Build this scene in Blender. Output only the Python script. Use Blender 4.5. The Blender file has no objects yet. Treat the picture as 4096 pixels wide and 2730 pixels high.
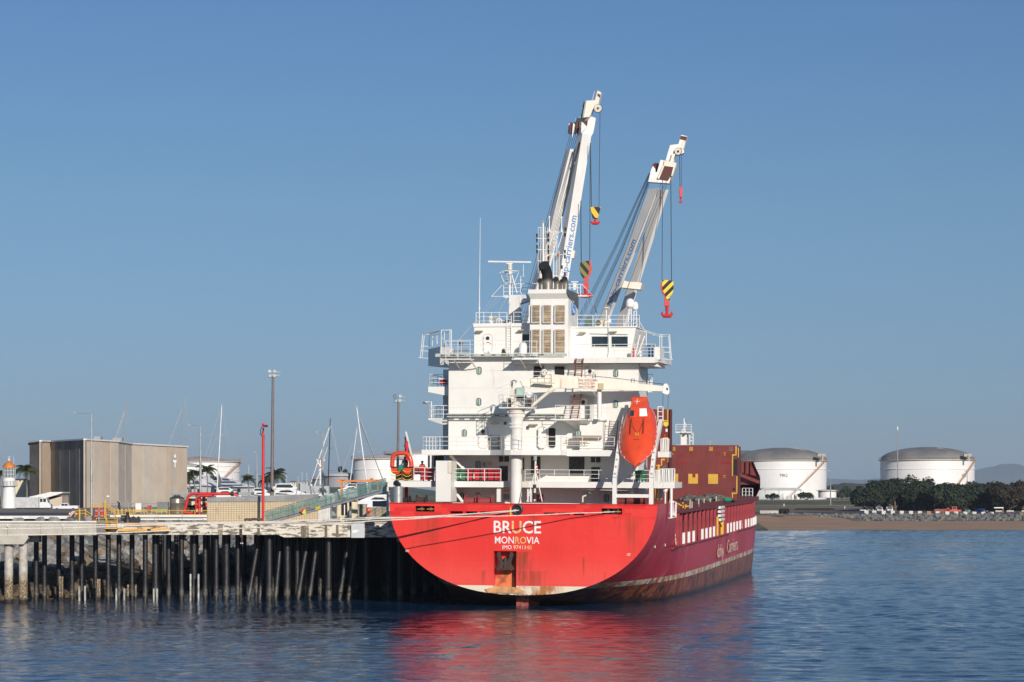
import bpy, bmesh, math, random
from mathutils import Vector, Matrix, Euler
random.seed(7)
rad = math.radians
scene = bpy.context.scene
COL = scene.collection
# ------------------------------------------------------------- camera, sky, sun, exposure
F = 9600.0; HX = 2048.0; HY = 1985.0; CH = 9.27      # focal length in photo pixels, horizon row, eye height
cam_d = bpy.data.cameras.new('camera'); cam = bpy.data.objects.new('camera', cam_d); COL.objects.link(cam)
cam.location = (0, 0, CH); cam.rotation_euler = (rad(90), 0, 0)
cam_d.sensor_width = 36; cam_d.lens = 36 * F / 4096; cam_d.shift_y = (HY - 1365) / 4096
cam_d.clip_start = 1; cam_d.clip_end = 30000
scene.camera = cam
SUN_AZ = 20.0; SUN_EL = 20.0                         # degrees right of the camera's back, above the horizon
world = bpy.data.worlds.new('World'); scene.world = world; world.use_nodes = True
wn = world.node_tree.nodes; wl = world.node_tree.links
bg = wn['Background']
sky = wn.new('ShaderNodeTexSky'); sky.sky_type = 'NISHITA'; sky.sun_disc = False
sky.sun_elevation = rad(SUN_EL); sky.sun_rotation = rad(180 - SUN_AZ)
sky.air_density = 1.0; sky.dust_density = 0.2; sky.ozone_density = 3.0; sky.altitude = 0
# the low sky of the photograph is a grey blue rather than the model's yellow: the same correction all round the horizon
wtc = wn.new('ShaderNodeTexCoord'); wsp = wn.new('ShaderNodeSeparateXYZ'); wl.new(wtc.outputs['Generated'], wsp.inputs[0])
wmr = wn.new('ShaderNodeMapRange'); wmr.inputs[1].default_value = 0.0; wmr.inputs[2].default_value = 0.4; wl.new(wsp.outputs[2], wmr.inputs[0])
wcr = wn.new('ShaderNodeValToRGB'); wl.new(wmr.outputs[0], wcr.inputs[0]); els = wcr.color_ramp.elements
for i, (p, c) in enumerate(((0.0, (.235, .33, .575)), (0.12, (.28, .36, .545)), (0.30, (.335, .42, .525)), (0.50, (.335, .43, .56)), (1.0, (.56, .64, .72)))):
    e = els[i] if i < 2 else els.new(p)
    e.position = p; e.color = (c[0], c[1], c[2], 1)
wmx = wn.new('ShaderNodeMix'); wmx.data_type = 'RGBA'; wmx.blend_type = 'MULTIPLY'; wmx.inputs[0].default_value = 1
wl.new(sky.outputs[0], wmx.inputs[6]); wl.new(wcr.outputs[0], wmx.inputs[7])
wl.new(wmx.outputs[2], bg.inputs[0]); bg.inputs[1].default_value = 0.128
sund = bpy.data.lights.new('sun', 'SUN'); sund.energy = 4.4; sund.angle = rad(0.5); sund.color = (1.0, 0.92, 0.82)
suno = bpy.data.objects.new('sun', sund); COL.objects.link(suno)
sdir = Vector((math.sin(rad(SUN_AZ)) * math.cos(rad(SUN_EL)), -math.cos(rad(SUN_AZ)) * math.cos(rad(SUN_EL)), math.sin(rad(SUN_EL))))
suno.rotation_euler = sdir.to_track_quat('Z', 'Y').to_euler(); suno.location = (60, -40, 80)
vs = scene.view_settings; vs.view_transform = 'Standard'; vs.look = 'None'; vs.exposure = 0.0; vs.gamma = 1; vs.use_curve_mapping = False
scene.render.engine = 'CYCLES'
# ------------------------------------------------------------- node helpers
class NT:
    def __init__(s, m):
        s.t = m.node_tree; s.n = s.t.nodes; s.l = s.t.links
    def link(s, a, b): s.l.new(a, b)
    def val(s, x, sock):
        if isinstance(x, (int, float)): sock.default_value = x
        else: s.l.new(x, sock)
    def m(s, op, a, b=0.0, c=0.0, clamp=False):
        n = s.n.new('ShaderNodeMath'); n.operation = op; n.use_clamp = clamp
        s.val(a, n.inputs[0]); s.val(b, n.inputs[1]); s.val(c, n.inputs[2]); return n.outputs[0]
    def coord(s, kind='Object'):
        return s.n.new('ShaderNodeTexCoord').outputs[kind]
    def geo(s): return s.n.new('ShaderNodeNewGeometry').outputs['Position']
    def xyz(s, v):
        n = s.n.new('ShaderNodeSeparateXYZ'); s.l.new(v, n.inputs[0]); return n.outputs
    def map(s, v, sc=(1, 1, 1), loc=(0, 0, 0), rot=(0, 0, 0)):
        n = s.n.new('ShaderNodeMapping'); s.l.new(v, n.inputs[0]); n.inputs['Scale'].default_value = sc
        n.inputs['Location'].default_value = loc; n.inputs['Rotation'].default_value = rot; return n.outputs[0]
    def noise(s, v, scale, detail=3, rough=0.5):
        n = s.n.new('ShaderNodeTexNoise'); s.l.new(v, n.inputs['Vector']); n.inputs['Scale'].default_value = scale
        n.inputs['Detail'].default_value = detail; n.inputs['Roughness'].default_value = rough; return n.outputs[0]
    def step(s, x, e0, e1):
        n = s.n.new('ShaderNodeMapRange'); n.interpolation_type = 'SMOOTHSTEP'; s.val(x, n.inputs[0])
        n.inputs[1].default_value = e0; n.inputs[2].default_value = e1; return n.outputs[0]
    def mix(s, f, a, b):
        n = s.n.new('ShaderNodeMix'); n.data_type = 'RGBA'; s.val(f, n.inputs[0])
        for x, k in ((a, 6), (b, 7)):
            if isinstance(x, tuple): n.inputs[k].default_value = (x[0], x[1], x[2], 1)
            else: s.l.new(x, n.inputs[k])
        return n.outputs[2]
    def bump(s, h, strength, dist):
        n = s.n.new('ShaderNodeBump'); s.l.new(h, n.inputs['Height']); n.inputs['Strength'].default_value = strength
        n.inputs['Distance'].default_value = dist; return n.outputs[0]
def newmat(name, col, rough=0.6, metal=0.0):
    m = bpy.data.materials.new(name); m.use_nodes = True; b = m.node_tree.nodes['Principled BSDF']
    b.inputs['Base Color'].default_value = (col[0], col[1], col[2], 1)
    b.inputs['Roughness'].default_value = rough; b.inputs['Metallic'].default_value = metal
    return m, b
MATS = {}
def mat(name, col, rough=0.6, metal=0.0, var=0.12, scale=1.5, stain=0.0, scol=(0.16, 0.07, 0.03), sscale=1.2, vert=True, bump=0.0, bscale=8.0):
    """painted or weathered surface: broad tone variation, optional vertical stains, fine relief"""
    if name in MATS: return MATS[name]
    m, b = newmat(name, col, rough, metal); t = NT(m); v = t.coord()
    n1 = t.noise(v, scale, 4, 0.6)
    lo = tuple(c * (1 - var) for c in col); hi = tuple(min(1, c * (1 + var)) for c in col)
    c = t.mix(t.step(n1, 0.3, 0.7), lo, hi)
    if stain > 0:
        sv = t.map(v, (1, 1, 0.14)) if vert else v
        n2 = t.noise(sv, sscale * 2.2, 5, 0.65); n3 = t.noise(v, sscale * 0.35, 2)
        msk = t.m('MULTIPLY', t.step(n2, 0.56, 0.74), t.step(n3, 0.38, 0.62))
        c = t.mix(t.m('MULTIPLY', msk, stain), c, scol)
    t.link(c, b.inputs['Base Color'])
    t.link(t.m('ADD', t.m('MULTIPLY', n1, 0.25), rough - 0.12), b.inputs['Roughness'])
    if bump > 0: t.link(t.bump(t.noise(v, bscale, 4, 0.6), bump, 0.1), b.inputs['Normal'])
    MATS[name] = m; return m
# ------------------------------------------------------------- geometry helpers
class G:
    def __init__(s): s.v = []; s.f = []
    def add(s, vs_, fs):
        o = len(s.v); s.v += [Vector(p) for p in vs_]; s.f += [tuple(i + o for i in f) for f in fs]; return s
    def box(s, x0, x1, y0, y1, z0, z1):
        return s.hexa([(x0, y0, z0), (x1, y0, z0), (x1, y1, z0), (x0, y1, z0)], [(x0, y0, z1), (x1, y0, z1), (x1, y1, z1), (x0, y1, z1)])
    def hexa(s, a, b):
        return s.add(list(a) + list(b), [(3, 2, 1, 0), (4, 5, 6, 7), (0, 1, 5, 4), (1, 2, 6, 5), (2, 3, 7, 6), (3, 0, 4, 7)])
    def prism(s, poly, vec):
        n = len(poly); vec = Vector(vec); a = [Vector(p) for p in poly]
        fs = [tuple(range(n))[::-1], tuple(range(n, 2 * n))] + [(i, (i + 1) % n, n + (i + 1) % n, n + i) for i in range(n)]
        return s.add(a + [p + vec for p in a], fs)
    def beam(s, p, q, w, h, up=(0, 0, 1)):
        p = Vector(p); q = Vector(q); d = (q - p).normalized(); up = Vector(up)
        x = d.cross(up)
        if x.length < 1e-4: x = d.cross(Vector((1, 0, 0)))
        x.normalize(); y = x.cross(d).normalized(); x *= w / 2; y *= h / 2
        return s.hexa([p - x - y, p + x - y, p + x + y, p - x + y], [q - x - y, q + x - y, q + x + y, q - x + y])
    def rod(s, p, q, r, n=6, r2=None, caps=True):
        p = Vector(p); q = Vector(q); d = (q - p)
        if d.length < 1e-6: return s
        d.normalize(); x = d.cross(Vector((0, 0, 1)))
        if x.length < 1e-3: x = Vector((1, 0, 0))
        x.normalize(); y = d.cross(x); r2 = r if r2 is None else r2; vs_ = []
        for c, rr in ((p, r), (q, r2)):
            for i in range(n):
                a = 2 * math.pi * i / n; vs_.append(c + (x * math.cos(a) + y * math.sin(a)) * rr)
        fs = [(i, (i + 1) % n, n + (i + 1) % n, n + i) for i in range(n)]
        if caps: fs += [tuple(range(n))[::-1], tuple(range(n, 2 * n))]
        return s.add(vs_, fs)
    def tube(s, pts, r, n=6):
        pts = [Vector(p) for p in pts]; m = len(pts); vs_ = []; px = None
        rs = r if isinstance(r, (list, tuple)) else [r] * m
        for i, p in enumerate(pts):
            d = (pts[min(i + 1, m - 1)] - pts[max(i - 1, 0)]).normalized()
            if px is None:
                x = d.cross(Vector((0, 0, 1)))
                if x.length < 1e-3: x = d.cross(Vector((0, 1, 0)))
            else: x = px - d * px.dot(d)
            x.normalize(); px = x; y = d.cross(x)
            for k in range(n):
                a = 2 * math.pi * k / n; vs_.append(p + (x * math.cos(a) + y * math.sin(a)) * rs[i])
        fs = []
        for i in range(m - 1):
            for k in range(n):
                fs.append((i * n + k, i * n + (k + 1) % n, (i + 1) * n + (k + 1) % n, (i + 1) * n + k))
        fs += [tuple(range(n))[::-1], tuple(range((m - 1) * n, m * n))]
        return s.add(vs_, fs)
    def lathe(s, prof, c, n=24, axis='Z'):
        """prof: list of (radius, height) from bottom to top around c"""
        c = Vector(c); vs_ = []
        for r, h in prof:
            for i in range(n):
                a = 2 * math.pi * i / n; x = r * math.cos(a); y = r * math.sin(a)
                vs_.append(c + (Vector((x, y, h)) if axis == 'Z' else Vector((x, h, y)) if axis == 'Y' else Vector((h, x, y))))
        fs = []
        for j in range(len(prof) - 1):
            for i in range(n): fs.append((j * n + i, j * n + (i + 1) % n, (j + 1) * n + (i + 1) % n, (j + 1) * n + i))
        fs += [tuple(range(n))[::-1], tuple(range((len(prof) - 1) * n, len(prof) * n))]
        return s.add(vs_, fs)
    def ball(s, c, r, n=10, sz=(1, 1, 1)):
        c = Vector(c); prof = []; m = max(4, n // 2)
        for j in range(m + 1):
            a = -math.pi / 2 + math.pi * j / m; prof.append((max(0.001, math.cos(a)) * r, math.sin(a) * r))
        o = len(s.v); s.lathe(prof, (0, 0, 0), n)
        for i in range(o, len(s.v)): s.v[i] = Vector((s.v[i].x * sz[0], s.v[i].y * sz[1], s.v[i].z * sz[2])) + c
        return s
    def torus(s, c, R, r, ax='Y', n=20, k=6, a0=0, a1=2 * math.pi):
        c = Vector(c); pts = []
        for i in range(n + 1):
            a = a0 + (a1 - a0) * i / n; u = R * math.cos(a); w = R * math.sin(a)
            pts.append(c + (Vector((u, 0, w)) if ax == 'Y' else Vector((u, w, 0)) if ax == 'Z' else Vector((0, u, w))))
        return s.tube(pts, r, k)
FR = {}                                               # name -> (origin in its frame, inverse frame)
def tag(o, label=None, cat=None, group=None, kind=None):
    if label: o['label'] = label
    if cat: o['category'] = cat
    if group: o['group'] = group
    if kind: o['kind'] = kind
    return o
def put(g, name, m, parent=None, smooth=False, label=None):
    off = FR.get(parent.name, Vector((0, 0, 0))) if parent else Vector((0, 0, 0))
    me = bpy.data.meshes.new(name); me.from_pydata([tuple(v - off) for v in g.v], [], g.f)
    me.materials.append(m)
    bm = bmesh.new(); bm.from_mesh(me); bmesh.ops.recalc_face_normals(bm, faces=bm.faces); bm.to_mesh(me); bm.free()
    if smooth:
        for p in me.polygons: p.use_smooth = True
        try: me.set_sharp_from_angle(angle=rad(38))
        except Exception: pass
    o = bpy.data.objects.new(name, me); COL.objects.link(o)
    if parent: o.parent = parent; FR[o.name] = off
    if label: o['label'] = label
    return o
def solo(g, name, m, label, cat, frame=None, group=None, smooth=False):
    """a thing that is one mesh, its origin at its base"""
    n = len(g.v); c = sum(g.v, Vector((0, 0, 0))) / n; c.z = min(v.z for v in g.v)
    for i in range(n): g.v[i] = g.v[i] - c
    o = put(g, name, m, None, smooth); M = (frame or Matrix.Identity(4)) @ Matrix.Translation(c); o.matrix_world = M
    return tag(o, label, cat, group)
def thing(name, label, cat, origin, frame=None, group=None):
    o = bpy.data.objects.new(name, None); COL.objects.link(o); o.empty_display_size = 0.3
    o.matrix_world = (frame or Matrix.Identity(4)) @ Matrix.Translation(Vector(origin))
    FR[o.name] = Vector(origin); return tag(o, label, cat, group)
def dup(root, M, label=None, group=None):
    r = root.copy(); COL.objects.link(r); r.matrix_world = M
    if label: r['label'] = label
    if group: r['group'] = group
    for ch in list(root.children):
        c = ch.copy(); COL.objects.link(c); c.parent = r
        for gc in list(ch.children):
            d = gc.copy(); COL.objects.link(d); d.parent = c
    return r
def struct(g, name, m, smooth=False, kind='structure'):
    o = put(g, name, m, None, smooth); o['kind'] = kind; return o
def W(px, py, Y):                                     # photo pixel at distance Y -> place
    return Vector(((px - HX) * Y / F, Y, CH - (py - HY) * Y / F))
def X_(px, Y): return (px - HX) * Y / F
def Zp(py, Y): return CH - (py - HY) * Y / F
# ------------------------------------------------------------- materials
WHITE = mat('white_ship_paint', (0.78, 0.76, 0.71), 0.45, var=0.035, scale=0.5, stain=0.3, scol=(0.45, 0.27, 0.12), sscale=0.9)
WHITE2 = mat('white_rail_paint', (0.78, 0.77, 0.74), 0.5, var=0.05, scale=2)
CRANEW = mat('crane_white_paint', (0.74, 0.72, 0.68), 0.45, var=0.05, scale=0.5, stain=0.35, scol=(0.5, 0.25, 0.08), sscale=0.6)
RUSTW = mat('rust_streaked_white_paint', (0.74, 0.68, 0.56), 0.5, var=0.08, scale=0.8, stain=0.9, scol=(0.42, 0.17, 0.05), sscale=0.7)
GREYP = mat('grey_paint', (0.34, 0.35, 0.36), 0.5, var=0.08)
DKGREY = mat('dark_grey_paint', (0.10, 0.105, 0.11), 0.55)
BLACK = mat('black_steel', (0.018, 0.018, 0.02), 0.5, var=0.2)
HOLE = mat('dark_interior', (0.02, 0.018, 0.018), 0.9, var=0.1)
SOOT = mat('sooty_steel', (0.05, 0.048, 0.045), 0.4, 0.3, var=0.4, scale=3)
GLASS = mat('dark_window_glass', (0.02, 0.035, 0.045), 0.12, var=0.3, scale=2)
CURTAIN = mat('green_curtained_glass', (0.16, 0.26, 0.22), 0.2, var=0.25, scale=6)
LOUVRE = mat('rusty_louvre_blades', (0.42, 0.32, 0.21), 0.7, var=0.3, scale=1.5, stain=0.6, scol=(0.22, 0.12, 0.06))
LOUVREI = mat('louvre_shadow_lining', (0.12, 0.085, 0.055), 0.8, var=0.2)
DKRED = mat('oxide_red_paint', (0.17, 0.028, 0.022), 0.55, var=0.14, scale=0.35, stain=0.5, scol=(0.09, 0.015, 0.012), sscale=0.6)
PATCHR = mat('fresh_oxide_red_patch', (0.24, 0.012, 0.014), 0.5, var=0.1)
REDP = mat('signal_red_paint', (0.60, 0.03, 0.025), 0.4, var=0.08)
ORNG = mat('lifeboat_orange_red', (0.72, 0.075, 0.025), 0.22, var=0.07, scale=0.8)
YEL = mat('yellow_paint', (0.72, 0.42, 0.04), 0.5, var=0.1, stain=0.3, scol=(0.3, 0.13, 0.04))
HYEL = mat('hazard_yellow', (0.80, 0.58, 0.05), 0.45)
GREENB = mat('green_plastic', (0.03, 0.16, 0.07), 0.4)
REDB = mat('red_plastic', (0.42, 0.012, 0.02), 0.4)
BLUET = mat('blue_lettering', (0.09, 0.24, 0.52), 0.5, var=0.1)
WLET = mat('white_lettering', (0.80, 0.78, 0.75), 0.5, var=0.05)
RLET = mat('rust_yellowed_lettering', (0.75, 0.48, 0.18), 0.5, var=0.3, scale=3)
REDLET = mat('red_lettering', (0.35, 0.03, 0.04), 0.5)
ROPE = mat('mooring_rope', (0.68, 0.63, 0.55), 0.85, var=0.15, scale=6)
WIRE = mat('dark_wire_rope', (0.025, 0.025, 0.028), 0.5)
STEEL = mat('galvanised_steel', (0.48, 0.48, 0.46), 0.35, 0.6, var=0.12)
BROWN = mat('rusty_brown_iron', (0.055, 0.03, 0.022), 0.75, var=0.4, scale=4, bump=0.4)
WOOD = mat('weathered_timber', (0.23, 0.17, 0.11), 0.8, var=0.3, scale=5)
CONC = mat('pale_concrete', (0.46, 0.43, 0.37), 0.85, var=0.14, scale=0.6, stain=0.35, scol=(0.2, 0.17, 0.13), bump=0.15)
DCONC = mat('grey_concrete', (0.30, 0.29, 0.27), 0.85, var=0.18, scale=0.8, stain=0.4, scol=(0.12, 0.10, 0.08))
ASPH = mat('asphalt', (0.055, 0.055, 0.055), 0.9, var=0.25, scale=0.3)
# ------------------------------------------------------------- ship frame: x starboard, y forward, z up, origin on the water under the transom
SHIP = Matrix.Translation((0.80, 200.0, 0)) @ Euler((rad(0.6), rad(0.35), rad(-10.7)), 'XYZ').to_matrix().to_4x4()
SINV = SHIP.inverted()
def q(px, py, a):                                     # photo pixel met with the ship's cross plane a metres ahead of the transom
    o = SINV @ Vector((0, 0, CH)); d = SINV.to_3x3() @ Vector(((px - HX) / F, 1, -(py - HY) / F))
    t = (a - o.y) / d.y; return o + d * t
def qside(px, py, s):                                 # the same with a fore-and-aft plane s metres to starboard
    o = SINV @ Vector((0, 0, CH)); d = SINV.to_3x3() @ Vector(((px - HX) / F, 1, -(py - HY) / F))
    t = (s - o.x) / d.x; return o + d * t
ZM = {'A': (1640, 1100, 3.92), 'B': (2140, 1100, 3.92), 'C': (1640, 1450, 3.9217), 'D': (2140, 1450, 3.92), 'E': (1520, 1750, 3.9217),
      'F': (2100, 1750, 3.9217), 'T': (1500, 1850, 2.4122), 'H': (2300, 1700, 1.96), 'K': (2080, 340, 3.015), 'L': (2080, 800, 3.135),
      'M': (2400, 520, 3.2675), 'N': (2600, 1600, 3.92), 'R': (1840, 860, 3.92)}
def Zm(k, x, y): ox, oy, sc = ZM[k]; return ox + x / sc, oy + y / sc
def zq(k, x, y, a): p = Zm(k, x, y); return q(p[0], p[1], a)
def rect(g, k, x0, y0, x1, y1, a, d):
    """box whose after face, a metres ahead of the transom, fills the given picture rectangle; d metres deep"""
    p = zq(k, x0, y1, a); r = zq(k, x1, y0, a); return g.box(min(p.x, r.x), max(p.x, r.x), a, a + d, min(p.z, r.z), max(p.z, r.z))
# ============================================================= WATER
def water():
    m, b = newmat('harbour_water', (0.012, 0.035, 0.055), 0.05); t = NT(m); p = t.geo()
    b.inputs['IOR'].default_value = 1.33; b.inputs['Specular IOR Level'].default_value = 0.31
    n1 = t.noise(t.map(p, (0.55, 0.9, 1)), 2.6, 4, 0.6); n2 = t.noise(t.map(p, (0.10, 0.16, 1)), 1.4, 3, 0.5)
    n3 = t.noise(t.map(p, (0.012, 0.05, 1)), 1.0, 4, 0.6)          # wind lanes
    b1 = t.m('MULTIPLY', n1, t.m('ADD', t.m('MULTIPLY', t.step(n3, 0.35, 0.65), 0.8), 0.6))
    n4 = t.noise(t.map(p, (0.35, 0.5, 1)), 1.0, 3, 0.6); h = t.m('ADD', t.m('ADD', t.m('MULTIPLY', b1, 0.07), t.m('MULTIPLY', n2, 0.20)), t.m('MULTIPLY', n4, 0.22))
    t.link(t.bump(h, 1.0, .55), b.inputs['Normal'])
    t.link(t.m('ADD', t.m('MULTIPLY', n3, 0.06), 0.04), b.inputs['Roughness'])
    c = t.mix(t.step(n3, 0.35, 0.7), (0.005, 0.021, 0.052), (0.009, 0.034, 0.074)); t.link(c, b.inputs['Base Color'])
    import numpy as np
    rng = np.random.default_rng(5); W_ = []
    for i in range(46):
        lam = 0.7 * (3.6 / 0.7) ** rng.random(); th = rng.normal(1.2, 0.75); kk = 2 * math.pi / lam; W_.append((kk * math.cos(th), kk * math.sin(th), rng.random() * 6.28, 0.0165 / kk))
    V = [np.array([[-9000, -300, -.3], [9000, -300, -.3], [9000, 21000, -.3], [-9000, 21000, -.3]], dtype=np.float32)]; Fc = [np.array([[0, 1, 2, 3]])]; off = 4
    for y0, y1, wd, st in ((100, 262, 66, .33), (262, 662, 158, .9)):
        xs = np.arange(-wd, wd + st, st); ys = np.arange(y0, y1 + st, st); ys[-1] = y1; X, Y = np.meshgrid(xs, ys); Z = np.zeros_like(X)
        pat = 1 + .35 * np.sin(X * .05 + 1 + .8 * np.sin(Y * .021)) * np.sin(Y * .043 + .6 * np.sin(X * .03))
        lee = 1 - .50 * np.exp(-((X - 4) / 26) ** 2 - ((Y - 182) / 26) ** 2)
        for a, b, ph, amp in W_:
            if 2 * math.pi / math.hypot(a, b) > 2.3 * st: Z += amp * np.sin(a * X + b * Y + ph)
        Z *= pat * lee * (1 if st < .5 else 1.35); n = X.shape[1]; r = X.shape[0]
        V.append(np.stack([X.ravel(), Y.ravel(), Z.ravel()], 1).astype(np.float32)); i = (np.arange(r - 1)[:, None] * n + np.arange(n - 1)[None, :]).ravel() + off
        Fc.append(np.stack([i, i + 1, i + n + 1, i + n], 1)); off += r * n
    V = np.concatenate(V); Fc = np.concatenate(Fc).astype(np.int32); me = bpy.data.meshes.new('water')
    me.vertices.add(len(V)); me.vertices.foreach_set('co', V.ravel()); me.loops.add(Fc.size); me.loops.foreach_set('vertex_index', Fc.ravel()); me.polygons.add(len(Fc)); me.polygons.foreach_set('loop_start', np.arange(0, Fc.size, 4)); me.polygons.foreach_set('use_smooth', np.ones(len(Fc), dtype=bool)); me.update(calc_edges=True); me.materials.append(m)
    o = bpy.data.objects.new('water', me); COL.objects.link(o); o['kind'] = 'structure'; return o
water()
# ============================================================= THE SHIP
ship = thing('cargo_ship', 'big red cargo ship with white stern house and two tall cranes moored beside the jetty', 'ship', (0, 0, 0), SHIP)
ZT = 8.62; ZB = 4.75
def hullmat(aft):
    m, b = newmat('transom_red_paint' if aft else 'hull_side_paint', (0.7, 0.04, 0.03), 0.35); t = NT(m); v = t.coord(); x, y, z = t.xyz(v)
    b.inputs['Roughness'].default_value = 0.38
    big = t.noise(t.map(v, (1, 1, 0.35)), 0.22, 4, 0.6); fine = t.noise(t.map(v, (1, 1, 0.12)), 2.2, 5, 0.65); pt = t.noise(v, 1.1, 4, 0.6)
    if aft:
        c = t.mix(t.step(big, 0.3, 0.7), (0.73, 0.036, 0.028), (0.81, 0.050, 0.038))
        c = t.mix(t.m('MULTIPLY', t.step(z, 5.0, 1.6), 0.35), c, (0.84, 0.15, 0.12))       # red turns paler towards the waterline
        # touched up oblong patches under the rail
        br = t.n.new('ShaderNodeTexBrick'); br.inputs['Scale'].default_value = 1.0; br.inputs['Mortar Size'].default_value = 0
        br.inputs['Brick Width'].default_value = 1.15; br.inputs['Row Height'].default_value = 0.33; br.inputs['Color1'].default_value = (0, 0, 0, 1); br.inputs['Color2'].default_value = (1, 1, 1, 1)
        cmb = t.n.new('ShaderNodeCombineXYZ'); t.link(x, cmb.inputs[0]); t.link(z, cmb.inputs[1]); t.link(cmb.outputs[0], br.inputs['Vector'])
        pm = t.m('MULTIPLY', t.step(br.outputs[0], 0.45, 0.47), t.m('MULTIPLY', t.step(z, 7.3, 7.55), t.step(t.noise(v, 0.3, 1), 0.35, 0.5)))
        c = t.mix(t.m('MULTIPLY', pm, 0.55), c, (0.60, 0.014, 0.016))
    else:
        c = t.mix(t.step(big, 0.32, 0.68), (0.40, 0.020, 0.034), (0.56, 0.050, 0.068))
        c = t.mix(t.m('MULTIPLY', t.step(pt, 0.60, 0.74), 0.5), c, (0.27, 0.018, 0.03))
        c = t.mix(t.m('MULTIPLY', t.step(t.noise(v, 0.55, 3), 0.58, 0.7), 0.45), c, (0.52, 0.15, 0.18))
    def streak(c, s0, w, zt, ln, st, col):
        mx = t.m('SUBTRACT', 1.0, t.step(t.m('ABSOLUTE', t.m('SUBTRACT', x, s0)), w * 0.3, w))
        mz = t.m('MULTIPLY', t.step(z, zt - ln, zt - ln * 0.2), t.m('SUBTRACT', 1.0, t.step(z, zt, zt + 0.05)))
        k = t.m('MULTIPLY', t.m('MULTIPLY', mx, mz), t.m('MULTIPLY', t.step(fine, 0.35, 0.62), st)); return t.mix(k, c, col)
    if aft:
        for s0, w, zt, ln, st in ((-8.2, 1.7, 7.7, 4.2, 0.45), (0.95, 0.55, 7.6, 2.8, 0.6), (9.4, 1.0, 7.6, 4.0, 0.55), (8.0, .5, 7.6, 2.0, .4), (-.2, 1.5, 4.6, 3.4, 0.95), (0.2, 2.6, 3.0, 2.2, 0.6), (-3.2, 0.3, 3.0, 1.6, .6), (5.2, .12, 4.2, 2.0, .8), (7.0, .1, 3, 1.5, .8)):
            c = streak(c, s0, w, zt, ln, st, (0.22, 0.05, 0.018))
    else:
        c = t.mix(t.m('MULTIPLY', t.step(fine, 0.56, 0.74), 0.75), c, (0.17, 0.045, 0.02))
    edge = t.m('ADD', t.m('MULTIPLY', t.noise(v, 2.0, 4), 0.16), -0.08)
    zz = t.m('ADD', z, edge)
    top = 1.78 if aft else 2.05
    stripe = t.m('MULTIPLY', t.m('GREATER_THAN', zz if not aft else z, 1.58 if not aft else 0.0), t.m('LESS_THAN', z, top))
    rust = t.mix(t.step(t.noise(t.map(v, (1, 1, .3)), 0.9, 5, 0.7), 0.42, 0.62), (0.72, 0.64, 0.50), (0.42, 0.15, 0.04))
    if aft:
        rust = t.mix(t.m('SUBTRACT', 1.0, t.step(t.m('ABSOLUTE', t.m('ADD', x, -0.4)), 2.2, 3.4)), (0.74, 0.66, 0.50), rust)
        rust = t.mix(t.m('MULTIPLY', t.m('LESS_THAN', zz, 1.12), t.step(t.noise(v, 3.0, 4), 0.4, 0.6)), rust, (0.12, 0.06, 0.04))
    if not aft:   # worn antifouling below the boot-topping
        af = t.mix(t.step(t.noise(t.map(v, (1, 1, .25)), 1.3, 5, .7), 0.42, 0.60), (0.16, 0.022, 0.02), (0.34, 0.11, 0.035))
        af = t.mix(t.step(t.noise(t.map(v, (1, 1, .5)), 0.8, 4, .7), 0.5, 0.66), af, (0.035, 0.036, 0.03))
        af = t.mix(t.m('MULTIPLY', t.step(t.noise(t.map(v, (1, .4, 1)), 1.6, 5, .75), 0.56, 0.66), 0.6), af, (0.32, 0.27, 0.2))
        wl_ = t.m('SUBTRACT', 1.0, t.step(t.m('SUBTRACT', zz, t.m('MULTIPLY', y, -0.0105)), 0.1, 0.75)); af = t.mix(t.m('MULTIPLY', wl_, 0.85), af, (0.02, 0.022, 0.018))
        c = t.mix(t.m('LESS_THAN', zz, 1.7), c, af)
        c = t.mix(stripe, c, t.mix(t.m('MULTIPLY', t.step(t.noise(v, 1.0, 4), 0.5, 0.62), 0.7), rust, af))
    else: c = t.mix(stripe, c, rust)
    t.link(c, b.inputs['Base Color'])
    br2 = t.n.new('ShaderNodeTexBrick'); br2.inputs['Scale'].default_value = 1; br2.inputs['Mortar Size'].default_value = .03; br2.inputs['Mortar Smooth'].default_value = 1; br2.inputs['Brick Width'].default_value = 6.1; br2.inputs['Row Height'].default_value = 1.95
    cb = t.n.new('ShaderNodeCombineXYZ'); t.link(x if aft else y, cb.inputs[0]); t.link(z, cb.inputs[1]); t.link(cb.outputs[0], br2.inputs['Vector'])
    t.link(t.mix(t.m('MULTIPLY', br2.outputs[1], .22), c, (.30, .03, .025)), b.inputs['Base Color'])
    h_ = t.m('ADD', t.m('MULTIPLY', t.noise(t.map(v, (.5, .5, 1)), 1.0, 2), .6), t.m('ADD', t.m('MULTIPLY', t.noise(t.map(v, (1, 1, .6)), 1.6, 2), .35), t.m('MULTIPLY', br2.outputs[1], .25)))
    t.link(t.bump(h_, 0.28, 0.15), b.inputs['Normal'])
    return m
HA = hullmat(True); HS = hullmat(False)
def lerp(tab, a):
    for i in range(len(tab) - 1):
        if a <= tab[i + 1][0]:
            k = (a - tab[i][0]) / (tab[i + 1][0] - tab[i][0]); return [tab[i][j] + (tab[i + 1][j] - tab[i][j]) * k for j in range(1, len(tab[0]))]
    return list(tab[-1][1:])
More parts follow.
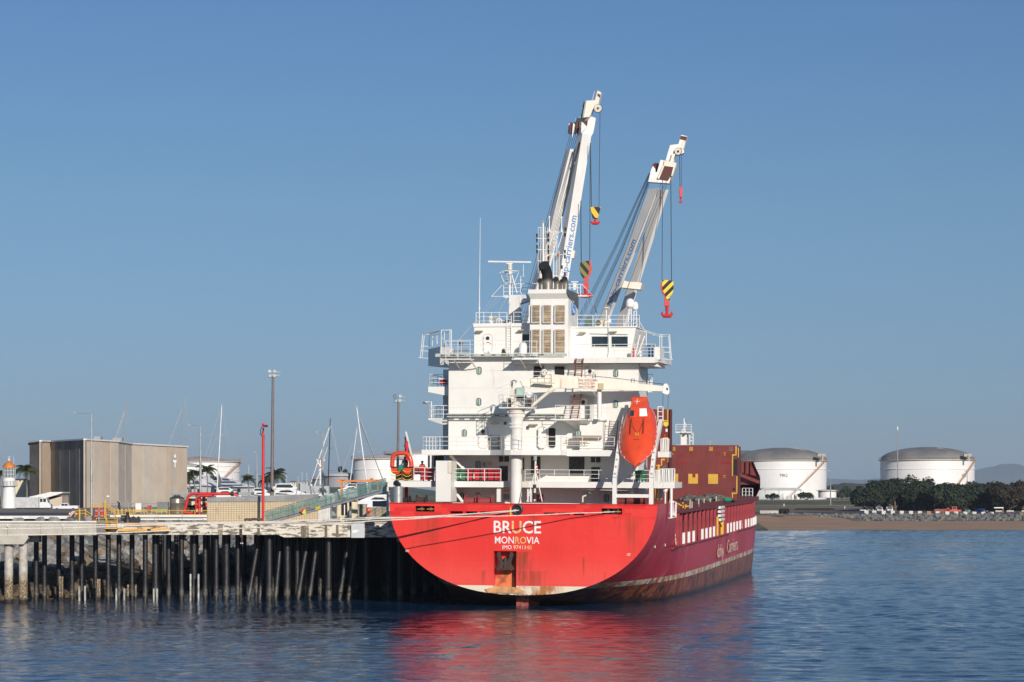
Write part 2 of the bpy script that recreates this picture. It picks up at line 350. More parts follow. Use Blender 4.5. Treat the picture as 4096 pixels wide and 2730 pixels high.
#        a, half width, keel z, m
HT = [(0, 11.35, 1.0, 2.3), (4, 11.4, 0.2, 2.5), (10, 11.45, -1.2, 3.0), (18, 11.5, -3.5, 4.0), (26, 11.5, -6, 5.0), (38, 11.5, -8, 7), (60, 11.5, -8, 9),
      (88, 11.5, -8, 9), (98, 11.1, -8, 8), (108, 9.9, -8, 6), (118, 7.6, -8, 4), (126, 4.9, -7, 3), (132, 2.2, -6, 2.5), (135, 0.3, -5, 2)]
def halfw(a, z, top=ZT):
    w, b_, m_ = lerp(HT, a); t = min(1, max(0, (z - b_) / (top - b_))); return w * max(0, (1 - (1 - t) ** 2)) ** (1 / m_)
def hull():
    st = [0, 1, 2.5, 4, 7, 10, 14, 18, 20.5, 22.5, 26, 32, 38, 50, 60, 75, 88, 98, 103, 108, 113, 118, 122, 126, 129, 132, 135]
    g = G(); NR = 22
    for side in (1, -1):
        idx = []
        for a in st:
            w, b_, m_ = lerp(HT, a); row = []
            zs = [b_ + (ZB - b_) * (i / NR) ** 1.6 for i in range(NR + 1)]
            for z in zs: row.append(len(g.v)); g.v.append(Vector((side * halfw(a, z), a, z)))
            idx.append(row)
        for i in range(len(st) - 1):
            for j in range(NR): g.f.append((idx[i][j], idx[i + 1][j], idx[i + 1][j + 1], idx[i][j + 1]))
        # raised poop side
        zs = [ZB + (ZT - ZB) * i / 6 for i in range(7)]; pts = []
        for a in [0, 1, 2.5, 4, 7, 9.5, 12.0]:
            row = []
            for k, z in enumerate(zs): row.append(len(g.v)); g.v.append(Vector((side * halfw(a, z), a + (3.2 * (1 - k / 6) ** 2.5 if a > 11.9 else 0), z)))
            pts.append(row)
        for i in range(len(pts) - 1):
            for j in range(6): g.f.append((pts[i][j], pts[i + 1][j], pts[i + 1][j + 1], pts[i][j + 1]))
    o = put(g, 'hull', HS, ship, smooth=True)
    bm = bmesh.new(); bm.from_mesh(o.data); bmesh.ops.remove_doubles(bm, verts=bm.verts, dist=0.001); bmesh.ops.recalc_face_normals(bm, faces=bm.faces); bm.to_mesh(o.data); bm.free()
    for p in o.data.polygons: p.use_smooth = True
hull()
holes = []
def th(x0, y0, x1, y1, k='T', d=1.1):
    p = zq(k, x0, y1, 0); r = zq(k, x1, y0, 0); holes.append((p.x, r.x, p.z, r.z, d))
th(390, 420, 575, 478)
for x in ((725, 470, 848, 496), (875, 472, 988, 497), (1012, 474, 1125, 499), (1628, 484, 1740, 508), (1770, 486, 1880, 510), (1912, 487, 2022, 512)): th(*x, d=0.35)
th(208, 655, 370, 702, 'H')
th(1142, 857, 1366, 1205, d=1.0)
def transom():
    g = G(); zs = sorted(set([1.0 + (ZT - 1.0) * (i / 26) ** 1.5 for i in range(27)] + [h[2] for h in holes] + [h[3] for h in holes]))
    xs = sorted(set([h[0] for h in holes] + [h[1] for h in holes] + [0]))
    for z0, z1 in zip(zs, zs[1:]):
        w0, w1 = halfw(0, z0), halfw(0, z1); wm = min(w0, w1); cs = [c for c in xs if abs(c) < wm - 0.05]
        lo = [(-w0, -w1)] + [(c, c) for c in cs] + [(w0, w1)]
        for a, b_ in zip(lo, lo[1:]):
            cx = (a[0] + b_[0]) / 2; cz = (z0 + z1) / 2
            if any(h[0] < cx < h[1] and h[2] < cz < h[3] for h in holes): continue
            g.add([(a[0], 0, z0), (b_[0], 0, z0), (b_[1], 0, z1), (a[1], 0, z1)], [(0, 1, 2, 3)])
    put(g, 'transom', HA, ship)
    for k, h in enumerate(holes):
        gi = G(); x0, x1, z0, z1, d = h
        bx = [(x0, 0, z0), (x1, 0, z0), (x1, 0, z1), (x0, 0, z1), (x0, d, z0), (x1, d, z0), (x1, d, z1), (x0, d, z1)]
        gi.add(bx, [(4, 5, 6, 7), (0, 1, 5, 4), (1, 2, 6, 5), (2, 3, 7, 6), (3, 0, 4, 7)])
        put(gi, 'anchor_pocket' if k == len(holes) - 1 else 'fairlead_recess', HA if k == len(holes) - 1 else HOLE, ship)
    # lip round the openings
    for k, h in enumerate(holes):
        gi = G(); x0, x1, z0, z1, d = h; r = 0.035
        gi.tube([(x0, 0, z0), (x1, 0, z0), (x1, 0, z1), (x0, 0, z1), (x0, 0, z0)], r, 6); put(gi, 'opening_rim', HA, ship)
transom()
def stern_details():
    # fairlead rollers
    for h in (holes[0], holes[7]):
        x0, x1, z0, z1, d = h
        for k in (0.28, 0.76):
            c = x0 + (x1 - x0) * k
            g = G(); g.lathe([(0.14, z0 + 0.05), (0.24, z0 + 0.12), (0.17, z0 + 0.35), (0.17, z0 + 0.55), (0.25, z0 + 0.75), (0.2, z1 - 0.1)], (c, 0.35, 0), 14); r = put(g, 'fairlead_roller', BLACK, ship, True)
            g = G(); g.box(c - 0.3, c + 0.3, 0.08, 0.14, z1 - 0.32, z1 - 0.24); put(g, 'roller_guard', mat('dull_yellow_guard', (.35, .24, .05), .6), r)
    # round centre chock
    c = zq('T', 1375, 455, 0); g = G(); g.torus((c.x, -0.05, c.z), 0.36, 0.12, 'Y', 22, 8); ch = put(g, 'mooring_chock', BLACK, ship, True)
    g = G(); g.lathe([(0.36, -0.01), (0.34, 0.0)], (c.x, -0.03, c.z), 18, 'Y'); put(g, 'chock_opening', HOLE, ch)
    p = zq('T', 1310, 475, 0); g = G(); g.box(p.x - 0.06, p.x + 0.06, -0.12, 0.0, p.z - 0.33, p.z + 0.33); g.box(p.x - .14, p.x + .14, -.14, 0, p.z - .05, p.z + .05); put(g, 'rope_guide', YEL, ship)
    # inside of the poop: deck and bulwark inner face
    g = G(); g.box(-11.1, 11.1, 0.05, 12, 7.35, 7.45); put(g, 'poop_deck', DKRED, ship)
    g = G(); pts = [(-11.3, 12, ZT), (-11.3, 0.0, ZT), (11.3, 0.0, ZT), (11.4, 12, ZT)]
    for a, b_ in zip(pts, pts[1:]): g.beam(a, b_, 0.16, 0.06)
    put(g, 'bulwark_capping', REDP, ship)
        # anchor
    def T(x, y, a): return zq('T', x, y, a)
    g = G()
    for sx in (-1, 1):
        pl = [(1255 + sx * 5, 1035), (1255 + sx * 40, 1035), (1255 + sx * 92, 1033), (1255 + sx * 55, 975), (1255 + sx * 68, 930), (1255 + sx * 80, 895), (1255 + sx * 72, 868), (1255 + sx * 48, 862), (1255 + sx * 44, 900), (1255 + sx * 30, 940), (1255 + sx * 12, 965)]
        g.prism([T(x, y, 0.05) for x, y in pl], (0, 0.28, 0))
    a = put(g, 'anchor', BROWN, ship)
    g = G(); g.beam(T(1257, 1030, 0.0), T(1265, 925, 0.2), 0.22, 0.25, (0, 1, 0)); g.beam(T(1175, 1030, .02), T(1345, 1030, .02), 0.14, 0.3, (0, 1, 0)); put(g, 'anchor_shank', BROWN, a)
    g = G(); c = T(1265, 945, .5); g.lathe([(0.26, 0), (0.24, 0.5)], (c.x, 0.5, c.z), 14, 'Y'); put(g, 'hawse_pipe', HOLE, ship)
    g = G(); pl = [T(1142, 1205, -.0), T(1366, 1205, 0), T(1440, 1245, 0), T(1420, 1262, 0), T(1090, 1258, 0), T(1062, 1225, 0)]
    g.prism(pl, (0, -0.12, 0)); g.box(T(1142, 0, 0).x, T(1366, 0, 0).x, 0.01, .98, T(0, 1204, 0).z - .1, T(0, 1204, 0).z); put(g, 'anchor_bolster', mat('heavily_rusted_plate', (0.52, 0.27, 0.11), .7, var=.4, scale=1.5, stain=1.0, scol=(0.26, 0.08, 0.02), sscale=1.6, vert=False), ship)
    g = G(); g.prism([T(1150, 1203, .9), T(1362, 1203, .9), T(1352, 1130, .9), T(1320, 1060, .9), T(1290, 1045, .9), T(1235, 1045, .9), T(1190, 1075, .9), T(1160, 1140, .9)], (0, .08, 0)); put(g, 'rusted_pocket_plate', mat('orange_rust_wash', (.50, .13, .045), .7, var=.45, scale=1.8, stain=.9, scol=(.22, .05, .02), sscale=1.8), ship)
    # rudder and skeg
    g = G(); p0 = T(1366, 1265, 1.6); p1 = T(1500, 1265, 1.6)
    g.prism([(p0.x, 1.5, 1.5), (p1.x, 4.4, 1.5), (p1.x - .05, 4.4, -3), (p0.x, 1.5, -3)], (0.35, 0, 0))
    g.prism([(p0.x, 1.5, 1.2), (p0.x + 0.2, 1.45, 1.2), (p0.x + 1.15, 1.6, 0.9), (p0.x + 0.9, 1.7, -0.2), (p0.x + .9, 1.7, -3), (p0.x, 1.5, -3)], (0.0, 2.5, 0)); put(g, 'rudder', mat('worn_antifouling', (0.28, 0.06, 0.045), .6, var=.3, stain=.8, scol=(.5, .4, .34), sscale=2), ship)
    g = G(); g.prism([(-0.4, 3.5, 1.0), (-0.4, 20, 1.0), (-0.4, 20, -6), (-0.4, 5, -4)], (0.8, 0, 0)); put(g, 'skeg', mat('worn_antifouling', (0, 0, 0)), ship)
stern_details()
def text(s, name, m, parent, mtx, size, extr=0.01, bold=0.0, sx=1.0, spacing=1.0, align='LEFT', frame=None, shear=0.0):
    cu = bpy.data.curves.new('lettering', 'FONT'); cu.body = s; cu.size = size; cu.extrude = extr; cu.offset = bold; cu.space_character = spacing; cu.align_x = align; cu.resolution_u = 3; cu.shear = shear
    to = bpy.data.objects.new('t', cu); COL.objects.link(to); dg = bpy.context.evaluated_depsgraph_get(); dg.update()
    me = bpy.data.meshes.new_from_object(to.evaluated_get(dg)); bpy.data.objects.remove(to); bpy.data.curves.remove(cu)
    me.transform(mtx @ Matrix.Diagonal((sx, 1, 1, 1))); off = FR.get(parent.name, Vector((0, 0, 0))); me.transform(Matrix.Translation(-off)); me.materials.clear(); me.materials.append(m); me.name = name
    o = bpy.data.objects.new(name, me); COL.objects.link(o); o.parent = parent; FR[o.name] = off; return o
def aftplane(p, y=None): return Matrix.Translation((p.x, p.y if y is None else y, p.z)) @ Matrix.Rotation(rad(90), 4, 'X')
def fitword(s, k, x0, y0, x1, y1, a, parent, mats, name='lettering', bold=0.0, extr=0.008):
    """letters fitted into a picture rectangle on a cross plane, one object per run of colour"""
    p = zq(k, x0, y1, a); r = zq(k, x1, y0, a); h = r.z - p.z; size = h / 0.73
    def width(txt):
        cu = bpy.data.curves.new('w', 'FONT'); cu.body = txt; cu.size = size; to = bpy.data.objects.new('w', cu); COL.objects.link(to)
        bpy.context.evaluated_depsgraph_get().update(); me = bpy.data.meshes.new_from_object(to.evaluated_get(bpy.context.evaluated_depsgraph_get()))
        xs = [v.co.x for v in me.vertices]; bpy.data.objects.remove(to); bpy.data.curves.remove(cu); bpy.data.meshes.remove(me); return min(xs), max(xs)
    lo, hi = width(s); sx = (r.x - p.x) / (hi - lo); i = 0
    for run, mt in mats:
        pre = s[:i]; a0 = 0.0
        if pre:
            w1 = width(pre + 'I')[1]; w2 = width('I')[1]; a0 = w1 - w2
        text(run, name, mt, parent, aftplane(Vector((p.x + (a0 - lo) * sx, a, p.z))), size, extr, bold, sx); i += len(run)
fitword('BRUCE', 'T', 1147, 562, 1600, 681, -0.012, ship, [('BR', WLET), ('U', RLET), ('CE', WLET)], 'ship_name', bold=0.018)
fitword('MONROVIA', 'T', 1158, 717, 1586, 782, -0.012, ship, [('MON', WLET), ('RO', RLET), ('VIA', WLET)], 'home_port', bold=0.006)
fitword('IMO 9741140', 'T', 1230, 800, 1510, 838, -0.012, ship, [('IMO ', WLET), ('9741', mat('yellowed_lettering', (0.78, .6, .38), .5)), ('1', WLET), ('40', RLET)], 'registry_number', bold=0.0)
fitword('SGR', 'T', 295, 852, 328, 864, -0.012, ship, [('SGR', WLET)], 'hull_mark'); fitword('SGR', 'H', 407, 1016, 433, 1028, -0.012, ship, [('SGR', WLET)], 'hull_mark')
g = G(); rect(g, 'T', 294, 846, 328, 849, -0.02, .015); rect(g, 'H', 411, 1009, 437, 1012, -0.02, .015); put(g, 'hull_mark_bar', WLET, ship)
# lettering and marks along the starboard side
SIDEM = Matrix.Rotation(rad(90), 4, 'Z') @ Matrix.Rotation(rad(90), 4, 'X')
FADE = mat('faded_cream_lettering', (0.60, 0.45, 0.36), .6, var=.3, scale=2)
text('dship', 'company_name', FADE, ship, Matrix.Translation((11.53, 47.0, 2.55)) @ SIDEM, 1.95, 0.008, 0.0, 1.6)
text('Carriers', 'company_name', FADE, ship, Matrix.Translation((11.53, 57.2, 2.65)) @ SIDEM, 2.1, 0.008, 0.0, 1.7)
g = G()
for a in (4.5, 9, 14.5, 41, 75):
    for k in range(3): g.box(halfw(a, 5) + .01, halfw(a, 5) + .05, a - .3 + k * .2, a - .25 + k * .25, 5.6 - k * .35, 5.8 - k * .3)
put(g, 'draught_marks', WLET, ship)
# ============================================================= STERN HOUSE
def rail(name, pts, parent=ship, h=1.0, n=3, sp=1.4, r=0.028, m=None, solid=False, rp=None):
    g = G(); pts = [Vector(p) for p in pts]
    for k in range(n):
        z = h * (k + 1) / n
        for a, b_ in zip(pts, pts[1:]): g.rod(a + Vector((0, 0, z)), b_ + Vector((0, 0, z)), r if k == n - 1 else r * 0.75, 5, caps=False)
    for a, b_ in zip(pts, pts[1:]):
        L = (b_ - a).length; c = max(1, round(L / sp))
        for i in range(c + 1):
            p = a.lerp(b_, i / c); g.rod(p, p + Vector((0, 0, h)), rp or r, 5, caps=False)
    return put(g, name, m or WHITE2, parent)
def S(k, pts, a): return [zq(k, x, y, a) for x, y in pts]
def part(name, m, k, x0, y0, x1, y1, a, d, parent=ship, **kw):
    return put(rect(G(), k, x0, y0, x1, y1, a, d), name, m, parent, **kw)
AW = 8.0      # after wall
# ---- the block of the house, deck by deck (solid walls; openings are set as recessed frames)
zp = {}
for n_, (k, y) in {'brt': ('B', 1305), 'brb': ('B', 1395), 'Bt': ('E', 200), 'Bb': ('E', 280), 'At': ('E', 685), 'Ab': ('E', 775)}.items(): zp[n_] = zq(k, 700, y, AW).z
xl = zq('C', 605, 700, AW).x; xr = zq('D', 1625, 300, AW).x; xl2 = zq('C', 480, 700, 13).x
g = G(); g.box(xl, xr, AW, 14, zp['At'], zp['brb']); put(g, 'house_block', WHITE, ship)
g = G(); g.box(xl, -1.5, AW, 14, zp['brb'], zq('A', 700, 1238, 7.5).z - .285); put(g, 'house_top_strake', WHITE, ship)
g = G(); g.box(xl, xr - 0.0, AW, 14, 7.45, zp['Ab']); put(g, 'house_base', WHITE, ship)
g = G(); g.box(xl2, xr - 1.9, 14.003, 19.5, 7.45, zp['brb'] - .2); put(g, 'house_front_block', WHITE, ship)
# plating seams on the after wall
g = G()
for k, y in (('C', 405), ('C', 715), ('D', 127)): z = zq(k, 800, y, AW).z; g.box(xl, xr, AW - 0.012, AW, z - .012, z + .012)
put(g, 'plating_seam', mat('seam_grey', (.6, .58, .55)), ship)
# ---- bridge deck
za = zp['brt']; zb = zp['brb']
xbr = zq('B', 1885, 1350, 7.0).x
g = G()
g.prism([(-2.0, 6.8, zb), (xbr, 6.8, zb), (xbr + 0.25, 7.6, zb + .1), (xbr + .55, 11.2, zb + .05), (xbr + .55, 14, zb + .1), (-2.0, 14, zb)], (0, 0, za - zb)); put(g, 'bridge_deck_starboard', WHITE, ship)
g = G(); x0 = zq('B', 750, 1395, 7).x; x1 = zq('B', 1885, 1395, 7).x
for i in range(8): g.beam((xr + .1, 8 + i * .7, zb - .12), (x1 + .1, 8 + i * .7, zb - .12), .06, .24)
put(g, 'deck_beam', WHITE, ship)
xpl = zq('A', 490, 1240, 9.5).x; zpd = zq('A', 700, 1238, 7.5).z
g = G(); g.box(xpl, 0.0, 7.4, 14.1, zpd - 0.28, zpd); put(g, 'bridge_deck_port', WHITE, ship)
g = G(); g.box(xpl, zq('A', 2352, 0, 7.2).x + .6, 7.05, 7.38, zpd - 0.28, zpd - 0.04); put(g, 'cable_tray', mat('tray_grey', (.42, .45, .42), .6, stain=.6, var=.15), ship)
g = G(); x = xpl + .5
while x < 0.4:
    g.box(x, x + .3 + random.random() * .35, 7.03, 7.06, zpd - .2, zpd - .11); x += .75 + random.random() * .5
put(g, 'cable_bundle', mat('old_cables', (.10, .075, .055), .8, var=.5, scale=5), ship).__setitem__('kind', 'stuff')
# port wing box, after face skewed away from the sun to make it dark
p = zq('A', 287, 1400, 14); r = zq('A', 487, 1130, 14)
p2_ = zq('A', 287, 1130, 18)
g = G(); g.hexa([(p2_.x, 18, p.z), (r.x, 13.6, p.z - .25), (r.x + .6, 17, p.z - .25), (p2_.x + .6, 21, p.z)], [(p2_.x, 18, r.z), (r.x, 13.6, r.z), (r.x + .6, 17, r.z), (p2_.x + .6, 21, r.z)]); put(g, 'bridge_wing_box', WHITE, ship)
# wing cages of rails
def cage(k, outer, inner, a, nm):
    g = G()
    for pl in outer: g.tube([zq(k, x, y, aa) for x, y, aa in pl], 0.035, 5)
    return put(g, nm, WHITE2, ship)
cage('A', [[(160, 1300, 14), (200, 925, 14), (300, 935, 15), (490, 870, 12), (660, 865, 12)], [(200, 925, 14), (490, 870, 12)], [(225, 940, 14), (190, 1290, 14)], [(300, 935, 15), (300, 1130, 15)],
            [(355, 950, 15), (350, 1130, 15)], [(420, 940, 15), (425, 1090, 15)], [(490, 870, 12), (490, 1230, 12)], [(540, 900, 12), (535, 1200, 12)], [(625, 855, 11), (628, 1230, 10)], [(650, 865, 11), (650, 1230, 10)],
            [(130, 1300, 14), (287, 1312, 14)], [(175, 1190, 14), (287, 1200, 14)], [(185, 1118, 14), (290, 1125, 14)], [(490, 960, 11), (600, 1140, 9)], [(320, 960, 15), (640, 890, 12)]], None, 14, 'wing_cage')
cage('B', [[(1745, 880, 12), (1950, 940, 11), (2110, 935, 11), (2140, 1325, 11)], [(1745, 900, 12), (1950, 970, 11), (2095, 960, 11), (2120, 1310, 11)], [(1955, 940, 11), (1955, 1130, 11)], [(1990, 940, 11), (1985, 1310, 11)], [(1900, 1325, 9), (2160, 1328, 11)],
            [(1745, 880, 12), (1745, 1110, 12)], [(1990, 1137, 11), (2115, 1137, 11)], [(1990, 1215, 11), (2120, 1215, 11)], [(1640, 740, 13), (1725, 880, 12)], [(1600, 860, 12), (1745, 900, 12)], [(1800, 905, 12), (1790, 930, 12)], [(1870, 925, 11), (1860, 955, 11)]], None, 11, 'wing_cage')
# wing end box starboard
part('wing_end_plate', WHITE, 'B', 1868, 1130, 1958, 1330, 7.3, 3.0)
# ---- wheelhouse
WA = 9.6
x0 = zq('A', 1008, 800, WA).x; x1 = zq('A', 1880, 800, WA).x; zt = zq('A', 1400, 788, WA).z
g = G(); g.box(x0, x1, WA, 17, zpd, zt); put(g, 'wheelhouse_port', WHITE, ship)
g = G(); g.beam((x0 - .06, WA - .05, zt), (x1, WA - .05, zt), .12, .3); put(g, 'roof_edge_port', WHITE, ship)
xw0 = zq('B', 640, 900, WA).x; xw1 = zq('B', 1585, 900, WA).x; xw2 = zq('B', 1490, 1290, WA).x; zwt = zq('B', 1200, 828, WA).z
g = G(); g.prism([(xw0 - 1, WA, za), (xw2, WA, za), (xw1, WA, zwt), (xw0 - 1, WA, zwt)], (0, 7.4, 0)); put(g, 'wheelhouse_starboard', WHITE, ship)
g = G(); g.box(xw0 - 1, xw1 + .1, WA - .12, 17, zwt, zwt + .1); put(g, 'monkey_island_deck', WHITE, ship)
for x in ((888, 965, 1143, 1130), (1198, 965, 1456, 1130)):
    o = part('bridge_window', GLASS, 'B', *x, WA - 0.02, .02); g = G(); pp = S('B', [(x[0], x[3]), (x[2], x[3]), (x[2], x[1]), (x[0], x[1]), (x[0], x[3])], WA - .03); g.tube(pp, .03, 4); put(g, 'window_frame', WHITE2, o)
o = part('bridge_window', GLASS, 'A', 1762, 935, 1868, 1050, WA - .02, .02)
g = G()
for k, pl in (('B', [(865, 915), (1465, 928)]), ('B', [(650, 905), (700, 885), (770, 890)]), ('B', [(1156, 640), (1156, 900), (1160, 1200), (1145, 1300)])): g.tube(S(k, pl, WA - .15), .035, 5)
put(g, 'wall_piping', WHITE2, ship)
for k, x0_, y0_, x1_ in (('B', 690, 895, 790), ('B', 1165, 880, 1275), ('A', 1020, 870, 1130), ('A', 1690, 858, 1785), ('C', 1260, 955, 1400), ('C', 1860, 965, 1995), ('D', 890, 972, 1005)):
    part('floodlight_bar', mat('rusty_lamp_housing', (.5, .42, .3), stain=.8), k, x0_, y0_, x1_, y0_ + 14, WA - .6 if k in 'AB' else AW - .6, .5)
def door(k, x0, y0, x1, y1, a, port=None, dark=False, parent=ship):
    p = zq(k, x0, y1, a); r = zq(k, x1, y0, a); g = G(); c = 0.16
    pl = [(p.x + c, p.z), (r.x - c, p.z), (r.x, p.z + c), (r.x, r.z - c), (r.x - c, r.z), (p.x + c, r.z), (p.x, r.z - c), (p.x, p.z + c)]
    g.prism([(x, a - (0.012 if dark else 0.05), z) for x, z in pl], (0, .05, 0)); d = put(g, 'doorway' if dark else 'door', HOLE if dark else WHITE, parent)
    g = G(); g.tube([(x, a - .04, z) for x, z in pl + pl[:1]], .022 if not dark else .035, 4); put(g, 'door_frame', mat('frame_grey', (.30, .29, .27)) if not dark else WHITE2, d)
    if port:
        c_ = zq(k, port[0], port[1], a); g = G(); g.lathe([(.17, -.01), (.16, 0.01)], (c_.x, a - .07, c_.z), 14, 'Y'); put(g, 'porthole', GLASS, d)
    if not dark:
        g = G(); cz = (p.z + r.z) / 2
        for zz in (cz - .5, cz, cz + .5): g.beam((p.x - .03, a - .07, zz), (p.x + .14, a - .07, zz), .03, .03)
        g.beam((r.x - .2, a - .08, cz), (r.x - .05, a - .08, cz), .05, .05); put(g, 'door_handle', GREYP, d)
    return d
door('A', 1150, 935, 1288, 1225, WA, (1220, 997)); door('D', 787, 77, 940, 250, AW, (862, 142)); door('D', 710, 560, 830, 885, AW + .0, (757, 625)); door('C', 1072, 1020, 1222, 1345, AW, (1147, 1085))
door('D', 48, 1018, 178, 1345, AW - .25); door('D', 205, 1022, 328, 1348, AW, dark=True)
part('sign_plate', REDP, 'A', 1198, 1056, 1246, 1070, WA - .06, .02); part('sign_plate', REDP, 'D', 838, 178, 886, 190, AW - .08, .02); part('sign_plate', REDP, 'D', 732, 658, 780, 670, AW - .08, .02); part('sign_plate', REDP, 'C', 1125, 1120, 1175, 1132, AW - .08, .02)
def window(k, x0, y0, x1, y1, a, m=CURTAIN):
    p = zq(k, x0, y1, a); r = zq(k, x1, y0, a); g = G(); c = 0.1
    pl = [(p.x + c, p.z), (r.x - c, p.z), (r.x, p.z + c), (r.x, r.z - c), (r.x - c, r.z), (p.x + c, r.z), (p.x, r.z - c), (p.x, p.z + c)]
    g.prism([(x, a - .03, z) for x, z in pl], (0, .03, 0)); w = put(g, 'window', m, ship)
    g = G(); g.tube([(x, a - .03, z) for x, z in pl + pl[:1]], .03, 5); put(g, 'window_frame', mat('window_gasket', (.14, .15, .14)), w)
    g = G(); cx = (p.x + r.x) / 2; g.box(cx + .02, cx + .1, a - .036, a - .032, p.z + .05, r.z - .05); g.box(cx - .2, cx - .14, a - .036, a - .032, p.z + .05, r.z - .05); put(g, 'curtain', mat('pale_curtain', (.5, .56, .5)), w)
for w in (('C', 1048, 75, 1122, 187), ('C', 1043, 565, 1117, 677), ('C', 818, 1058, 890, 1168), ('D', 1230, 120, 1303, 228), ('D', 1226, 602, 1299, 712), ('D', 643, 1072, 718, 1180),
          ('E', 1501, 377, 1578, 488), ('E', 1501, 870, 1574, 980), ('E', 1250, 870, 1320, 978), ('E', 1135, 380, 1200, 470), ('F', 1238, 897, 1315, 1008)): window(*w, AW)
# ---- funnel
part('dark_opening', HOLE, 'C', 1945, 62, 2095, 240, AW - .14, .06); part('dark_opening', HOLE, 'D', 310, 65, 460, 195, AW - .14, .06)
FA = AW - 0.06
fx0 = zq('A', 1885, 800, FA).x; fx1 = zq('B', 522, 800, FA).x; ftop = zq('B', 300, 232, FA).z; flip = zq('B', 300, 295, FA).z; fneck = zq('B', 300, 380, FA).z; fbot = zq('B', 300, 1235, FA).z
fx0b = zq('A', 1872, 1230, FA).x; tx0 = zq('A', 1862, 235, FA).x; tx1 = zq('B', 500, 235, FA).x
FD = 5.2
g = G(); g.hexa([(fx0b, FA, fbot), (fx1, FA, fbot), (fx1, FA + FD, fbot), (fx0b, FA + FD, fbot)], [(fx0, FA, fneck), (fx1, FA, fneck), (fx1, FA + FD, fneck), (fx0, FA + FD, fneck)])
g.box(fx0b, fx1, FA, FA + FD, zb - .1, fbot)
fn = put(g, 'funnel', WHITE, ship)
g = G(); g.hexa([(fx0 + .02, FA + .02, fneck), (fx1 - .02, FA + .02, fneck), (fx1 - .02, FA + FD, fneck), (fx0 + .02, FA + FD, fneck)], [(tx0, FA - .35, flip), (tx1, FA - .35, flip), (tx1, FA + FD, flip), (tx0, FA + FD, flip)])
g.box(tx0, tx1, FA - .35, FA + FD, flip, ftop); put(g, 'funnel_top', WHITE, fn)
g = G(); g.prism([(tx1 + .002, FA - .35, ftop), (tx1 + .002, FA - .35, flip), (fx1 + .002, FA + .0, fneck + .2), (fx1 + .002, FA + FD, fneck - .55), (fx1 + .002, FA + FD, ftop)], (.05, 0, 0)); put(g, 'funnel_side_panel', DKGREY, fn)
# funnel emblem: a blue anchor-like mark
g = G(); fy = FA + 1.2; fz0 = zq('B', 590, 590, FA).z; fz1 = zq('B', 590, 430, FA).z; xx = fx1 + .02
def fs(u, v): return Vector((xx, FA + 1.4 + u * 2.4, fz0 + (fz1 - fz0) * v))
for pl in ([(.05, .0), (.05, 1.05)], [(.35, .55), (.35, 1), (.85, .5), (.85, 1)], [(.2, .4), (.35, .12), (.6, .05), (.85, .15), (.95, .45)], [(.05, 0), (.5, -.05)]):
    g.tube([fs(*p) for p in pl], .07, 4)
put(g, 'funnel_emblem', BLUET, fn)
# louvre panels, every blade a piece
for row, (y0, y1, cells) in enumerate(((475, 755, 3), (855, 1230, 4))):
    for (k, x0, x1) in (('A', 1915, 2045), ('A', 2092, 2222), ('B', 318, 478)):
        p = zq(k, x0, y1, FA); r = zq(k, x1, y0, FA); g = G()
        g.box(p.x, r.x, FA - .16, FA + .02, p.z, r.z); pn = put(g, 'louvre_panel', LOUVREI, ship)
        g = G(); e = .07
        for a_, b_ in (((p.x, p.z), (r.x, p.z)), ((r.x, p.z), (r.x, r.z)), ((r.x, r.z), (p.x, r.z)), ((p.x, r.z), (p.x, p.z))): g.beam((a_[0], FA - .2, a_[1]), (b_[0], FA - .2, b_[1]), .10, e)
        for c_ in range(1, cells): z = p.z + (r.z - p.z) * c_ / cells; g.box(p.x, r.x, FA - .22, FA - .16, z - .025, z + .025)
        if row == 0: g.box(p.x - .3, p.x - .05, FA - .005, FA, p.z, r.z)
        put(g, 'louvre_frame', WHITE2, pn)
        nb = cells * 3
        for i in range(nb):
            z = p.z + (r.z - p.z) * (i + .5) / nb; hh = (r.z - p.z) / nb * .5; xm = (p.x + r.x) / 2; j = random.uniform(-.02, .02)
            g = G(); g.hexa([(p.x + .05, FA - .26, z - hh * .9 + j), (r.x - .05, FA - .26, z - hh * .9 - j), (r.x - .05, FA - .17, z + hh * .5 - j), (p.x + .05, FA - .17, z + hh * .5 + j)], [(p.x + .05, FA - .26, z - hh * .9 + .03 + j), (r.x - .05, FA - .26, z - hh * .9 + .03 - j), (r.x - .05, FA - .17, z + hh * .5 + .03 - j), (p.x + .05, FA - .17, z + hh * .5 + .03 + j)])
            put(g, 'louvre_blade', LOUVRE, pn)
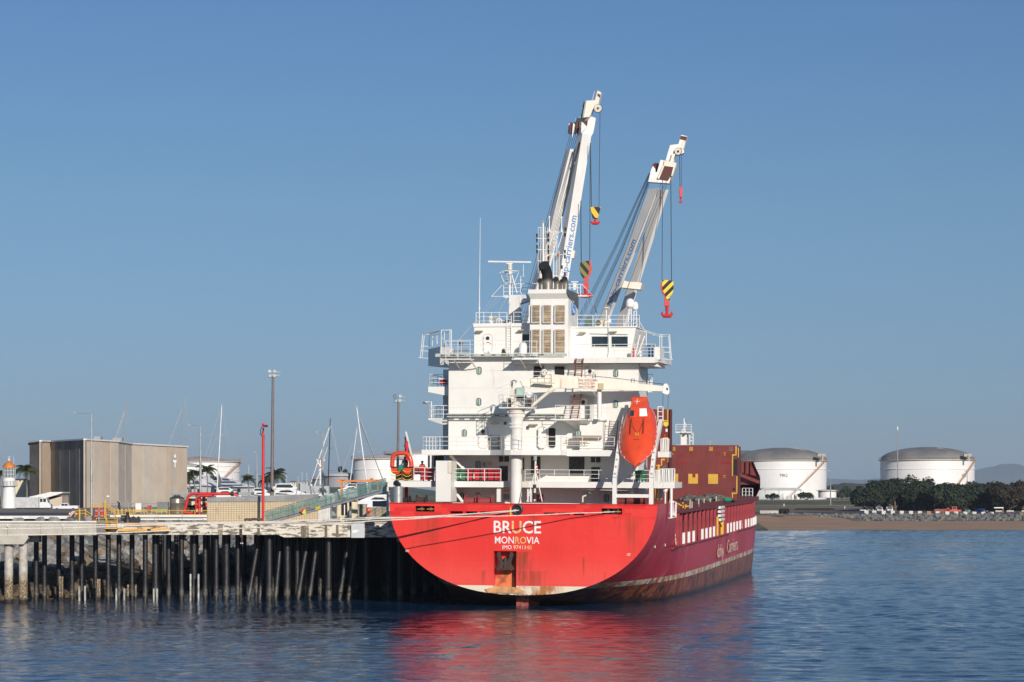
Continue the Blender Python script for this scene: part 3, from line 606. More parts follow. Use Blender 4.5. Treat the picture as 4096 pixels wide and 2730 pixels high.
# exhaust pipes
def exhaust(k, cx, ytop, ybot, rr, lean=-.35, nm='exhaust_pipe'):
    p = zq(k, cx, ybot, FA + 1.4); r = zq(k, cx, ytop, FA + 1.4); H = r.z - p.z; g = G()
    pts = [(p.x, p.y, p.z - .1), (p.x, p.y, p.z + H * .45), (p.x + lean * rr * .3, p.y - .1 * rr, p.z + H * .62), (p.x + lean * rr, p.y - .55 * rr, p.z + H * .78), (p.x + lean * rr * 1.7, p.y - 1.4 * rr, p.z + H * .9)]
    g.tube(pts, rr, 16); o = put(g, nm, None or PIPEM, ship, True)
    g = G(); e = Vector(pts[-1]); d = (Vector(pts[-1]) - Vector(pts[-2])).normalized(); g.rod(e, e + d * .02, rr * .93, 16); put(g, 'pipe_mouth', HOLE, o)
def pipemat():
    m, b = newmat('soot_graded_steel_pipe', (.3, .28, .25), .35, .6); t = NT(m); v = t.coord(); z = t.xyz(v)[2]
    n = t.noise(v, 2.0, 4); f = t.step(t.m('ADD', z, t.m('MULTIPLY', n, .3)), ftop + .55, ftop + 1.25)
    t.link(t.mix(f, (.40, .36, .30), (.012, .012, .012)), b.inputs['Base Color']); t.link(t.m('SUBTRACT', .75, f), b.inputs['Metallic']); t.link(t.m('ADD', .3, t.m('MULTIPLY', f, .5)), b.inputs['Roughness']); return m
PIPEM = pipemat()
exhaust('B', 195, -180, 230, .47, -.3); exhaust('B', 100, 80, 230, .25, -.15); exhaust('B', 345, 60, 230, .26, -.15); exhaust('B', 428, 85, 230, .2, .0); exhaust('B', 478, 50, 230, .26, -.1)
# ---- catwalk of cables at the C deck, gallery platforms
zc = zq('C', 1000, 805, AW - .5).z; zc2 = zq('C', 1000, 862, AW - .5).z
g = G(); xa = zq('C', 570, 0, AW - 1).x; xb = zq('D', 440, 0, AW - 1).x; g.box(xa, xb, AW - .75, AW, zc2 + .22, zc2 + .3); g.box(xa, xb, AW - .78, AW - .72, zc2, zc2 + .09); g.box(xa, xb, AW - .78, AW - .72, zc - .09, zc); put(g, 'cable_tray', MATS['tray_grey'], ship)
g = G(); x = xa + .4
while x < xb: g.box(x, x + .45, AW - .74, AW - .6, zc2 + .12, zc - .12); x += .95
put(g, 'cable_bundle', MATS['old_cables'], ship)['kind'] = 'stuff'
# side balconies on the port side
def balcony(k, x0, y0, x1, y1, a, d, drop=0.0):
    p = zq(k, x0, y1, a); r = zq(k, x1, y0, a); g = G(); g.prism([(p.x, a, p.z), (r.x, a, p.z - drop), (r.x, a, r.z), (p.x, a, r.z)], (0, d, 0)); put(g, 'side_balcony', WHITE, ship); return p.x, r.x, r.z
bx = balcony('C', 285, 382, 602, 467, 9, 5.5, .35)
rail('railing', [(bx[0] + .1, 14, bx[2]), (bx[0] + .1, 9.1, bx[2]), (bx[1], 9.1, bx[2])], h=1.08)
part('fire_box', REDB, 'C', 467, 272, 575, 345, 9.4, .4); part('fire_box_lid', WHITE2, 'C', 455, 255, 585, 272, 9.35, .5)
bx = balcony('C', 285, 880, 740, 900, 8.2, 5.8, .0)
g = G(); g.prism([(bx[0], 8.2, bx[2] - .13), (bx[0] + 1.3, 8.4, bx[2] - .55), (bx[1], 8.4, bx[2] - .4), (bx[1], 8.2, bx[2] - .13)], (0, 5, 0)); put(g, 'balcony_underside', WHITE, ship)
rail('railing', [(bx[0] + .1, 14, bx[2]), (bx[0] + .1, 8.3, bx[2]), (bx[1], 8.3, bx[2])], h=1.12)
g = G(); g.tube(S('C', [(335, 880), (335, 620), (240, 625)], 9), .06, 6); put(g, 'floodlight_arm', WHITE2, ship); part('floodlight', DKGREY, 'C', 200, 620, 250, 650, 9, .3)
# bridge deck rails, small platforms under the deck edge
rail('railing', [zq('A', 560, 1235, 7.1), zq('A', 1540, 1235, 7.1)], h=1.15, n=3, r=.018)
rail('railing', [(zq('B', 615, 1300, 6.9).x, 6.9, za), (xbr, 6.9, za)], h=1.1, n=4, sp=1.8)
for k, x0, x1 in (('A', 548, 965), ('A', 1600, 2010)):
    p0 = zq(k, x0, 1318, 6.2); p1 = zq(k, x1, 1318, 6.2); g = G(); g.box(p0.x, p1.x, 6.0, 7.4, p0.z - .08, p0.z); w = put(g, 'service_platform', WHITE2, ship)
    for f in (.35, .98): x = p0.x + (p1.x - p0.x) * f; g = G(); g.beam((x, 6.1, p0.z - .1), (x + .1, 7.9, p0.z - .75), .1, .08); put(g, 'platform_bracket', WHITE2, w)
    rail('platform_railing', [(p0.x + .1, 6.05, p0.z), (p1.x - .1, 6.05, p0.z)], w, h=1.5, n=3, sp=1.1, r=.024)
def ladder(name, a, b_, w, n, m, r=.03, side=(1, 0, 0), rails=True, parent=ship):
    a = Vector(a); b_ = Vector(b_); sd = Vector(side) * w / 2; g = G()
    for s_ in (-1, 1): g.beam(a + sd * s_, b_ + sd * s_, r * 2, r * 3.4)
    for i in range(n): p = a.lerp(b_, (i + .5) / n); g.rod(p - sd, p + sd, r * .9, 5)
    return put(g, name, m, parent)
RUSTL = mat('rusty_ladder', (.20, .06, .04), .7, var=.3)
ladder('stair_ladder', zq('B', 655, 1780, 6.2), zq('B', 700, 1310, 6.6), .62, 13, RUSTL); ladder('stair_ladder', zq('D', 610, 880, 5.9), zq('D', 675, 495, 6.5), .62, 11, RUSTL)
ladder('stair_ladder', zq('D', 1190, 1385, 5.9), zq('D', 1240, 915, 7.2), .75, 13, DKGREY)
ladder('wall_ladder', zq('A', 1553, 1225, WA - .15), zq('A', 1553, 640, WA - .15), .4, 14, WHITE2, .018)
ladder('wall_ladder', zq('C', 1325, 1370, AW - .15), zq('C', 1325, 1150, AW - .15), .75, 4, mat('rusty_bench', (.33, .25, .16)), .045)
ladder('stair_ladder', zq('E', 1310, 495, 6.5), zq('E', 1110, 285, 5.5), .5, 8, WHITE2, .05, (0, 1, 0)); ladder('stair_ladder', zq('E', 1290, 1010, 6.5), zq('E', 1125, 790, 5.6), .5, 8, WHITE2, .05, (0, 1, 0))
for x in (1265, 1315, 1365):
    pass
# ---- upper accommodation recess with stair and canopy at starboard
g = G(); g.prism([zq('D', x, y, AW - 1.6) for x, y in ((515, 510), (730, 455), (890, 455), (960, 545), (725, 482))], (0, 1.6, 0)); put(g, 'stair_canopy', WHITE, ship)
part('stair_recess', mat('recess_paint', (.55, .53, .5)), 'D', 545, 500, 930, 882, AW - .03, .02)
g = G(); c = zq('D', 1008, 880, 5.6); t_ = zq('D', 1008, 420, 5.6); g.rod(c, t_, .2, 12); put(g, 'crane_boom_rest', WHITE, ship, True)
g = G(); rect(g, 'D', 992, 330, 1070, 428, 5.0, .9); put(g, 'boom_cradle', mat('rusty_cradle', (.62, .5, .3), stain=.8), ship)
# intermediate platform (B+ deck) in the middle
p = zq('D', 290, 910, 5.2); r = zq('D', 700, 890, 5.2); g = G(); g.box(p.x, r.x, 5.2, AW, p.z, r.z); g.prism([(p.x + .8, 5.6, p.z), (r.x + .9, 5.6, p.z), (r.x + .2, 7.9, p.z - .75), (p.x + 1.6, 7.9, p.z - .75)], (0, .08, 0)); put(g, 'stair_landing', WHITE, ship)
part('lower_house_projection', WHITE, 'D', 700, 895, 1065, 1385, 6.5, 1.5)
g = G(); rect(g, 'D', 695, 890, 1093, 915, 6.3, 1.7); put(g, 'projection_roof', WHITE, ship)
rail('railing', [zq('D', 320, 888, 5.25), zq('D', 905, 888, 5.25)], h=1.15, sp=1.0); rail('railing', [zq('D', 905, 888, 6.0), zq('D', 1170, 905, 6.0)], h=.95, sp=.8, r=.02)
window('D', 643, 1072, 718, 1180, 6.5)
g = G(); rect(g, 'D', 650, 1150, 1040, 1200, 6.1, .25); put(g, 'stowed_plank', WOOD, ship)
g = G(); rect(g, 'D', 435, 1265, 858, 1278, 6.0, .06); rect(g, 'D', 470, 1218, 830, 1226, 6.0, .06)
for x in range(480, 840, 36): rect(g, 'D', x, 1222, x + 10, 1272, 6.02, .05)
put(g, 'stowed_ladder', mat('rusty_bench', (0, 0, 0)), ship)
# ---- B deck: curved edge with bulge round the crane post
zBt = zp['Bt']; zBb = zp['Bb']
def deck(name, pts, zb_, zt_, m=WHITE):
    g = G(); g.prism([(x, a, zb_) for x, a in pts], (0, 0, zt_ - zb_)); return put(g, name, m, ship)
E = lambda x, a: zq('E', x, 240, a).x
bp = [(E(653, 4.4), 4.4), (E(1730, 4.4), 4.4), (E(1900, 3.3), 3.3), (E(1950, 2.9), 2.9), (E(2050, 2.6), 2.6), (E(2220, 2.6), 2.6)]
Fx = lambda x, a: zq('F', x, 240, a).x
bp += [(Fx(560, 3.0), 3.0), (Fx(648, 4.2), 4.2), (Fx(1325, 4.2), 4.2), (Fx(1380, 6.2), 6.2), (Fx(1390, 8), 8), (bp[0][0], 8)]
dB = deck('boat_deck', bp, zBb, zBt)
g = G(); rect(g, 'F', 650, 208, 1375, 296, 4.12, .06); put(g, 'deck_fascia_plate', WHITE, ship)
rail('railing', [(bp[0][0] + .1, 12, zBt), (bp[0][0] + .1, 4.5, zBt), (bp[1][0], 4.5, zBt), (bp[2][0], 3.4, zBt)] + [(x, a + .1, zBt) for x, a in bp[3:7]] + [(bp[7][0], 4.3, zBt), (Fx(1400, 4.3), 4.3, zBt)], h=1.1, sp=1.35)
deck('boat_deck_port_wing', [(bp[0][0], 8.004, ), (xl, 8.004), (xl, 14), (bp[0][0], 14)], zBb, zBt)
# ---- A deck
zAt = zp['At']; zAb = zp['Ab']
ap = [(E(120, 4.2), 4.2), (E(800, 4.2), 4.2), (E(860, 5.2), 5.2), (E(1120, 5.2), 5.2), (E(1140, 4.9), 4.9), (E(1895, 4.9), 4.9), (E(2000, 5.4), 5.4), (Fx(60, 4.9), 4.9), (Fx(1390, 4.9), 4.9), (Fx(2090, 4.7), 4.7), (Fx(2350, 6.6), 6.6), (Fx(2350, 6.6), 12), (E(120, 4.2), 12)]
deck('poop_upper_deck', ap, zAb, zAt)
rail('railing', [zq('E', 530, 672, 4.3), zq('E', 870, 682, 4.3)], h=1.08, r=.035, sp=1.1); rail('railing', [zq('E', 1125, 685, 4.95), zq('E', 1895, 688, 4.95)], h=1.05, r=.032, sp=1.6)
rail('railing', [zq('F', 0, 702, 5.0), zq('F', 1390, 712, 5.0)], h=1.05, sp=1.35, r=.026); rail('railing', [zq('F', 1450, 712, 5.0), zq('F', 1950, 714, 5.0)], h=1.05, sp=1.2, r=.026)
# poop extension pillar box, port
part('vent_trunk', WHITE, 'E', 875, 368, 1112, 1010, 3.2, 2.4)
g = G(); rect(g, 'E', 1068, 380, 1122, 560, 3.12, .5); rect(g, 'E', 1075, 560, 1110, 1008, 3.3, 1.5); put(g, 'trunk_side_box', RUSTW, ship)
# lower wall openings (A to B)
DW = mat('dusty_dark_glass', (.055, .05, .04), .35, var=.5, scale=3)
for a_ in ((('F', 88, 300, 250, 598)), (('F', 685, 303, 940, 602)), (('F', 1030, 303, 1188, 400)), (('F', 1035, 465, 1182, 708)), (('E', 1862, 290, 2028, 390)), (('E', 1870, 448, 2015, 688)), ('E', 2235, 320, 2270, 520), ('E', 815, 290, 1005, 470)):
    o = part('dark_opening', DW, *a_, AW - .03, .02); p = zq(a_[0], a_[1], a_[4], AW); r = zq(a_[0], a_[3], a_[2], AW); g = G()
    g.tube([(p.x, AW - .05, p.z), (r.x, AW - .05, p.z), (r.x, AW - .05, r.z), (p.x, AW - .05, r.z), (p.x, AW - .05, p.z)], .035, 4)
    if r.z - p.z > 1.8 and r.x - p.x > .8:
        for f in (.38, .75): g.rod((p.x, AW - .05, p.z + (r.z - p.z) * f), (r.x, AW - .05, p.z + (r.z - p.z) * f), .03, 4)
    elif r.z - p.z < 1: g.rod(((p.x + r.x) / 2, AW - .05, p.z), ((p.x + r.x) / 2, AW - .05, r.z), .03, 4)
    put(g, 'window_frame', WHITE2, o)
for k, x0, y0, x1, y1, m_ in (('E', 1610, 390, 1658, 458, GREYP), ('E', 1685, 385, 1755, 438, mat('buff_board', (.55, .5, .4))), ('F', 185, 895, 288, 1012, REDB), ('E', 1940, 832, 2025, 848, YEL), ('F', 972, 478, 998, 508, mat('buff_board', (0, 0, 0))), ('F', 970, 520, 1000, 575, WLET), ('C', 1470, 935, 1515, 980, DKGREY), ('C', 1825, 1012, 1865, 1055, DKGREY), ('C', 1810, 905, 895 + 0, 1, None), ('E', 1935, 888, 2028, 970, GREYP)):
    if m_: part('notice_board', m_, k, x0, y0, x1, y1, AW - .06, .05)
fitword('E', 'F', 222, 898, 242, 918, AW - .08, ship, [('E', WLET)], 'sign_letter'); fitword('F', 'F', 228, 930, 258, 975, AW - .08, ship, [('F', WLET)], 'sign_letter', bold=.02)
g = G(); g.tube(S('F', [(240, 800), (1380, 828), (1990, 828)], 5.3), .045, 6); put(g, 'overhead_pipe', WHITE2, ship)
# ---- poop deck gear seen over the bulwark
def winch(k, cx, cy, a, r_=.55, w=1.4, m_=BROWN):
    c = zq(k, cx, cy, a); g = G(); g.lathe([(r_, 0), (r_, .06), (r_ * .55, .07), (r_ * .55, w - .07), (r_, w - .06), (r_, w)], (c.x - w / 2, c.y, c.z), 18, 'X'); o = put(g, 'mooring_winch_drum', m_, ship, True)
    g = G(); g.box(c.x - w / 2 - .1, c.x + w / 2 + .5, c.y - .3, c.y + .3, 7.45, c.z - .1); put(g, 'winch_bed', DKRED, o)
WRED = mat('faded_red_drum', (.30, .05, .05), .6)
winch('E', 1430, 1010, 2.6, .62, 1.0, WRED); winch('E', 1665, 1015, 2.6, .62, 1.2, WRED); winch('F', 1520, 1010, 4.2, .6, 1.2, DKRED); winch('F', 1760, 1000, 4.2, .7, 1.6, DKRED); winch('E', 650, 990, 3.2, .5, .9); winch('E', 400, 1000, 3.2, .5, .8, BLACK)
g = G(); c = zq('E', 283, 1000, 2.2); h_ = zq('E', 283, 770, 2.2).z; g.rod((c.x, c.y, 7.45), (c.x, c.y, h_), .42, 16); put(g, 'polished_vent_pipe', STEEL, ship, True)
g = G(); g.tube([(c.x, c.y, h_ - .2), (c.x, c.y, h_ + .15), (c.x - .15, c.y - .3, h_ + .3)], .26, 12); put(g, 'vent_cowl', BLACK, ship, True)
for k, x in (('E', 120,),): g = G(); g.rod((zq(k, x, 900, 4.3).x, 4.3, 7.45), (zq(k, x, 900, 4.3).x, 4.3, zAb), .1, 8); put(g, 'deck_pillar', mat('cream_paint', (.7, .62, .45)), ship)
for k, x, w in (('E', 1860, 30), ('F', 45, 12), ('F', 90, 12), ('F', 1675, 26)): g = G(); rect(g, k, x - w, 790, x + w, 1015, 5.2, .3); put(g, 'deck_pillar', WHITE, ship)
for k, x, a_ in (('E', 760, 7.6), ('E', 830, 7.6)): g = G(); rect(g, k, x - 12, 285, x + 12, 690, a_, .3); put(g, 'deck_pillar', WHITE, ship)
# crutch light stand near the stern
g = G()
for pl in ([(905, 1020), (905, 930)], [(905, 930), (985, 905)]): g.tube(S('F', pl, 1.4), .07, 6)
put(g, 'searchlight_stand', RUSTW, ship); g = G(); g.rod(zq('F', 985, 915, 1.4), zq('F', 1015, 870, 1.2), .14, 10); put(g, 'searchlight', DKGREY, ship)
# stern light mast with stays
g = G(); a_ = 1.2; g.rod(zq('F', 150, 1000, a_), zq('F', 165, 370, a_), .085, 8)
mast = put(g, 'stern_light_mast', RUSTW, ship)
g = G()
for pl in ([(30, 1010), (155, 545)], [(270, 1010), (175, 560)]): g.rod(zq('F', pl[0][0], pl[0][1], a_), zq('F', pl[1][0], pl[1][1], a_), .045, 6)
g.rod(zq('F', 45, 925, a_), zq('F', 130, 890, a_), .03, 5); put(g, 'mast_stay', WHITE2, mast)
for y in (310, 345): g = G(); c = zq('F', 158, y, a_); g.rod(c - Vector((0, 0, .1)), c + Vector((0, 0, .1)), .16, 10); put(g, 'signal_lamp', STEEL, mast)
g = G(); c = zq('F', 150, 770, a_); g.rod(c - Vector((0, 0, .16)), c + Vector((0, 0, .16)), .15, 10); put(g, 'signal_lamp', BROWN, mast)
for y in (890, 920, 945): g = G(); c = zq('F', 150, y, a_ - .05); g.rod(c - Vector((0, 0, .1)), c + Vector((0, 0, .1)), .16, 10); put(g, 'stern_lamp', BLACK, mast)
# ============================================================= STERN PROVISION CRANE
ca = 3.8
cb = zq('E', 2135, 1010, ca); r0 = .50
zf = lambda y: zq('C', 1690, y, ca).z
g = G(); g.lathe([(r0, 7.45), (r0, zf(1060)), (r0 * 1.12, zf(1035)), (r0 * 1.16, zf(1010)), (r0 * 1.05, zf(995)), (r0 * 1.16, zf(970)), (r0 * 1.1, zf(940)), (r0 * 1.15, zf(900)), (r0 * 1.42, zf(822)), (r0 * 1.42, zf(812))], (cb.x, ca, 0), 28)
crp = put(g, 'crane_post', WHITE, ship, True)
g = G()
for i in range(28):
    a = 2 * math.pi * i / 28
    for z0, z1, rr in ((zf(860), zf(825), 1.34), (zf(985), zf(960), 1.14), (zf(1040), zf(1008), 1.16)):
        g.beam((cb.x + math.cos(a) * r0 * rr, ca + math.sin(a) * r0 * rr, z0), (cb.x + math.cos(a) * r0 * (rr + .08), ca + math.sin(a) * r0 * (rr + .08), z1), .05, .05)
put(g, 'flange_gussets', WHITE2, crp)['kind'] = 'stuff'
g = G(); g.lathe([(r0 * 1.36, zf(808)), (r0 * 1.45, zf(795)), (r0 * 1.3, zf(775)), (r0 * 1.5, zf(765)), (r0 * 1.5, zf(752))], (cb.x, ca, 0), 24); put(g, 'slewing_ring', RUSTW, crp, True)
p0 = zq('C', 1400, 712, ca - .8); p1 = zq('C', 1925, 712, ca - .8)
g = G(); g.box(p0.x, p1.x, ca - .9, ca + .9, p0.z - .06, p0.z + .04); g.prism([(p0.x + .4, ca - .5, p0.z - .06), (p1.x - .4, ca - .5, p0.z - .06), (cb.x + .7, ca - .5, zf(752)), (cb.x - .7, ca - .5, zf(752))], (0, 1, 0)); plf = put(g, 'crane_platform', WHITE, crp)
rail('platform_railing', [(p0.x, ca + .85, p0.z), (p0.x, ca - .85, p0.z), (p1.x, ca - .85, p0.z), (p1.x, ca + .85, p0.z)], crp, h=1.1, sp=.75, r=.025)
g = G()
for pl in ([(1395, 570), (1355, 430), (1370, 410), (1560, 335), (1575, 350), (1555, 400)], [(1375, 480), (1540, 410)], [(1395, 520), (1540, 460)]): g.tube(S('C', pl, ca), .025, 5)
put(g, 'ladder_cage', WHITE2, crp)
g = G(); g.prism(S('C', [(1575, 705), (1600, 560), (1640, 400), (1665, 320), (1700, 288), (1735, 300), (1765, 400), (1785, 705)], ca - .35), (0, .9, 0)); put(g, 'crane_house', WHITE, crp)
part('control_cabinet', mat('pale_green_cabinet', (.42, .55, .48), .4), 'C', 1668, 392, 1785, 536, ca - .75, .38, crp)
g = G(); rect(g, 'C', 1560, 430, 1625, 560, ca - .6, .5); rect(g, 'C', 1590, 560, 1640, 700, ca - .7, .3); put(g, 'hydraulic_tank', RUSTW, crp)
g = G(); c = zq('C', 1870, 515, ca - .5); g.lathe([(.22, -.3), (.26, -.25), (.26, .1), (.2, .2)], c, 16, 'Y'); put(g, 'winch_drum', WHITE2, crp, True)
g = G(); rect(g, 'C', 1515, 560, 1570, 700, ca - .3, .4); rect(g, 'C', 1660, 535, 1790, 600, ca - .4, .5); rect(g, 'C', 1840, 560, 1890, 690, ca - .5, .3); put(g, 'crane_machinery', MATS['old_cables'], crp)
random.seed(3); g = G()
for i in range(14):
    x = random.uniform(1540, 1880); y = random.uniform(590, 690); g.tube(S('C', [(x + random.uniform(-60, 60), y + random.uniform(-40, 40)) for _ in range(4)], ca - .85), .016, 4)
for i in range(6):
    g.tube(S('C', [(1600, 420), (1580 + i * 9, 300 - i * 6), (1640 + i * 12, 280 + i * 5), (1660, 330)], ca - .3), .014, 4)
put(g, 'hydraulic_hoses', WIRE, crp)['kind'] = 'stuff'
ja = lambda x: 3.4 + (x + 200) / 2250 * 3.2
def J(x, y): return zq('D', x, y, ja(x))
def plate(pl, dep, nm, m, parent, Jf=J):
    g = G(); n = len(pl); f = [Jf(*p) for p in pl]; g.add(f + [p + Vector((-.0, dep, 0)) for p in f], [tuple(range(n)), tuple(range(n, 2 * n))[::-1]] + [(i, n + i, n + (i + 1) % n, (i + 1) % n) for i in range(n)]); return put(g, nm, m, parent)
jib = plate([(-225, 290), (-80, 262), (0, 238), (255, 185), (560, 214), (1060, 268), (1500, 320), (2005, 372), (2000, 455), (1070, 430), (720, 408), (210, 402), (-30, 388), (-195, 375)], .7, 'provision_crane_jib', RUSTW, ship)
plate([(2010, 370), (2025, 340), (2060, 333), (2085, 360), (2106, 460), (2095, 500), (2070, 507), (1998, 480)], .7, 'jib_head', WHITE, jib)
plate([(2058, 400), (2082, 400), (2086, 440), (2062, 435)], -.03, 'sheave_slot', HOLE, jib)
plate([(988, 330), (1070, 326), (1068, 432), (990, 428)], -.03, 'jib_collar', MATS['rusty_cradle'], jib)
g = G()
for pl in ([(905, 245), (908, 188), (950, 188), (946, 250)], [(1508, 320), (1512, 260), (1558, 262), (1552, 322)]): g.tube([J(*p) for p in pl], .03, 4)
put(g, 'jib_bracket', DKGREY, jib)
g = G(); g.tube([J(150, 120), J(600, 185), J(1300, 255), J(2020, 345)], .022, 4); put(g, 'hoist_wire', WIRE, jib)
g = G(); g.rod(zq('C', 1905, 690, 3.4), zq('C', 2195, 450, 3.7), .14, 10); g.rod(zq('C', 2180, 460, 3.7), zq('C', 2260, 405, 3.8), .2, 10); put(g, 'luffing_ram', RUSTW, crp)
def jibtext(s, x0, y0, x1, y1):
    m_ = aftplane(J(x0, y1), ja(x0) - .03); ang = math.atan2(ja(x1) - ja(x0), (J(x1, y1) - J(x0, y1)).x)
    text(s, 'load_marking', REDLET, jib, Matrix.Translation(J(x0, y1) + Vector((0, -.03, 0))) @ Matrix.Rotation(ang, 4, 'Z') @ Matrix.Rotation(rad(90), 4, 'X'), (J(x0, y0).z - J(x0, y1).z) / .73, .004, .0, ((J(x1, y1) - J(x0, y1)).length) / (len(s) * .62 * (J(x0, y0).z - J(x0, y1).z) / .73))
jibtext('SWL15T32-148M', 682, 262, 1012, 300); jibtext('SWL6T32-11M', 682, 314, 965, 350); jibtext('SWL7T32-9M', 682, 365, 965, 402)
# service basket on the crane jib with hose reel
g = G(); p = J(-10, 330); r = J(325, 322); g.box(p.x, r.x, 3.0, 3.6, p.z - .04, p.z + .04); w = put(g, 'jib_walkway', RUSTW, jib)
rail('walkway_railing', [p + Vector((0, -.6, 0)), r + Vector((0, -.7, .0))], jib, h=.95, sp=.6, r=.022)
g = G(); c = J(158, 160); g.torus((c.x, c.y - .4, c.z), .2, .09, 'Y', 16, 6); put(g, 'life_ring', mat('grubby_white_ring', (.7, .65, .55), stain=.5), jib)
g = G(); a = J(2008, 480); g.rod(a, zq('D', 2005, 730, 6.3), .016, 4); a = J(2090, 500); g.rod(a, zq('D', 2083, 730, 6.3), .016, 4); put(g, 'hoist_wire', WIRE, jib)
# ============================================================= LIFEBOAT, DAVIT
def lifeboat():
    a0, a1 = 1.0, 7.0; bow = zq('F', 1725, 465, a0); st = zq('D', 1660, 745, a1)
    ax = (st - bow); L = ax.length; d = ax.normalized(); up = Vector((0, -d.z, d.y)).normalized(); up = (up - d * up.dot(d)).normalized(); rt = d.cross(up).normalized()
    if rt.x < 0: rt = -rt
    lb = thing('lifeboat', 'orange enclosed lifeboat hanging nose down on its white launching ramp at the stern', 'lifeboat', bow, SHIP)
    def P(u, x, v): return bow + d * (u * L) + rt * x + up * v
    #     u, half width, keel, canopy, canopy half width
    tab = [(0, .04, -.1, .06, .02), (.06, .42, -.35, .2, .2), (.13, .88, -.6, .42, .5), (.23, 1.30, -.85, .66, .85), (.36, 1.50, -1.0, .85, 1.0), (.55, 1.56, -1.05, .95, 1.05), (.74, 1.46, -1.0, 1.0, 1.0), (.86, 1.30, -.9, 1.0, .92), (.94, 1.12, -.75, .9, .8), (1.0, .92, -.5, .65, .65)]
    g = G(); ring = []
    for u, w, k, c, cw in tab:
        pts = [(0, k), (w * .55, k * .8), (w * .92, k * .25), (w, 0.0), (w * .98, .1), (cw + (w - cw) * .55, c * .45), (cw, c * .82), (cw * .6, c * .97), (0, c)]
        pts = pts + [(-x, v) for x, v in pts[-2:0:-1]]
        ring.append([len(g.v) + i for i in range(len(pts))]); g.v += [P(u, x, v) for x, v in pts]
    n = len(ring[0])
    for i in range(len(ring) - 1):
        for j in range(n): g.f.append((ring[i][j], ring[i][(j + 1) % n], ring[i + 1][(j + 1) % n], ring[i + 1][j]))
    g.f.append(tuple(ring[0])); g.f.append(tuple(ring[-1]))
    put(g, 'boat_hull', ORNG, lb, True)
    # cockpit
    g = G(); b = [(.70, -.78, 1.0), (.70, .78, 1.0), (.98, .82, .7), (.98, -.82, .7)]; t_ = [(.80, -.6, 1.5), (.80, .6, 1.5), (.99, .66, 1.45), (.99, -.66, 1.45)]
    g.hexa([P(*x) for x in b], [P(*x) for x in t_]); cp = put(g, 'cockpit', ORNG, lb)
    def face(x0, x1, f0, f1, off=.03):   # on the sloping front of the cockpit
        def Q(f, x): a_ = .70 + .10 * f; v = 1.0 + .5 * f; return P(a_, x, v) + (-d * .8 + up * .3) * off
        return [Q(f0, x0), Q(f0, x1), Q(f1, x1 * .9), Q(f1, x0 * .9)]
    g = G(); g.add(face(.12, .78, .1, .85), [(0, 1, 2, 3)]); put(g, 'windscreen', mat('painted_glare_white', (.85, .85, .85), .15, var=.03), cp)  # plain white pane: the glare is painted into its colour
    g = G(); g.add(face(-.72, -.38, .15, .7), [(0, 1, 2, 3)]); put(g, 'side_window', GLASS, cp)
    g = G(); g.beam(P(.85, -.15, 1.51), P(.95, -.15, 1.49), .04, .03); g.beam(P(.9, -.35, 1.5), P(.9, .1, 1.5), .04, .03); put(g, 'roof_cross_mark', WLET, cp)
    g = G()
    for s_ in (-1, 1): g.tube([P(.42, s_ * .55, .95), P(.55, s_ * .55, 1.1), P(.66, s_ * .52, 1.15)], .03, 5)
    g.tube([P(.7, -.6, 1.3), P(.55, -.4, 1.15), P(.46, -.1, .98), P(.43, .15, .95), P(.5, .3, 1.0), P(.62, .55, 1.15)], .018, 4); put(g, 'grab_rail', mat('dark_lines', (.15, .03, .02)), lb)
    g = G()
    for x in (-.12, .02, .14): g.beam(P(.395, x, .88), P(.44, x, .93), .05, .08)
    put(g, 'release_hook', YEL, lb)
    g = G()
    for s_ in (-1, 1):
        for i in range(9):
            u = .14 + i * .085; w = lerp([(t[0], t[1]) for t in tab], u)[0]; g.beam(P(u, s_ * (w + .02), .12), P(u + .03, s_ * (w + .0), .14), .035, .03)
    put(g, 'reflective_tape', WLET, lb)
    g = G(); g.tube([P(u, w * 1.01, .05) for u, w, k, c, cw in tab[1:]], .05, 5); g.tube([P(u, -w * 1.01, .05) for u, w, k, c, cw in tab[1:]], .05, 5); put(g, 'fender_rail', mat('faded_pink_fender', (.62, .22, .18), .5), lb)
    g = G()
    for u, x0, x1 in ((.34, -.25, .25),): g.beam(P(u, x0, .80), P(u, x1, .80), .06, .1)
    for u, x in ((.27, .25), (.30, .35), (.22, .22), (.25, .32)): g.ball(P(u, x, .66), .04, 6)
    put(g, 'canopy_marking', mat('dark_lines', (0, 0, 0)), lb)
lifeboat()
dv = thing('lifeboat_davit', 'white steel ramp frame on the stern carrying the orange lifeboat', 'davit', zq('F', 1680, 1030, 1.2), SHIP)
for k_, low, mid, top in (('l', (1405, 1400, 1030), (1410, 640), ('D', 1440, 700)), ('r', (1980, 1975, 1030), (1985, 640), ('D', 1975, 930))):
    g = G(); b = zq('F', low[0], low[2], 1.2); b.z = 7.45; m_ = zq('F', mid[0], mid[1], 1.2)
    x2 = zq('F', 1470 if k_ == 'l' else 2035, 200, 3.2); t2 = zq(top[0], top[1], top[2], 7.6)
    g.beam(b, m_, .34, .4, (0, 1, 0)); dl = put(g, 'davit_leg', WHITE, dv)
    g = G(); g.beam(m_ - Vector((0, 0, .05)), x2, .32, .45, (0, 1, 0)); g.beam(x2, t2, .30, .45, (0, 1, 0)); put(g, 'ramp_rail', WHITE, dv)
    g = G()
    for f in (.15, .4, .65, .9): p = m_.lerp(x2, f); g.ball(p + Vector((.0, -.28, 0)), .1, 7)
    put(g, 'rail_roller', GREYP, dl)
g = G(); rect(g, 'F', 1430, 895, 1955, 945, 1.05, .35); put(g, 'davit_crossbeam', WHITE, dv)
g = G(); rect(g, 'D', 1560, 1480, 1840, 1500, 4.4, .3); put(g, 'davit_crossbeam', WHITE, dv)
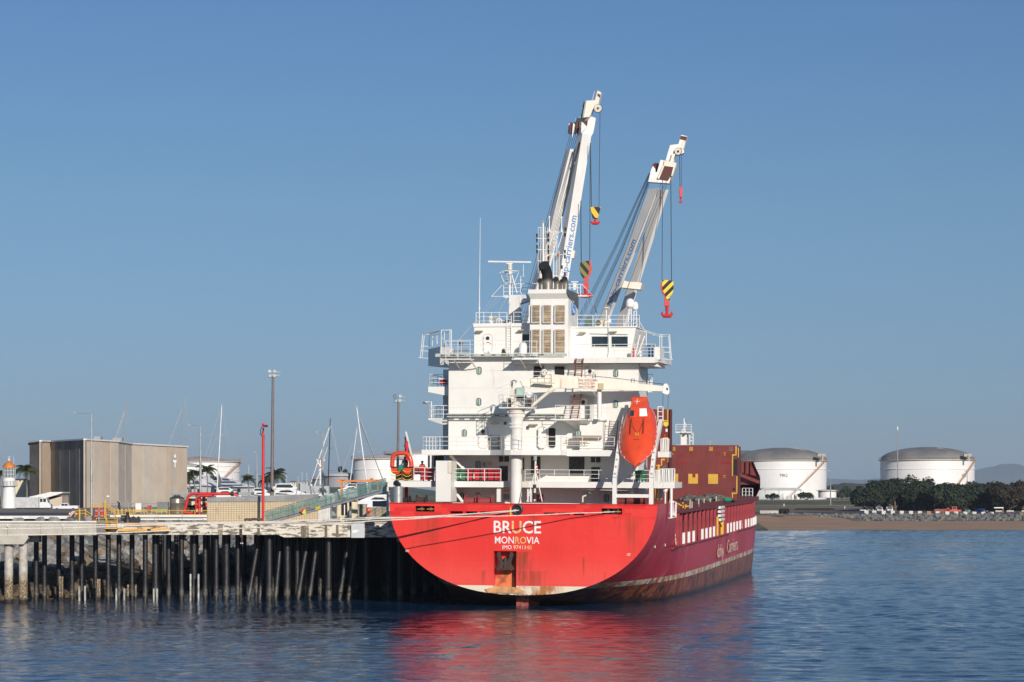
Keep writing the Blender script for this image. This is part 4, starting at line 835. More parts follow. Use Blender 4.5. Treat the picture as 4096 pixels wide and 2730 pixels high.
# rails of white bars at the starboard quarter
def bars(name, pts, h, n, parent=ship, r=.055, m=None):
    g = G(); pts = [Vector(p) for p in pts]
    for a, b_ in zip(pts, pts[1:]):
        g.rod(a + Vector((0, 0, h)), b_ + Vector((0, 0, h)), r * .6, 5)
        for i in range(n + 1): p = a.lerp(b_, i / n); g.rod(p, p + Vector((random.uniform(-.05, .05), 0, h)), r, 5)
    return put(g, name, m or WHITE2, parent)
Fq = lambda x, y, a: zq('F', x, y, a)
bars('barred_railing', [Fq(2020, 712, 4.8), Fq(2110, 715, 4.8)], 1.05, 4); bars('barred_railing', [Fq(2120, 712, 4.9), Fq(2340, 705, 6.7)], 1.15, 9)
part('quarter_balcony', WHITE, 'D', 1925, 1400, 2105, 1490, 9.0, 1.5); bars('barred_railing', [zq('D', 1975, 1400, 9), zq('D', 2090, 1400, 9)], 1.1, 5)
rail('railing', [zq('D', 1925, 925, 9.0), zq('D', 2005, 925, 9.0)], h=1.25, sp=.5, r=.05)
g = G(); rect(g, 'D', 1765, 270, 1838, 470, 13.0, .08); put(g, 'side_ladder_frame', mat('pale_grey_paint', (.62, .64, .66)), ship); rail('railing', [zq('D', 1770, 350, 12.5), zq('D', 1840, 350, 12.5)], h=.9, sp=.4)
g = G(); x = zq('F', 2295, 900, 5.5).x; g.rod((x, 5.5, 7.4), (x, 5.5, zp['Ab']), .12, 8); put(g, 'deck_pillar', WHITE, ship)
bars('barred_railing', [(11.42, 8.0, ZT - .9), (11.42, 12.2, ZT - 1.2)], 1.25, 6, r=.06); g = G(); g.box(11.30, 11.46, 7.8, 12.4, ZT - 1.3, ZT - 1.2); put(g, 'platform_edge', WHITE, ship)
g = G()
for k, pl, a_ in (('F', [(2095, 430), (2090, 700)], 7), ('F', [(2070, 810), (2060, 1000)], 8)): g.tube(S(k, pl, a_), .1, 6)
rect(g, 'F', 2060, 435, 2125, 450, 6.9, .2); rect(g, 'F', 2070, 495, 2115, 505, 6.9, .2); put(g, 'yellow_stanchion', YEL, ship)
part('locker', mat('pale_grey_paint', (0, 0, 0)), 'F', 2095, 810, 2150, 970, 8.5, .6)
g = G(); c = Fq(2200, 940, 6); g.rod((c.x, 6, 7.45), c + Vector((0, 0, .4)), .07, 6); g.ball(c + Vector((0, 0, .55)), .2, 8); put(g, 'deck_lamp_post', WHITE2, ship)
g = G(); g.beam(Fq(2160, 500, 6.2), Fq(2215, 445, 6.2), .35, .2); put(g, 'deck_floodlight', DKGREY, ship)
# ============================================================= BINS, RESCUE BOAT, PEOPLE
def bin_(k, x0, y0, x1, y1, a, m, label, grp):
    p = zq(k, x0, y1, a); r = zq(k, x1, y0, a); z0 = zAt; H = max(.95, r.z - z0); o = thing('wheelie_bin', label, 'bin', ((p.x + r.x) / 2, a + .35, z0), SHIP, grp); e = .05
    g = G(); g.hexa([(p.x + e, a + .06, z0 + .1), (r.x - e, a + .06, z0 + .1), (r.x - e, a + .64, z0 + .1), (p.x + e, a + .64, z0 + .1)], [(p.x, a, z0 + H * .93), (r.x, a, z0 + H * .93), (r.x, a + .7, z0 + H * .93), (p.x, a + .7, z0 + H * .93)]); put(g, 'bin_body', m, o)
    g = G(); g.box(p.x - .03, r.x + .03, a - .04, a + .74, z0 + H * .93, z0 + H); g.hexa([(p.x, a, z0 + H), (r.x, a, z0 + H), (r.x, a + .7, z0 + H), (p.x, a + .7, z0 + H)], [(p.x + .1, a + .1, z0 + H + .07), (r.x - .1, a + .1, z0 + H + .07), (r.x - .1, a + .6, z0 + H + .07), (p.x + .1, a + .6, z0 + H + .07)]); put(g, 'bin_lid', m, o)
    g = G()
    for s_ in (p.x + .12, r.x - .12): g.lathe([(.1, -.03), (.1, .03)], (s_, a + .62, z0 + .1), 10, 'X')
    put(g, 'bin_wheels', BLACK, o)
RED2 = mat('red_plastic_worn', (.5, .02, .03), .4, var=.15)
for x0, y0, x1, y1, m_, lb in ((1157, 525, 1238, 680, GREENB, 'dark green bin at the left end of the bin row behind the middle railing'), (1262, 525, 1347, 680, GREENB, 'dark green bin with a red bin close on its right'),
        (1360, 505, 1448, 685, REDB, 'red bin directly right of the green bins'), (1475, 512, 1558, 685, RED2, 'red bin second after the green ones, behind a hanging white rope'), (1580, 505, 1672, 685, RED2, 'middle sized red bin, third of the red ones in the row'),
        (1690, 498, 1785, 685, REDB, 'tall red bin last but one towards the round crane post'), (1792, 498, 1890, 685, REDB, 'red bin at the right end of the row, nearest the dark doorway')): bin_('E', x0, y0, x1, y1, 5.5, m_, lb, 'bins behind the stern railing')
bin_('E', 628, 490, 835, 675, 5.2, REDB, 'large dark red bin beside the white vent trunk on the port side', 'bins behind the stern railing')
bin_('F', 1722, 552, 1800, 710, 5.6, GREENB, 'green bin under the lifeboat, left one of the pair', 'bins behind the stern railing'); bin_('F', 1806, 552, 1905, 700, 5.6, GREENB, 'green bin under the lifeboat, right one by the ramp leg', 'bins behind the stern railing')
bin_('F', 2170, 520, 2270, 600, 7.0, GREENB, 'green bin behind the barred white rail at the starboard corner', 'bins behind the stern railing')
# rescue boat on the port quarter
rb = thing('rescue_boat', 'small orange rescue boat with a rounded arch frame on the port deck', 'rescue boat', zq('E', 345, 670, 4.6), SHIP)
for s0, s1, y2 in ((168, 345, 585), (345, 528, 585)):
    g = G(); mid = (s0 + s1) / 2; lft = s0 < 200
    pl = [(s0, 465), (s1, 465), (s1 - (0 if lft else 10), 520), (s1 - 70 if lft else s1 - 75, y2), (s0 + 45 if lft else s0 + 45, y2 - 10), (s0 + 8, 540)]
    g.prism(S('E', pl, 4.5), (0, 4.8, 0)); put(g, 'boat_hull', ORNG, rb)
g = G(); rect(g, 'E', 160, 462, 530, 474, 4.4, 5.0); put(g, 'rubbing_strake', BLACK, rb)
g = G(); g.tube(S('E', [(190, 470), (192, 400), (200, 320), (225, 270), (275, 250), (340, 250), (400, 252), (445, 275), (475, 330), (490, 400), (495, 470)], 4.9), .19, 10); put(g, 'arch_frame', ORNG, rb, True)
g = G()
for y in (525, 590, 650):
    g.tube(S('E', [(170, y), (210, y + 18), (260, y + 18), (335, y - 10)], 4.35), .028, 4); g.tube(S('E', [(355, y - 10), (400, y + 22), (450, y + 22), (495, y - 5)], 4.35), .028, 4)
put(g, 'grab_rope', HYEL, rb)
g = G(); rect(g, 'E', 245, 520, 340, 670, 4.7, .8); rect(g, 'E', 360, 560, 500, 670, 4.7, .8); put(g, 'boat_cradle', HOLE, rb); g = G(); rect(g, 'E', 335, 510, 355, 670, 4.4, .2); rect(g, 'E', 490, 500, 520, 670, 4.4, .3); put(g, 'cradle_post', DKRED, rb)
g = G(); pl = [(280, 505), (300, 440), (325, 425), (350, 440), (368, 500), (340, 515), (300, 512)]; g.prism(S('E', pl, 4.25), (0, .5, 0)); put(g, 'green_tarpaulin', mat('green_tarp', (.02, .22, .14), .6), rb)
rc = thing('rescue_boat_crane', 'slim red crane post with hanging chain behind the orange arch', 'crane', (zq('E', 412, 900, 7).x, 7, 7.45), SHIP)
g = G(); x = zq('E', 412, 900, 7).x; g.rod((x, 7, 7.45), (x, 7, zq('E', 0, 60, 7).z), .16, 10); put(g, 'crane_post', REDP, rc)
g = G(); g.tube(S('E', [(405, 60), (385, 20), (400, 0), (395, 80), (380, 150), (410, 170), (400, 230)], 6.7), .035, 5); put(g, 'hoses', WIRE, rc)
g = G(); a_ = S('E', [(425, 0), (500, 290)], 12.5); g.beam(a_[0] + Vector((-.1, 0, .5)), a_[1], .15, .15); put(g, 'ladder_boom', mat('pale_grey_paint', (0, 0, 0)), rc)
g = G()
for i in range(14): p = (a_[0]).lerp(a_[1], i / 14); g.box(p.x - .16, p.x - .08, 12.2, 12.3, p.z - .06, p.z + .06)
put(g, 'boom_hole', HOLE, rc)['kind'] = 'stuff'
def person(label, base, frame, shirt, hat, h=1.75, lean=0.0, yaw=0.0, arm=.25):
    o = thing('person', label, 'person', base, frame); b = Vector(base); k = h / 1.75
    sk = [(0, 0, .92), (0, .02, 1.12), (0, .03 + lean, 1.36), (0, .03 + lean, 1.48), (0, .02 + lean, 1.58), (0, .0 + lean, 1.70),
          (.10, 0, .88), (.12, .02, .5), (.12, -.02, .08), (.12, .12, .03), (-.10, 0, .88), (-.12, .05, .5), (-.12, 0, .08), (-.12, .14, .03),
          (.2, .02 + lean, 1.38), (.26, .05 + lean, 1.12), (.2, arm + lean, .98), (.18, arm + .1 + lean, .96), (-.2, .02 + lean, 1.38), (-.27, .02 + lean, 1.1), (-.24, .12 + lean, .88), (-.23, .15 + lean, .8)]
    ed = [(0, 1), (1, 2), (2, 3), (3, 4), (4, 5), (0, 6), (6, 7), (7, 8), (8, 9), (0, 10), (10, 11), (11, 12), (12, 13), (2, 14), (14, 15), (15, 16), (16, 17), (2, 18), (18, 19), (19, 20), (20, 21)]
    rs = [.15, .14, .17, .06, .085, .09, .1, .07, .05, .045, .1, .07, .05, .045, .07, .05, .04, .04, .07, .05, .04, .04]
    me = bpy.data.meshes.new('body'); me.from_pydata([((x * math.cos(yaw) - y * math.sin(yaw)) * k, (x * math.sin(yaw) + y * math.cos(yaw)) * k, z * k) for x, y, z in sk], ed, [])
    ob = bpy.data.objects.new('body', me); COL.objects.link(ob); md = ob.modifiers.new('skin', 'SKIN'); ob.modifiers.new('sub', 'SUBSURF').levels = 1
    for v, r_ in zip(me.skin_vertices[0].data, rs): v.radius = (r_ * k, r_ * k)
    me.skin_vertices[0].data[0].use_root = True
    dg = bpy.context.evaluated_depsgraph_get(); dg.update(); m2 = bpy.data.meshes.new_from_object(ob.evaluated_get(dg)); bpy.data.objects.remove(ob)
    m2.materials.clear(); m2.materials.append(shirt); ob = bpy.data.objects.new('body', m2); COL.objects.link(ob); ob.parent = o
    g = G(); g.ball(b + Vector((0, 0, 1.66 * k)) + Vector((-lean * math.sin(yaw), lean * math.cos(yaw), 0)), .125 * k, 10, (1, 1, .8)); g.lathe([(.16, 1.655 * k), (.15, 1.67 * k)], b + Vector((-lean * math.sin(yaw), lean * math.cos(yaw), 0)), 12); put(g, 'hard_hat', hat, o, True)
    g = G(); g.ball(b + Vector((0, -.02, 1.60 * k)) + Vector((-lean * math.sin(yaw), lean * math.cos(yaw), 0)), .098 * k, 8); put(g, 'face', mat('skin', (.25, .13, .08)), o, True)
person('crew member in an orange boiler suit and dark hat between rescue boat and big bin', (zq('E', 662, 400, 6.4).x, 6.4, zAt), SHIP, mat('orange_boiler_suit', (.6, .10, .03), .8), DKGREY)
person('dark clothed crew member standing inside the rescue boat arch', (zq('E', 392, 400, 5.6).x, 5.6, zAt + .35), SHIP, mat('dark_clothes', (.015, .02, .02), .9), DKGREY, yaw=.5)
# ============================================================= MASTS AND ROOF GEAR
am = 12.5
def Rq(x, y, a=None): return zq('R', x, y, am if a is None else a)
rm = thing  # alias kept short
g = G(); g.hexa([zq('A', 1553, 780, am - .4), zq('A', 1722, 780, am - .4), zq('A', 1722, 780, am - .4) + Vector((0, 1, 0)), zq('A', 1553, 780, am - .4) + Vector((0, 1, 0))], [zq('A', 1550, 335, am - .4), zq('A', 1710, 335, am - .4), zq('A', 1710, 335, am - .4) + Vector((0, 1, 0)), zq('A', 1550, 335, am - .4) + Vector((0, 1, 0))])
rmast = put(g, 'radar_mast', WHITE, ship)
g = G(); g.prism([Rq(665, 1285), Rq(1100, 1290), Rq(1100, 1345), Rq(1050, 1350), Rq(915, 1395), Rq(900, 1350), Rq(760, 1325)], (0, 1.4, 0)); g.prism([Rq(665, 1285), Rq(1100, 1290), Rq(1100, 1250), Rq(680, 1262)], (0, 1.6, 0)); put(g, 'mast_platform', mat('pale_grey_paint', (0, 0, 0)), rmast)
rail('platform_railing', [Rq(683, 1265), Rq(1240, 1165 + 90)], rmast, h=1.0, sp=.9, r=.03)
g = G(); g.tube([Rq(778, 1270), Rq(778, 875)], .10, 10); g.tube([Rq(895, 1230), Rq(800, 890)], .05, 6); put(g, 'mast_pole', WHITE2, rmast, True)
g = G(); c = Rq(775, 890); g.torus(c, .88, .035, 'Z', 22, 5); c2 = Rq(775, 1065); g.torus(c2, .46, .03, 'Z', 16, 5)
for a in (0, 2.2, 3.4, 5.2): g.rod(c + Vector((math.cos(a) * .86, math.sin(a) * .86, 0)), c2 + Vector((math.cos(a) * .46, math.sin(a) * .46, 0)), .03, 5)
for y in (930, 970, 1010): g.rod(Rq(722, y), Rq(775, y), .025, 5)
put(g, 'climbing_guard', WHITE2, rmast)
g = G(); c = Rq(780, 865); g.lathe([(.22, 0), (.24, .1), (.22, .15), (.24, .2), (.22, .5)], c, 14); put(g, 'scanner_gearbox', mat('grubby_white_ring', (0, 0, 0)), rmast, True)
g = G(); a = Rq(443, 733); b_ = Rq(1115, 743); g.beam(a, b_, .12, .13); g.prism([Rq(710, 750), Rq(850, 750), Rq(815, 772), Rq(740, 772)], (0, .15, 0)); put(g, 'radar_scanner', WHITE2, rmast)
g = G()
for pl in ([(495, 1280), (660, 1100)], [(495, 1280), (680, 1280)], [(947, 1225), (950, 960), (1003, 965), (1000, 950)], [(994, 960), (994, 780)]): g.tube([Rq(*p) for p in pl], .03, 5)
g.torus(Rq(955, 1025), .08, .02, 'Y', 10, 4); put(g, 'aerial_bracket', WHITE2, rmast)
g = G(); b0 = zq('A', 1085, 790, 11); t0 = Rq(318, 45, 11); md_ = b0.lerp(t0, .45); g.rod(b0, b0.lerp(t0, .2), .05, 8, .045); g.rod(b0.lerp(t0, .2), md_, .045, 6, .035); g.rod(md_, t0, .03, 6, .018); g.rod(b0.lerp(t0, .15) , b0.lerp(t0, .165), .09, 8); put(g, 'whip_aerial', WHITE2, ship)
g = G()
for x0, y0, x1, y1 in ((505, 1300, 330, 1545), (575, 1300, 370, 1540), (645, 1300, 400, 1540), (745, 1290, 585, 1560), (800, 1310, 750, 1560)): g.rod(Rq(x0, y0), Rq(x1, y1, 11), .013, 4)
g.rod(zq('A', 1020, 735, 11), zq('A', 740, 1060, 9), .03, 4); put(g, 'rigging_wire', mat('pale_wire', (.4, .4, .42)), rmast)
# roof rails and gear (port)
rail('railing', [zq('A', 1035, 790, 9.7), zq('A', 1520, 790, 9.7)], h=1.1, sp=.75, r=.03); rail('railing', [zq('A', 1625, 785, 9.7), zq('A', 1868, 785, 9.7)], h=1.1, sp=1.0)
g = G(); g.tube([zq('A', x, y, 10.5) for x, y in ((1350, 790), (1350, 720), (1375, 690), (1415, 690), (1438, 720), (1438, 790))], .06, 6); g.tube([zq('A', x, y, 10.3) for x, y in ((1265, 790), (1268, 720), (1290, 705), (1300, 730), (1285, 760))], .05, 6); put(g, 'vent_gooseneck', WHITE2, ship)
part('roof_locker', mat('cream_paint', (0, 0, 0)), 'A', 1240, 645, 1295, 790, 10.8, .5); part('roof_box', GREYP, 'A', 1325, 640, 1360, 700, 11, .3); part('compass_house', GREYP, 'A', 1370, 708, 1550, 790, 13, 1.0)
g = G(); c = zq('A', 1772, 1228, 8.6); g.lathe([(.38, 0), (.38, .65), (.3, .9), (.12, 1.02)], (c.x, 8.6, zpd), 16); put(g, 'life_raft_canister', WHITE2, ship, True)
g = G(); c = zq('A', 797, 1080, 11); g.ball(c, .2, 10); put(g, 'searchlight', DKGREY, ship)
g = G(); g.tube([zq('A', x, 1170 + (i % 2) * 30, 8.5) for i, x in enumerate(range(760, 940, 20))], .05, 5); put(g, 'coiled_hose', WOOD, ship)
g = G(); g.prism(S('A', [(1430, 1228), (1445, 1160), (1475, 1155), (1492, 1228)], 8.2), (0, .3, 0)); put(g, 'rope_bundle', BROWN, ship)
for x in ((1150, 1090), (1345, 1335), (1950, 1920)):
    g = G(); g.beam(zq('A', x[0], 1230, 8), zq('A', x[1], 1060, 8), .05, .05); put(g, 'deck_stanchion', WHITE2, ship)
# roof gear (starboard)
rail('railing', [zq('B', 665, 825, 9.7), zq('B', 1635, 825, 9.7)], h=1.05, sp=1.35, r=.028)
part('air_conditioner', mat('cream_paint', (0, 0, 0)), 'B', 945, 690, 1105, 815, 10.5, .5)
g = G(); c = zq('B', 992, 755, 10.45); g.lathe([(.24, -.02), (.22, 0)], c, 16, 'Y'); put(g, 'fan_grille', DKGREY, ship)
g = G(); g.prism(S('B', [(785, 790), (780, 690), (820, 665), (870, 668), (900, 700), (895, 790)], 11), (0, .6, 0)); put(g, 'covered_compass', mat('dull_green_tarp', (.10, .16, .13), .8), ship)
g = G(); g.rod(zq('B', 1112, 825, 10.6), zq('B', 1118, 540, 10.6), .05, 8); put(g, 'aerial_post', WHITE2, ship); g = G(); g.lathe([(.1, -.1), (.3, -.02), (.3, .06), (.2, .1), (.02, .12)], zq('B', 1118, 525, 10.6), 18); put(g, 'mushroom_aerial', mat('cream_paint', (0, 0, 0)), ship, True)
for x, y0, y1, rr, yb in ((1490, 370, 500, .37, 825), (1572, 420, 535, .27, 825)):
    g = G(); c = zq('B', x, y1, 11); H = zq('B', x, y0, 11).z - c.z; g.lathe([(rr * .6, -.12), (rr, 0), (rr, H * .5), (rr * .85, H * .78), (rr * .5, H * .95), (.02, H)], c, 20); dm = put(g, 'satellite_dome', WHITE2, ship, True)
    g = G(); b_ = zq('B', x, yb, 11)
    for dx in (-.16, .16): g.rod((c.x + dx, 11, b_.z), (c.x + dx * .6, 11, c.z), .045, 6)
    for k_ in range(5): z = b_.z + (c.z - b_.z) * k_ / 5; g.rod((c.x - .15, 11, z), (c.x + .15, 11, z + .2), .025, 4)
    put(g, 'dome_pedestal', WHITE2, dm)
g = G(); rect(g, 'B', 1590, 640, 1620, 660, 11, .3); rect(g, 'B', 1580, 740, 1632, 770, 11, .3); rect(g, 'B', 1525, 720, 1560, 800, 11.3, .2); put(g, 'signal_horn', DKGREY, ship)
part('roof_box', WHITE2, 'B', 1140, 690, 1190, 760, 11, .3)
for k, x0, y0, x1, y1, m_, nm in (('B', 1530, 1150, 1565, 1300, REDP, 'fire_hose'), ('B', 1775, 1150, 1800, 1300, mat('navy_cloth', (.02, .03, .08)), 'blue_cover'), ('B', 1828, 1150, 1848, 1300, mat('navy_cloth', (0, 0, 0)), 'blue_cover'), ('B', 1755, 1095, 1805, 1125, DKGREY, 'floodlight'), ('B', 1640, 1195, 1668, 1300, WHITE2, 'small_post')): part(nm, m_, k, x0, y0, x1, y1, 8.5, .25)
g = G(); g.prism(S('B', [(1840, 1080), (1870, 1075), (1890, 1125), (1860, 1130)], 8.4), (0, .3, 0)); put(g, 'floodlight', mat('dull_green_tarp', (0, 0, 0)), ship)
g = G(); 
for pl in ([(1575, 860), (1500, 1290)], [(1650, 940), (1560, 1290)], [(1720, 960), (1600, 1290)]): g.tube(S('B', pl, 10.5), .06, 5)
put(g, 'wing_support', WHITE2, ship)
# small radar by the funnel, starboard
g = G(); g.beam(zq('L', 590, 1030, 13), zq('L', 865, 1028, 13), .12, .1); put(g, 'radar_scanner', mat('blue_scanner', (.08, .22, .45), .4), ship)
g = G(); rect(g, 'L', 665, 1040, 708, 1098, 13, .4); rect(g, 'L', 670, 1100, 700, 1130, 13, .4); rect(g, 'L', 640, 1022, 730, 1036, 12.9, .15); put(g, 'scanner_gearbox', WHITE2, ship)
g = G()
for pl in ([(590, 1060), (780, 1062), (915, 1200), (712, 1208)], [(590, 1105), (760, 1105)], [(590, 1170), (740, 1175)], [(625, 1060), (625, 1130)], [(718, 1060), (718, 1205)], [(760, 1065), (760, 1200)]): g.tube(S('L', pl, 13), .035, 5)
rect(g, 'L', 712, 1195, 840, 1215, 13, 1.0); put(g, 'aerial_platform', WHITE2, ship)
# signal mast behind the funnel
def Lq(x, y, a=13.5): return zq('L', x, y, a)
g = G(); g.tube([Lq(292, 1110), Lq(290, 270)], .075, 8); sm = put(g, 'signal_mast', WHITE2, ship)
g = G(); 
for dx in (-38, 0, 38, 68): g.rod(Lq(292 + dx, 1000), Lq(290 + dx * .8, 345), .022, 4)
for i in range(34): y = 345 + i * 20; g.rod(Lq(255, y), Lq(325, y), .016, 4)
for x in (-18, 18): g.rod(Lq(440 + x, 1110), Lq(443 + x, 400), .03, 5)
g.rod(Lq(415, 1110), Lq(415, 650), .02, 4); g.rod(Lq(475, 1110), Lq(475, 420), .02, 4)
for i in range(36): y = 400 + i * 20; g.rod(Lq(420, y), Lq(462, y), .018, 4)
put(g, 'lattice_ladder', WHITE2, sm)['kind'] = 'stuff'
g = G()
for x0, y0, x1, y1, w in ((212, 485, 370, 487, .07), (212, 625, 370, 627, .07), (205, 765, 260, 767, .06), (330, 403, 575, 408, .06), (380, 690, 575, 688, .05), (320, 670, 480, 680, .05), (228, 350, 262, 345, .05), (480, 600, 540, 410, .06), (400, 950, 560, 960, .05), (228, 350, 228, 920, .03), (490, 1110, 495, 650, .05)): g.beam(Lq(x0, y0), Lq(x1, y1), w, w)
put(g, 'mast_crossarm', WHITE2, sm)
for x, y0, y1 in ((367, 200, 400), (521, 240, 405)):
    g = G(); g.lathe([(.12, 0), (.05, .35), (.04, 1.2), (.09, 1.22), (.09, 1.34), (.02, 1.4)], Lq(x, y1), 10); put(g, 'signal_aerial', WHITE2, sm, True)
g = G(); rect(g, 'L', 258, 275, 322, 282, 13.5, .1); rect(g, 'L', 278, 262, 300, 290, 13.4, .1); put(g, 'wind_vane', GREYP, sm)
for x, y, c_ in ((214, 448, 1), (214, 510, 0), (214, 590, 0), (214, 650, 1), (214, 735, 2), (357, 445, 1), (357, 505, 0), (357, 592, 1), (357, 650, 0), (357, 730, 1), (357, 790, 0), (569, 370, 0), (565, 440, 1), (563, 650, 0), (563, 715, 1), (525, 845, 0), (563, 932, 1), (455, 730, 2), (483, 690, 3)):
    g = G(); g.lathe([(.09, -.17), (.06, -.12), (.085, -.05), (.085, .08), (.1, .12), (.03, .17)], Lq(x, y, 13.3), 10); put(g, 'signal_lamp', (mat('dark_green_lamp', (.02, .035, .03)), mat('dark_red_lamp', (.06, .012, .012)), GREYP, mat('orange_lamp', (.6, .22, .05)))[c_], sm, True)
# flags
def flag(name, label, k, quad, a, m, sub=None):
    g = G(); P = [zq(k, x, y, a) for x, y in quad]; n = 6; vs_ = []
    for i in range(n + 1):
        f = i / n; w = Vector((0, math.sin(f * 7) * .06, 0)); vs_ += [P[0].lerp(P[3], f) + w, P[1].lerp(P[2], f) + w]
    g.add(vs_, [(2 * i, 2 * i + 1, 2 * i + 3, 2 * i + 2) for i in range(n)]); return solo(g, name, m, label, 'flag', SHIP)
def striped(name, c1, c2, sc, rot, ax=2):
    m, b = newmat(name, c1, .7); t = NT(m); w = t.xyz(t.map(t.coord(), (sc, sc, sc), (0, 0, 0), (0, rot, 0)))[ax]; f = t.m('GREATER_THAN', t.m('FRACT', t.m('ADD', w, 100.0)), .5); t.link(t.mix(f, c1, c2), b.inputs[0]); return m
flag('flag', 'small furled flag with red and white stripes on the stern light mast', 'F', [(165, 430), (185, 425), (218, 570), (190, 585)], 1.1, striped('flag_stripes', (.6, .03, .04), (.8, .8, .8), 4.2, .2))
flag('flag', 'limp dark blue flag hanging on a halyard beside the funnel', 'B', [(915, 480), (935, 478), (975, 600), (950, 590)], 12, mat('dark_blue_cloth', (.02, .03, .16), .8))
g = G(); 
for x0, y0, x1, y1 in ((890, 345, 1000, 800), (750, 350, 780, 800), (825, 380, 885, 820), (710, 400, 690, 640)): g.rod(zq('B', x0, y0, 12.2), zq('B', x1, y1, 11.5), .014, 4)
put(g, 'halyard', mat('pale_wire', (0, 0, 0)), ship)
# ============================================================= HOLD, HATCH COVERS, SIDE FRAMES
ZA = 7.85
g = G(); g.box(-11.0, 10.15, 15, 96, 4.8, 7.55); g.box(-9, 8.0, 96.01, 112, 4.8, 7.55); put(g, 'hold_coaming', DKRED, ship)
g = G(); g.box(-11.2, 11.2, 13, 94, 4.5, 4.7); put(g, 'main_deck', DKRED, ship)
g = G(); g.prism([(10.152, 15, ZA - .22), (11.4, 15, ZA - .22), (11.4, 90, ZA - .22), (10.9, 98, ZA - .22), (9.6, 109, ZA - .22), (8.4, 115, ZA - .22), (7, 115, ZA - .22), (7, 112, ZA - .22), (10.152, 96, ZA - .22)], (0, 0, .22)); put(g, 'upper_side_girder', DKRED, ship)
SHR = mat('faded_side_red', (.33, .035, .045), .5, var=.15, scale=.8)
a = 15.6; i = 0
FRA = []
while a < 115:
    FRA.append(a); a += 3.55
fm = None
for a in FRA:
    if fm is None:
        g = G(); g.box(-.14, .14, -.12, .12, 0, ZA - ZB - .22); g.prism([(-.3, -.03, ZA - ZB - .22), (.14, -.03, ZA - ZB - .22), (.14, -.03, ZA - ZB - .9)], (0, .06, 0)); fo = put(g, 'side_frame', SHR, ship); fm = fo.data
    else: fo = bpy.data.objects.new('side_frame', fm); COL.objects.link(fo); fo.parent = ship
    fo.location = (halfw(a, ZB) - .18, a, ZB)
bm_ = None
for j, a in enumerate(FRA[:-1]):
    if j in (4, 9, 10, 11, 17): continue
    if bm_ is None:
        g = G()
        for k_ in range(4): g.rod((0, .55 + k_ * .62, 0), (0, .55 + k_ * .62, 1.0), .065, 6)
        g.beam((0, .4, 1.0), (0, 2.6, 1.0), .07, .07); g.beam((0, .4, .55), (0, 2.6, .55), .05, .05); bo = put(g, 'side_railing', WHITE2, ship); bm_ = bo.data
    else: bo = bpy.data.objects.new('side_railing', bm_); COL.objects.link(bo); bo.parent = ship
    bo.location = (halfw(a, ZB) - .12, a, ZB + .02)
g = G(); pts = [(halfw(a, ZB) + .05, a, ZB - .05) for a in range(20, 62, 3)]; g.tube(pts, .12, 6); put(g, 'rubbing_bar', SHR, ship); g = G(); g.tube([(halfw(a, ZB) + .05, a, ZB - .0) for a in range(68, 116, 4)], .12, 6); put(g, 'rubbing_bar', SHR, ship)
g = G(); g.prism([(10.2, 15, 7.8), (11.4, 15, 7.8), (11.4, 15, ZB), (10.2, 15, ZB)], (0, .3, 0)); put(g, 'frame_end_plate', SHR, ship)
# gangway gear by the side opening
ga = FRA[9]
g = G(); g.box(11.2, 11.5, ga + .6, ga + 1.0, ZB, ZB + 1.9); g.box(11.2, 11.5, ga + 6, ga + 6.4, ZB, ZB + 1.6); g.beam((11.35, ga + .8, ZB + 1.9), (11.35, ga + 5, ZB + .9), .2, .15); put(g, 'gangway_bracket', YEL, ship)
g = G()
for k_ in range(4): g.box(11.3, 11.6, ga + 2, ga + 6.2, ZB + 1.5 + k_ * .42, ZB + 1.75 + k_ * .42)
put(g, 'gangway_fold', WHITE2, ship)
# hatch covers lying over the hold
for a0, a1 in ((15.5, 20), (24, 40), (40.3, 56), (56.3, 71), (76, 92), (92.3, 110)):
    g = G(); g.box(-10.6, 10.4, a0, a1, 7.6, 8.15); put(g, 'hatch_cover', DKRED, ship)
def upright(a, k, x0, x1, y0, y1, nm='upright_hatch_panel', d=1.2):
    p = zq(k, x0, y1, a); r = zq(k, x1, y0, a); g = G(); g.box(p.x, r.x, a, a + d, 8.16, r.z); return put(g, nm, DKRED, ship), p, r
hp, p, r = upright(72.5, 'N', -500, 1372, 712, 1560); g = G(); rr_ = zq('N', 1410, 735, 75); g.box(r.x + .02, rr_.x, 72.9, 76, 8.16, rr_.z); put(g, 'panel_edge_beam', DKRED, hp)
OCH = mat('ochre_yellow_paint', (.62, .36, .045), .55, var=.1, stain=.2)
def onp(x0, y0, x1, y1, m_, nm='painted_patch', d=.03, a=72.5, par=None): o = put(rect(G(), 'N', x0, y0, x1, y1, a - d, d - .004), nm, m_, par or hp); return o
for x in ((385, 1160, 442, 1312), (600, 1162, 752, 1315), (912, 1165, 1066, 1318)): onp(*x, OCH, 'yellow_square')
for x in ((490, 840, 540, 893), (638, 812, 697, 867), (1040, 818, 1096, 863), (1198, 835, 1250, 890), (430, 960, 502, 1006), (518, 962, 590, 1002), (1128, 958, 1222, 1000), (1222, 960, 1305, 998), (495, 1055, 522, 1118), (1195, 1070, 1232, 1120), (665, 1155, 712, 1218), (1070, 1163, 1124, 1215)): onp(*x, PATCHR, 'touched_up_patch', .04)
for cx in (340, 617, 929, 1243):
    for yy in (740, 772):
        for i in range(3):
            if cx == 340 and i == 0: continue
            onp(cx + i * 20, yy, cx + i * 20 + 16, yy + 28, OCH if cx < 1200 else WOOD, 'yellow_stencil', .035); onp(cx + i * 20 + 5, yy + 8, cx + i * 20 + 11, yy + 20, DKRED, 'stencil_gap', .045)
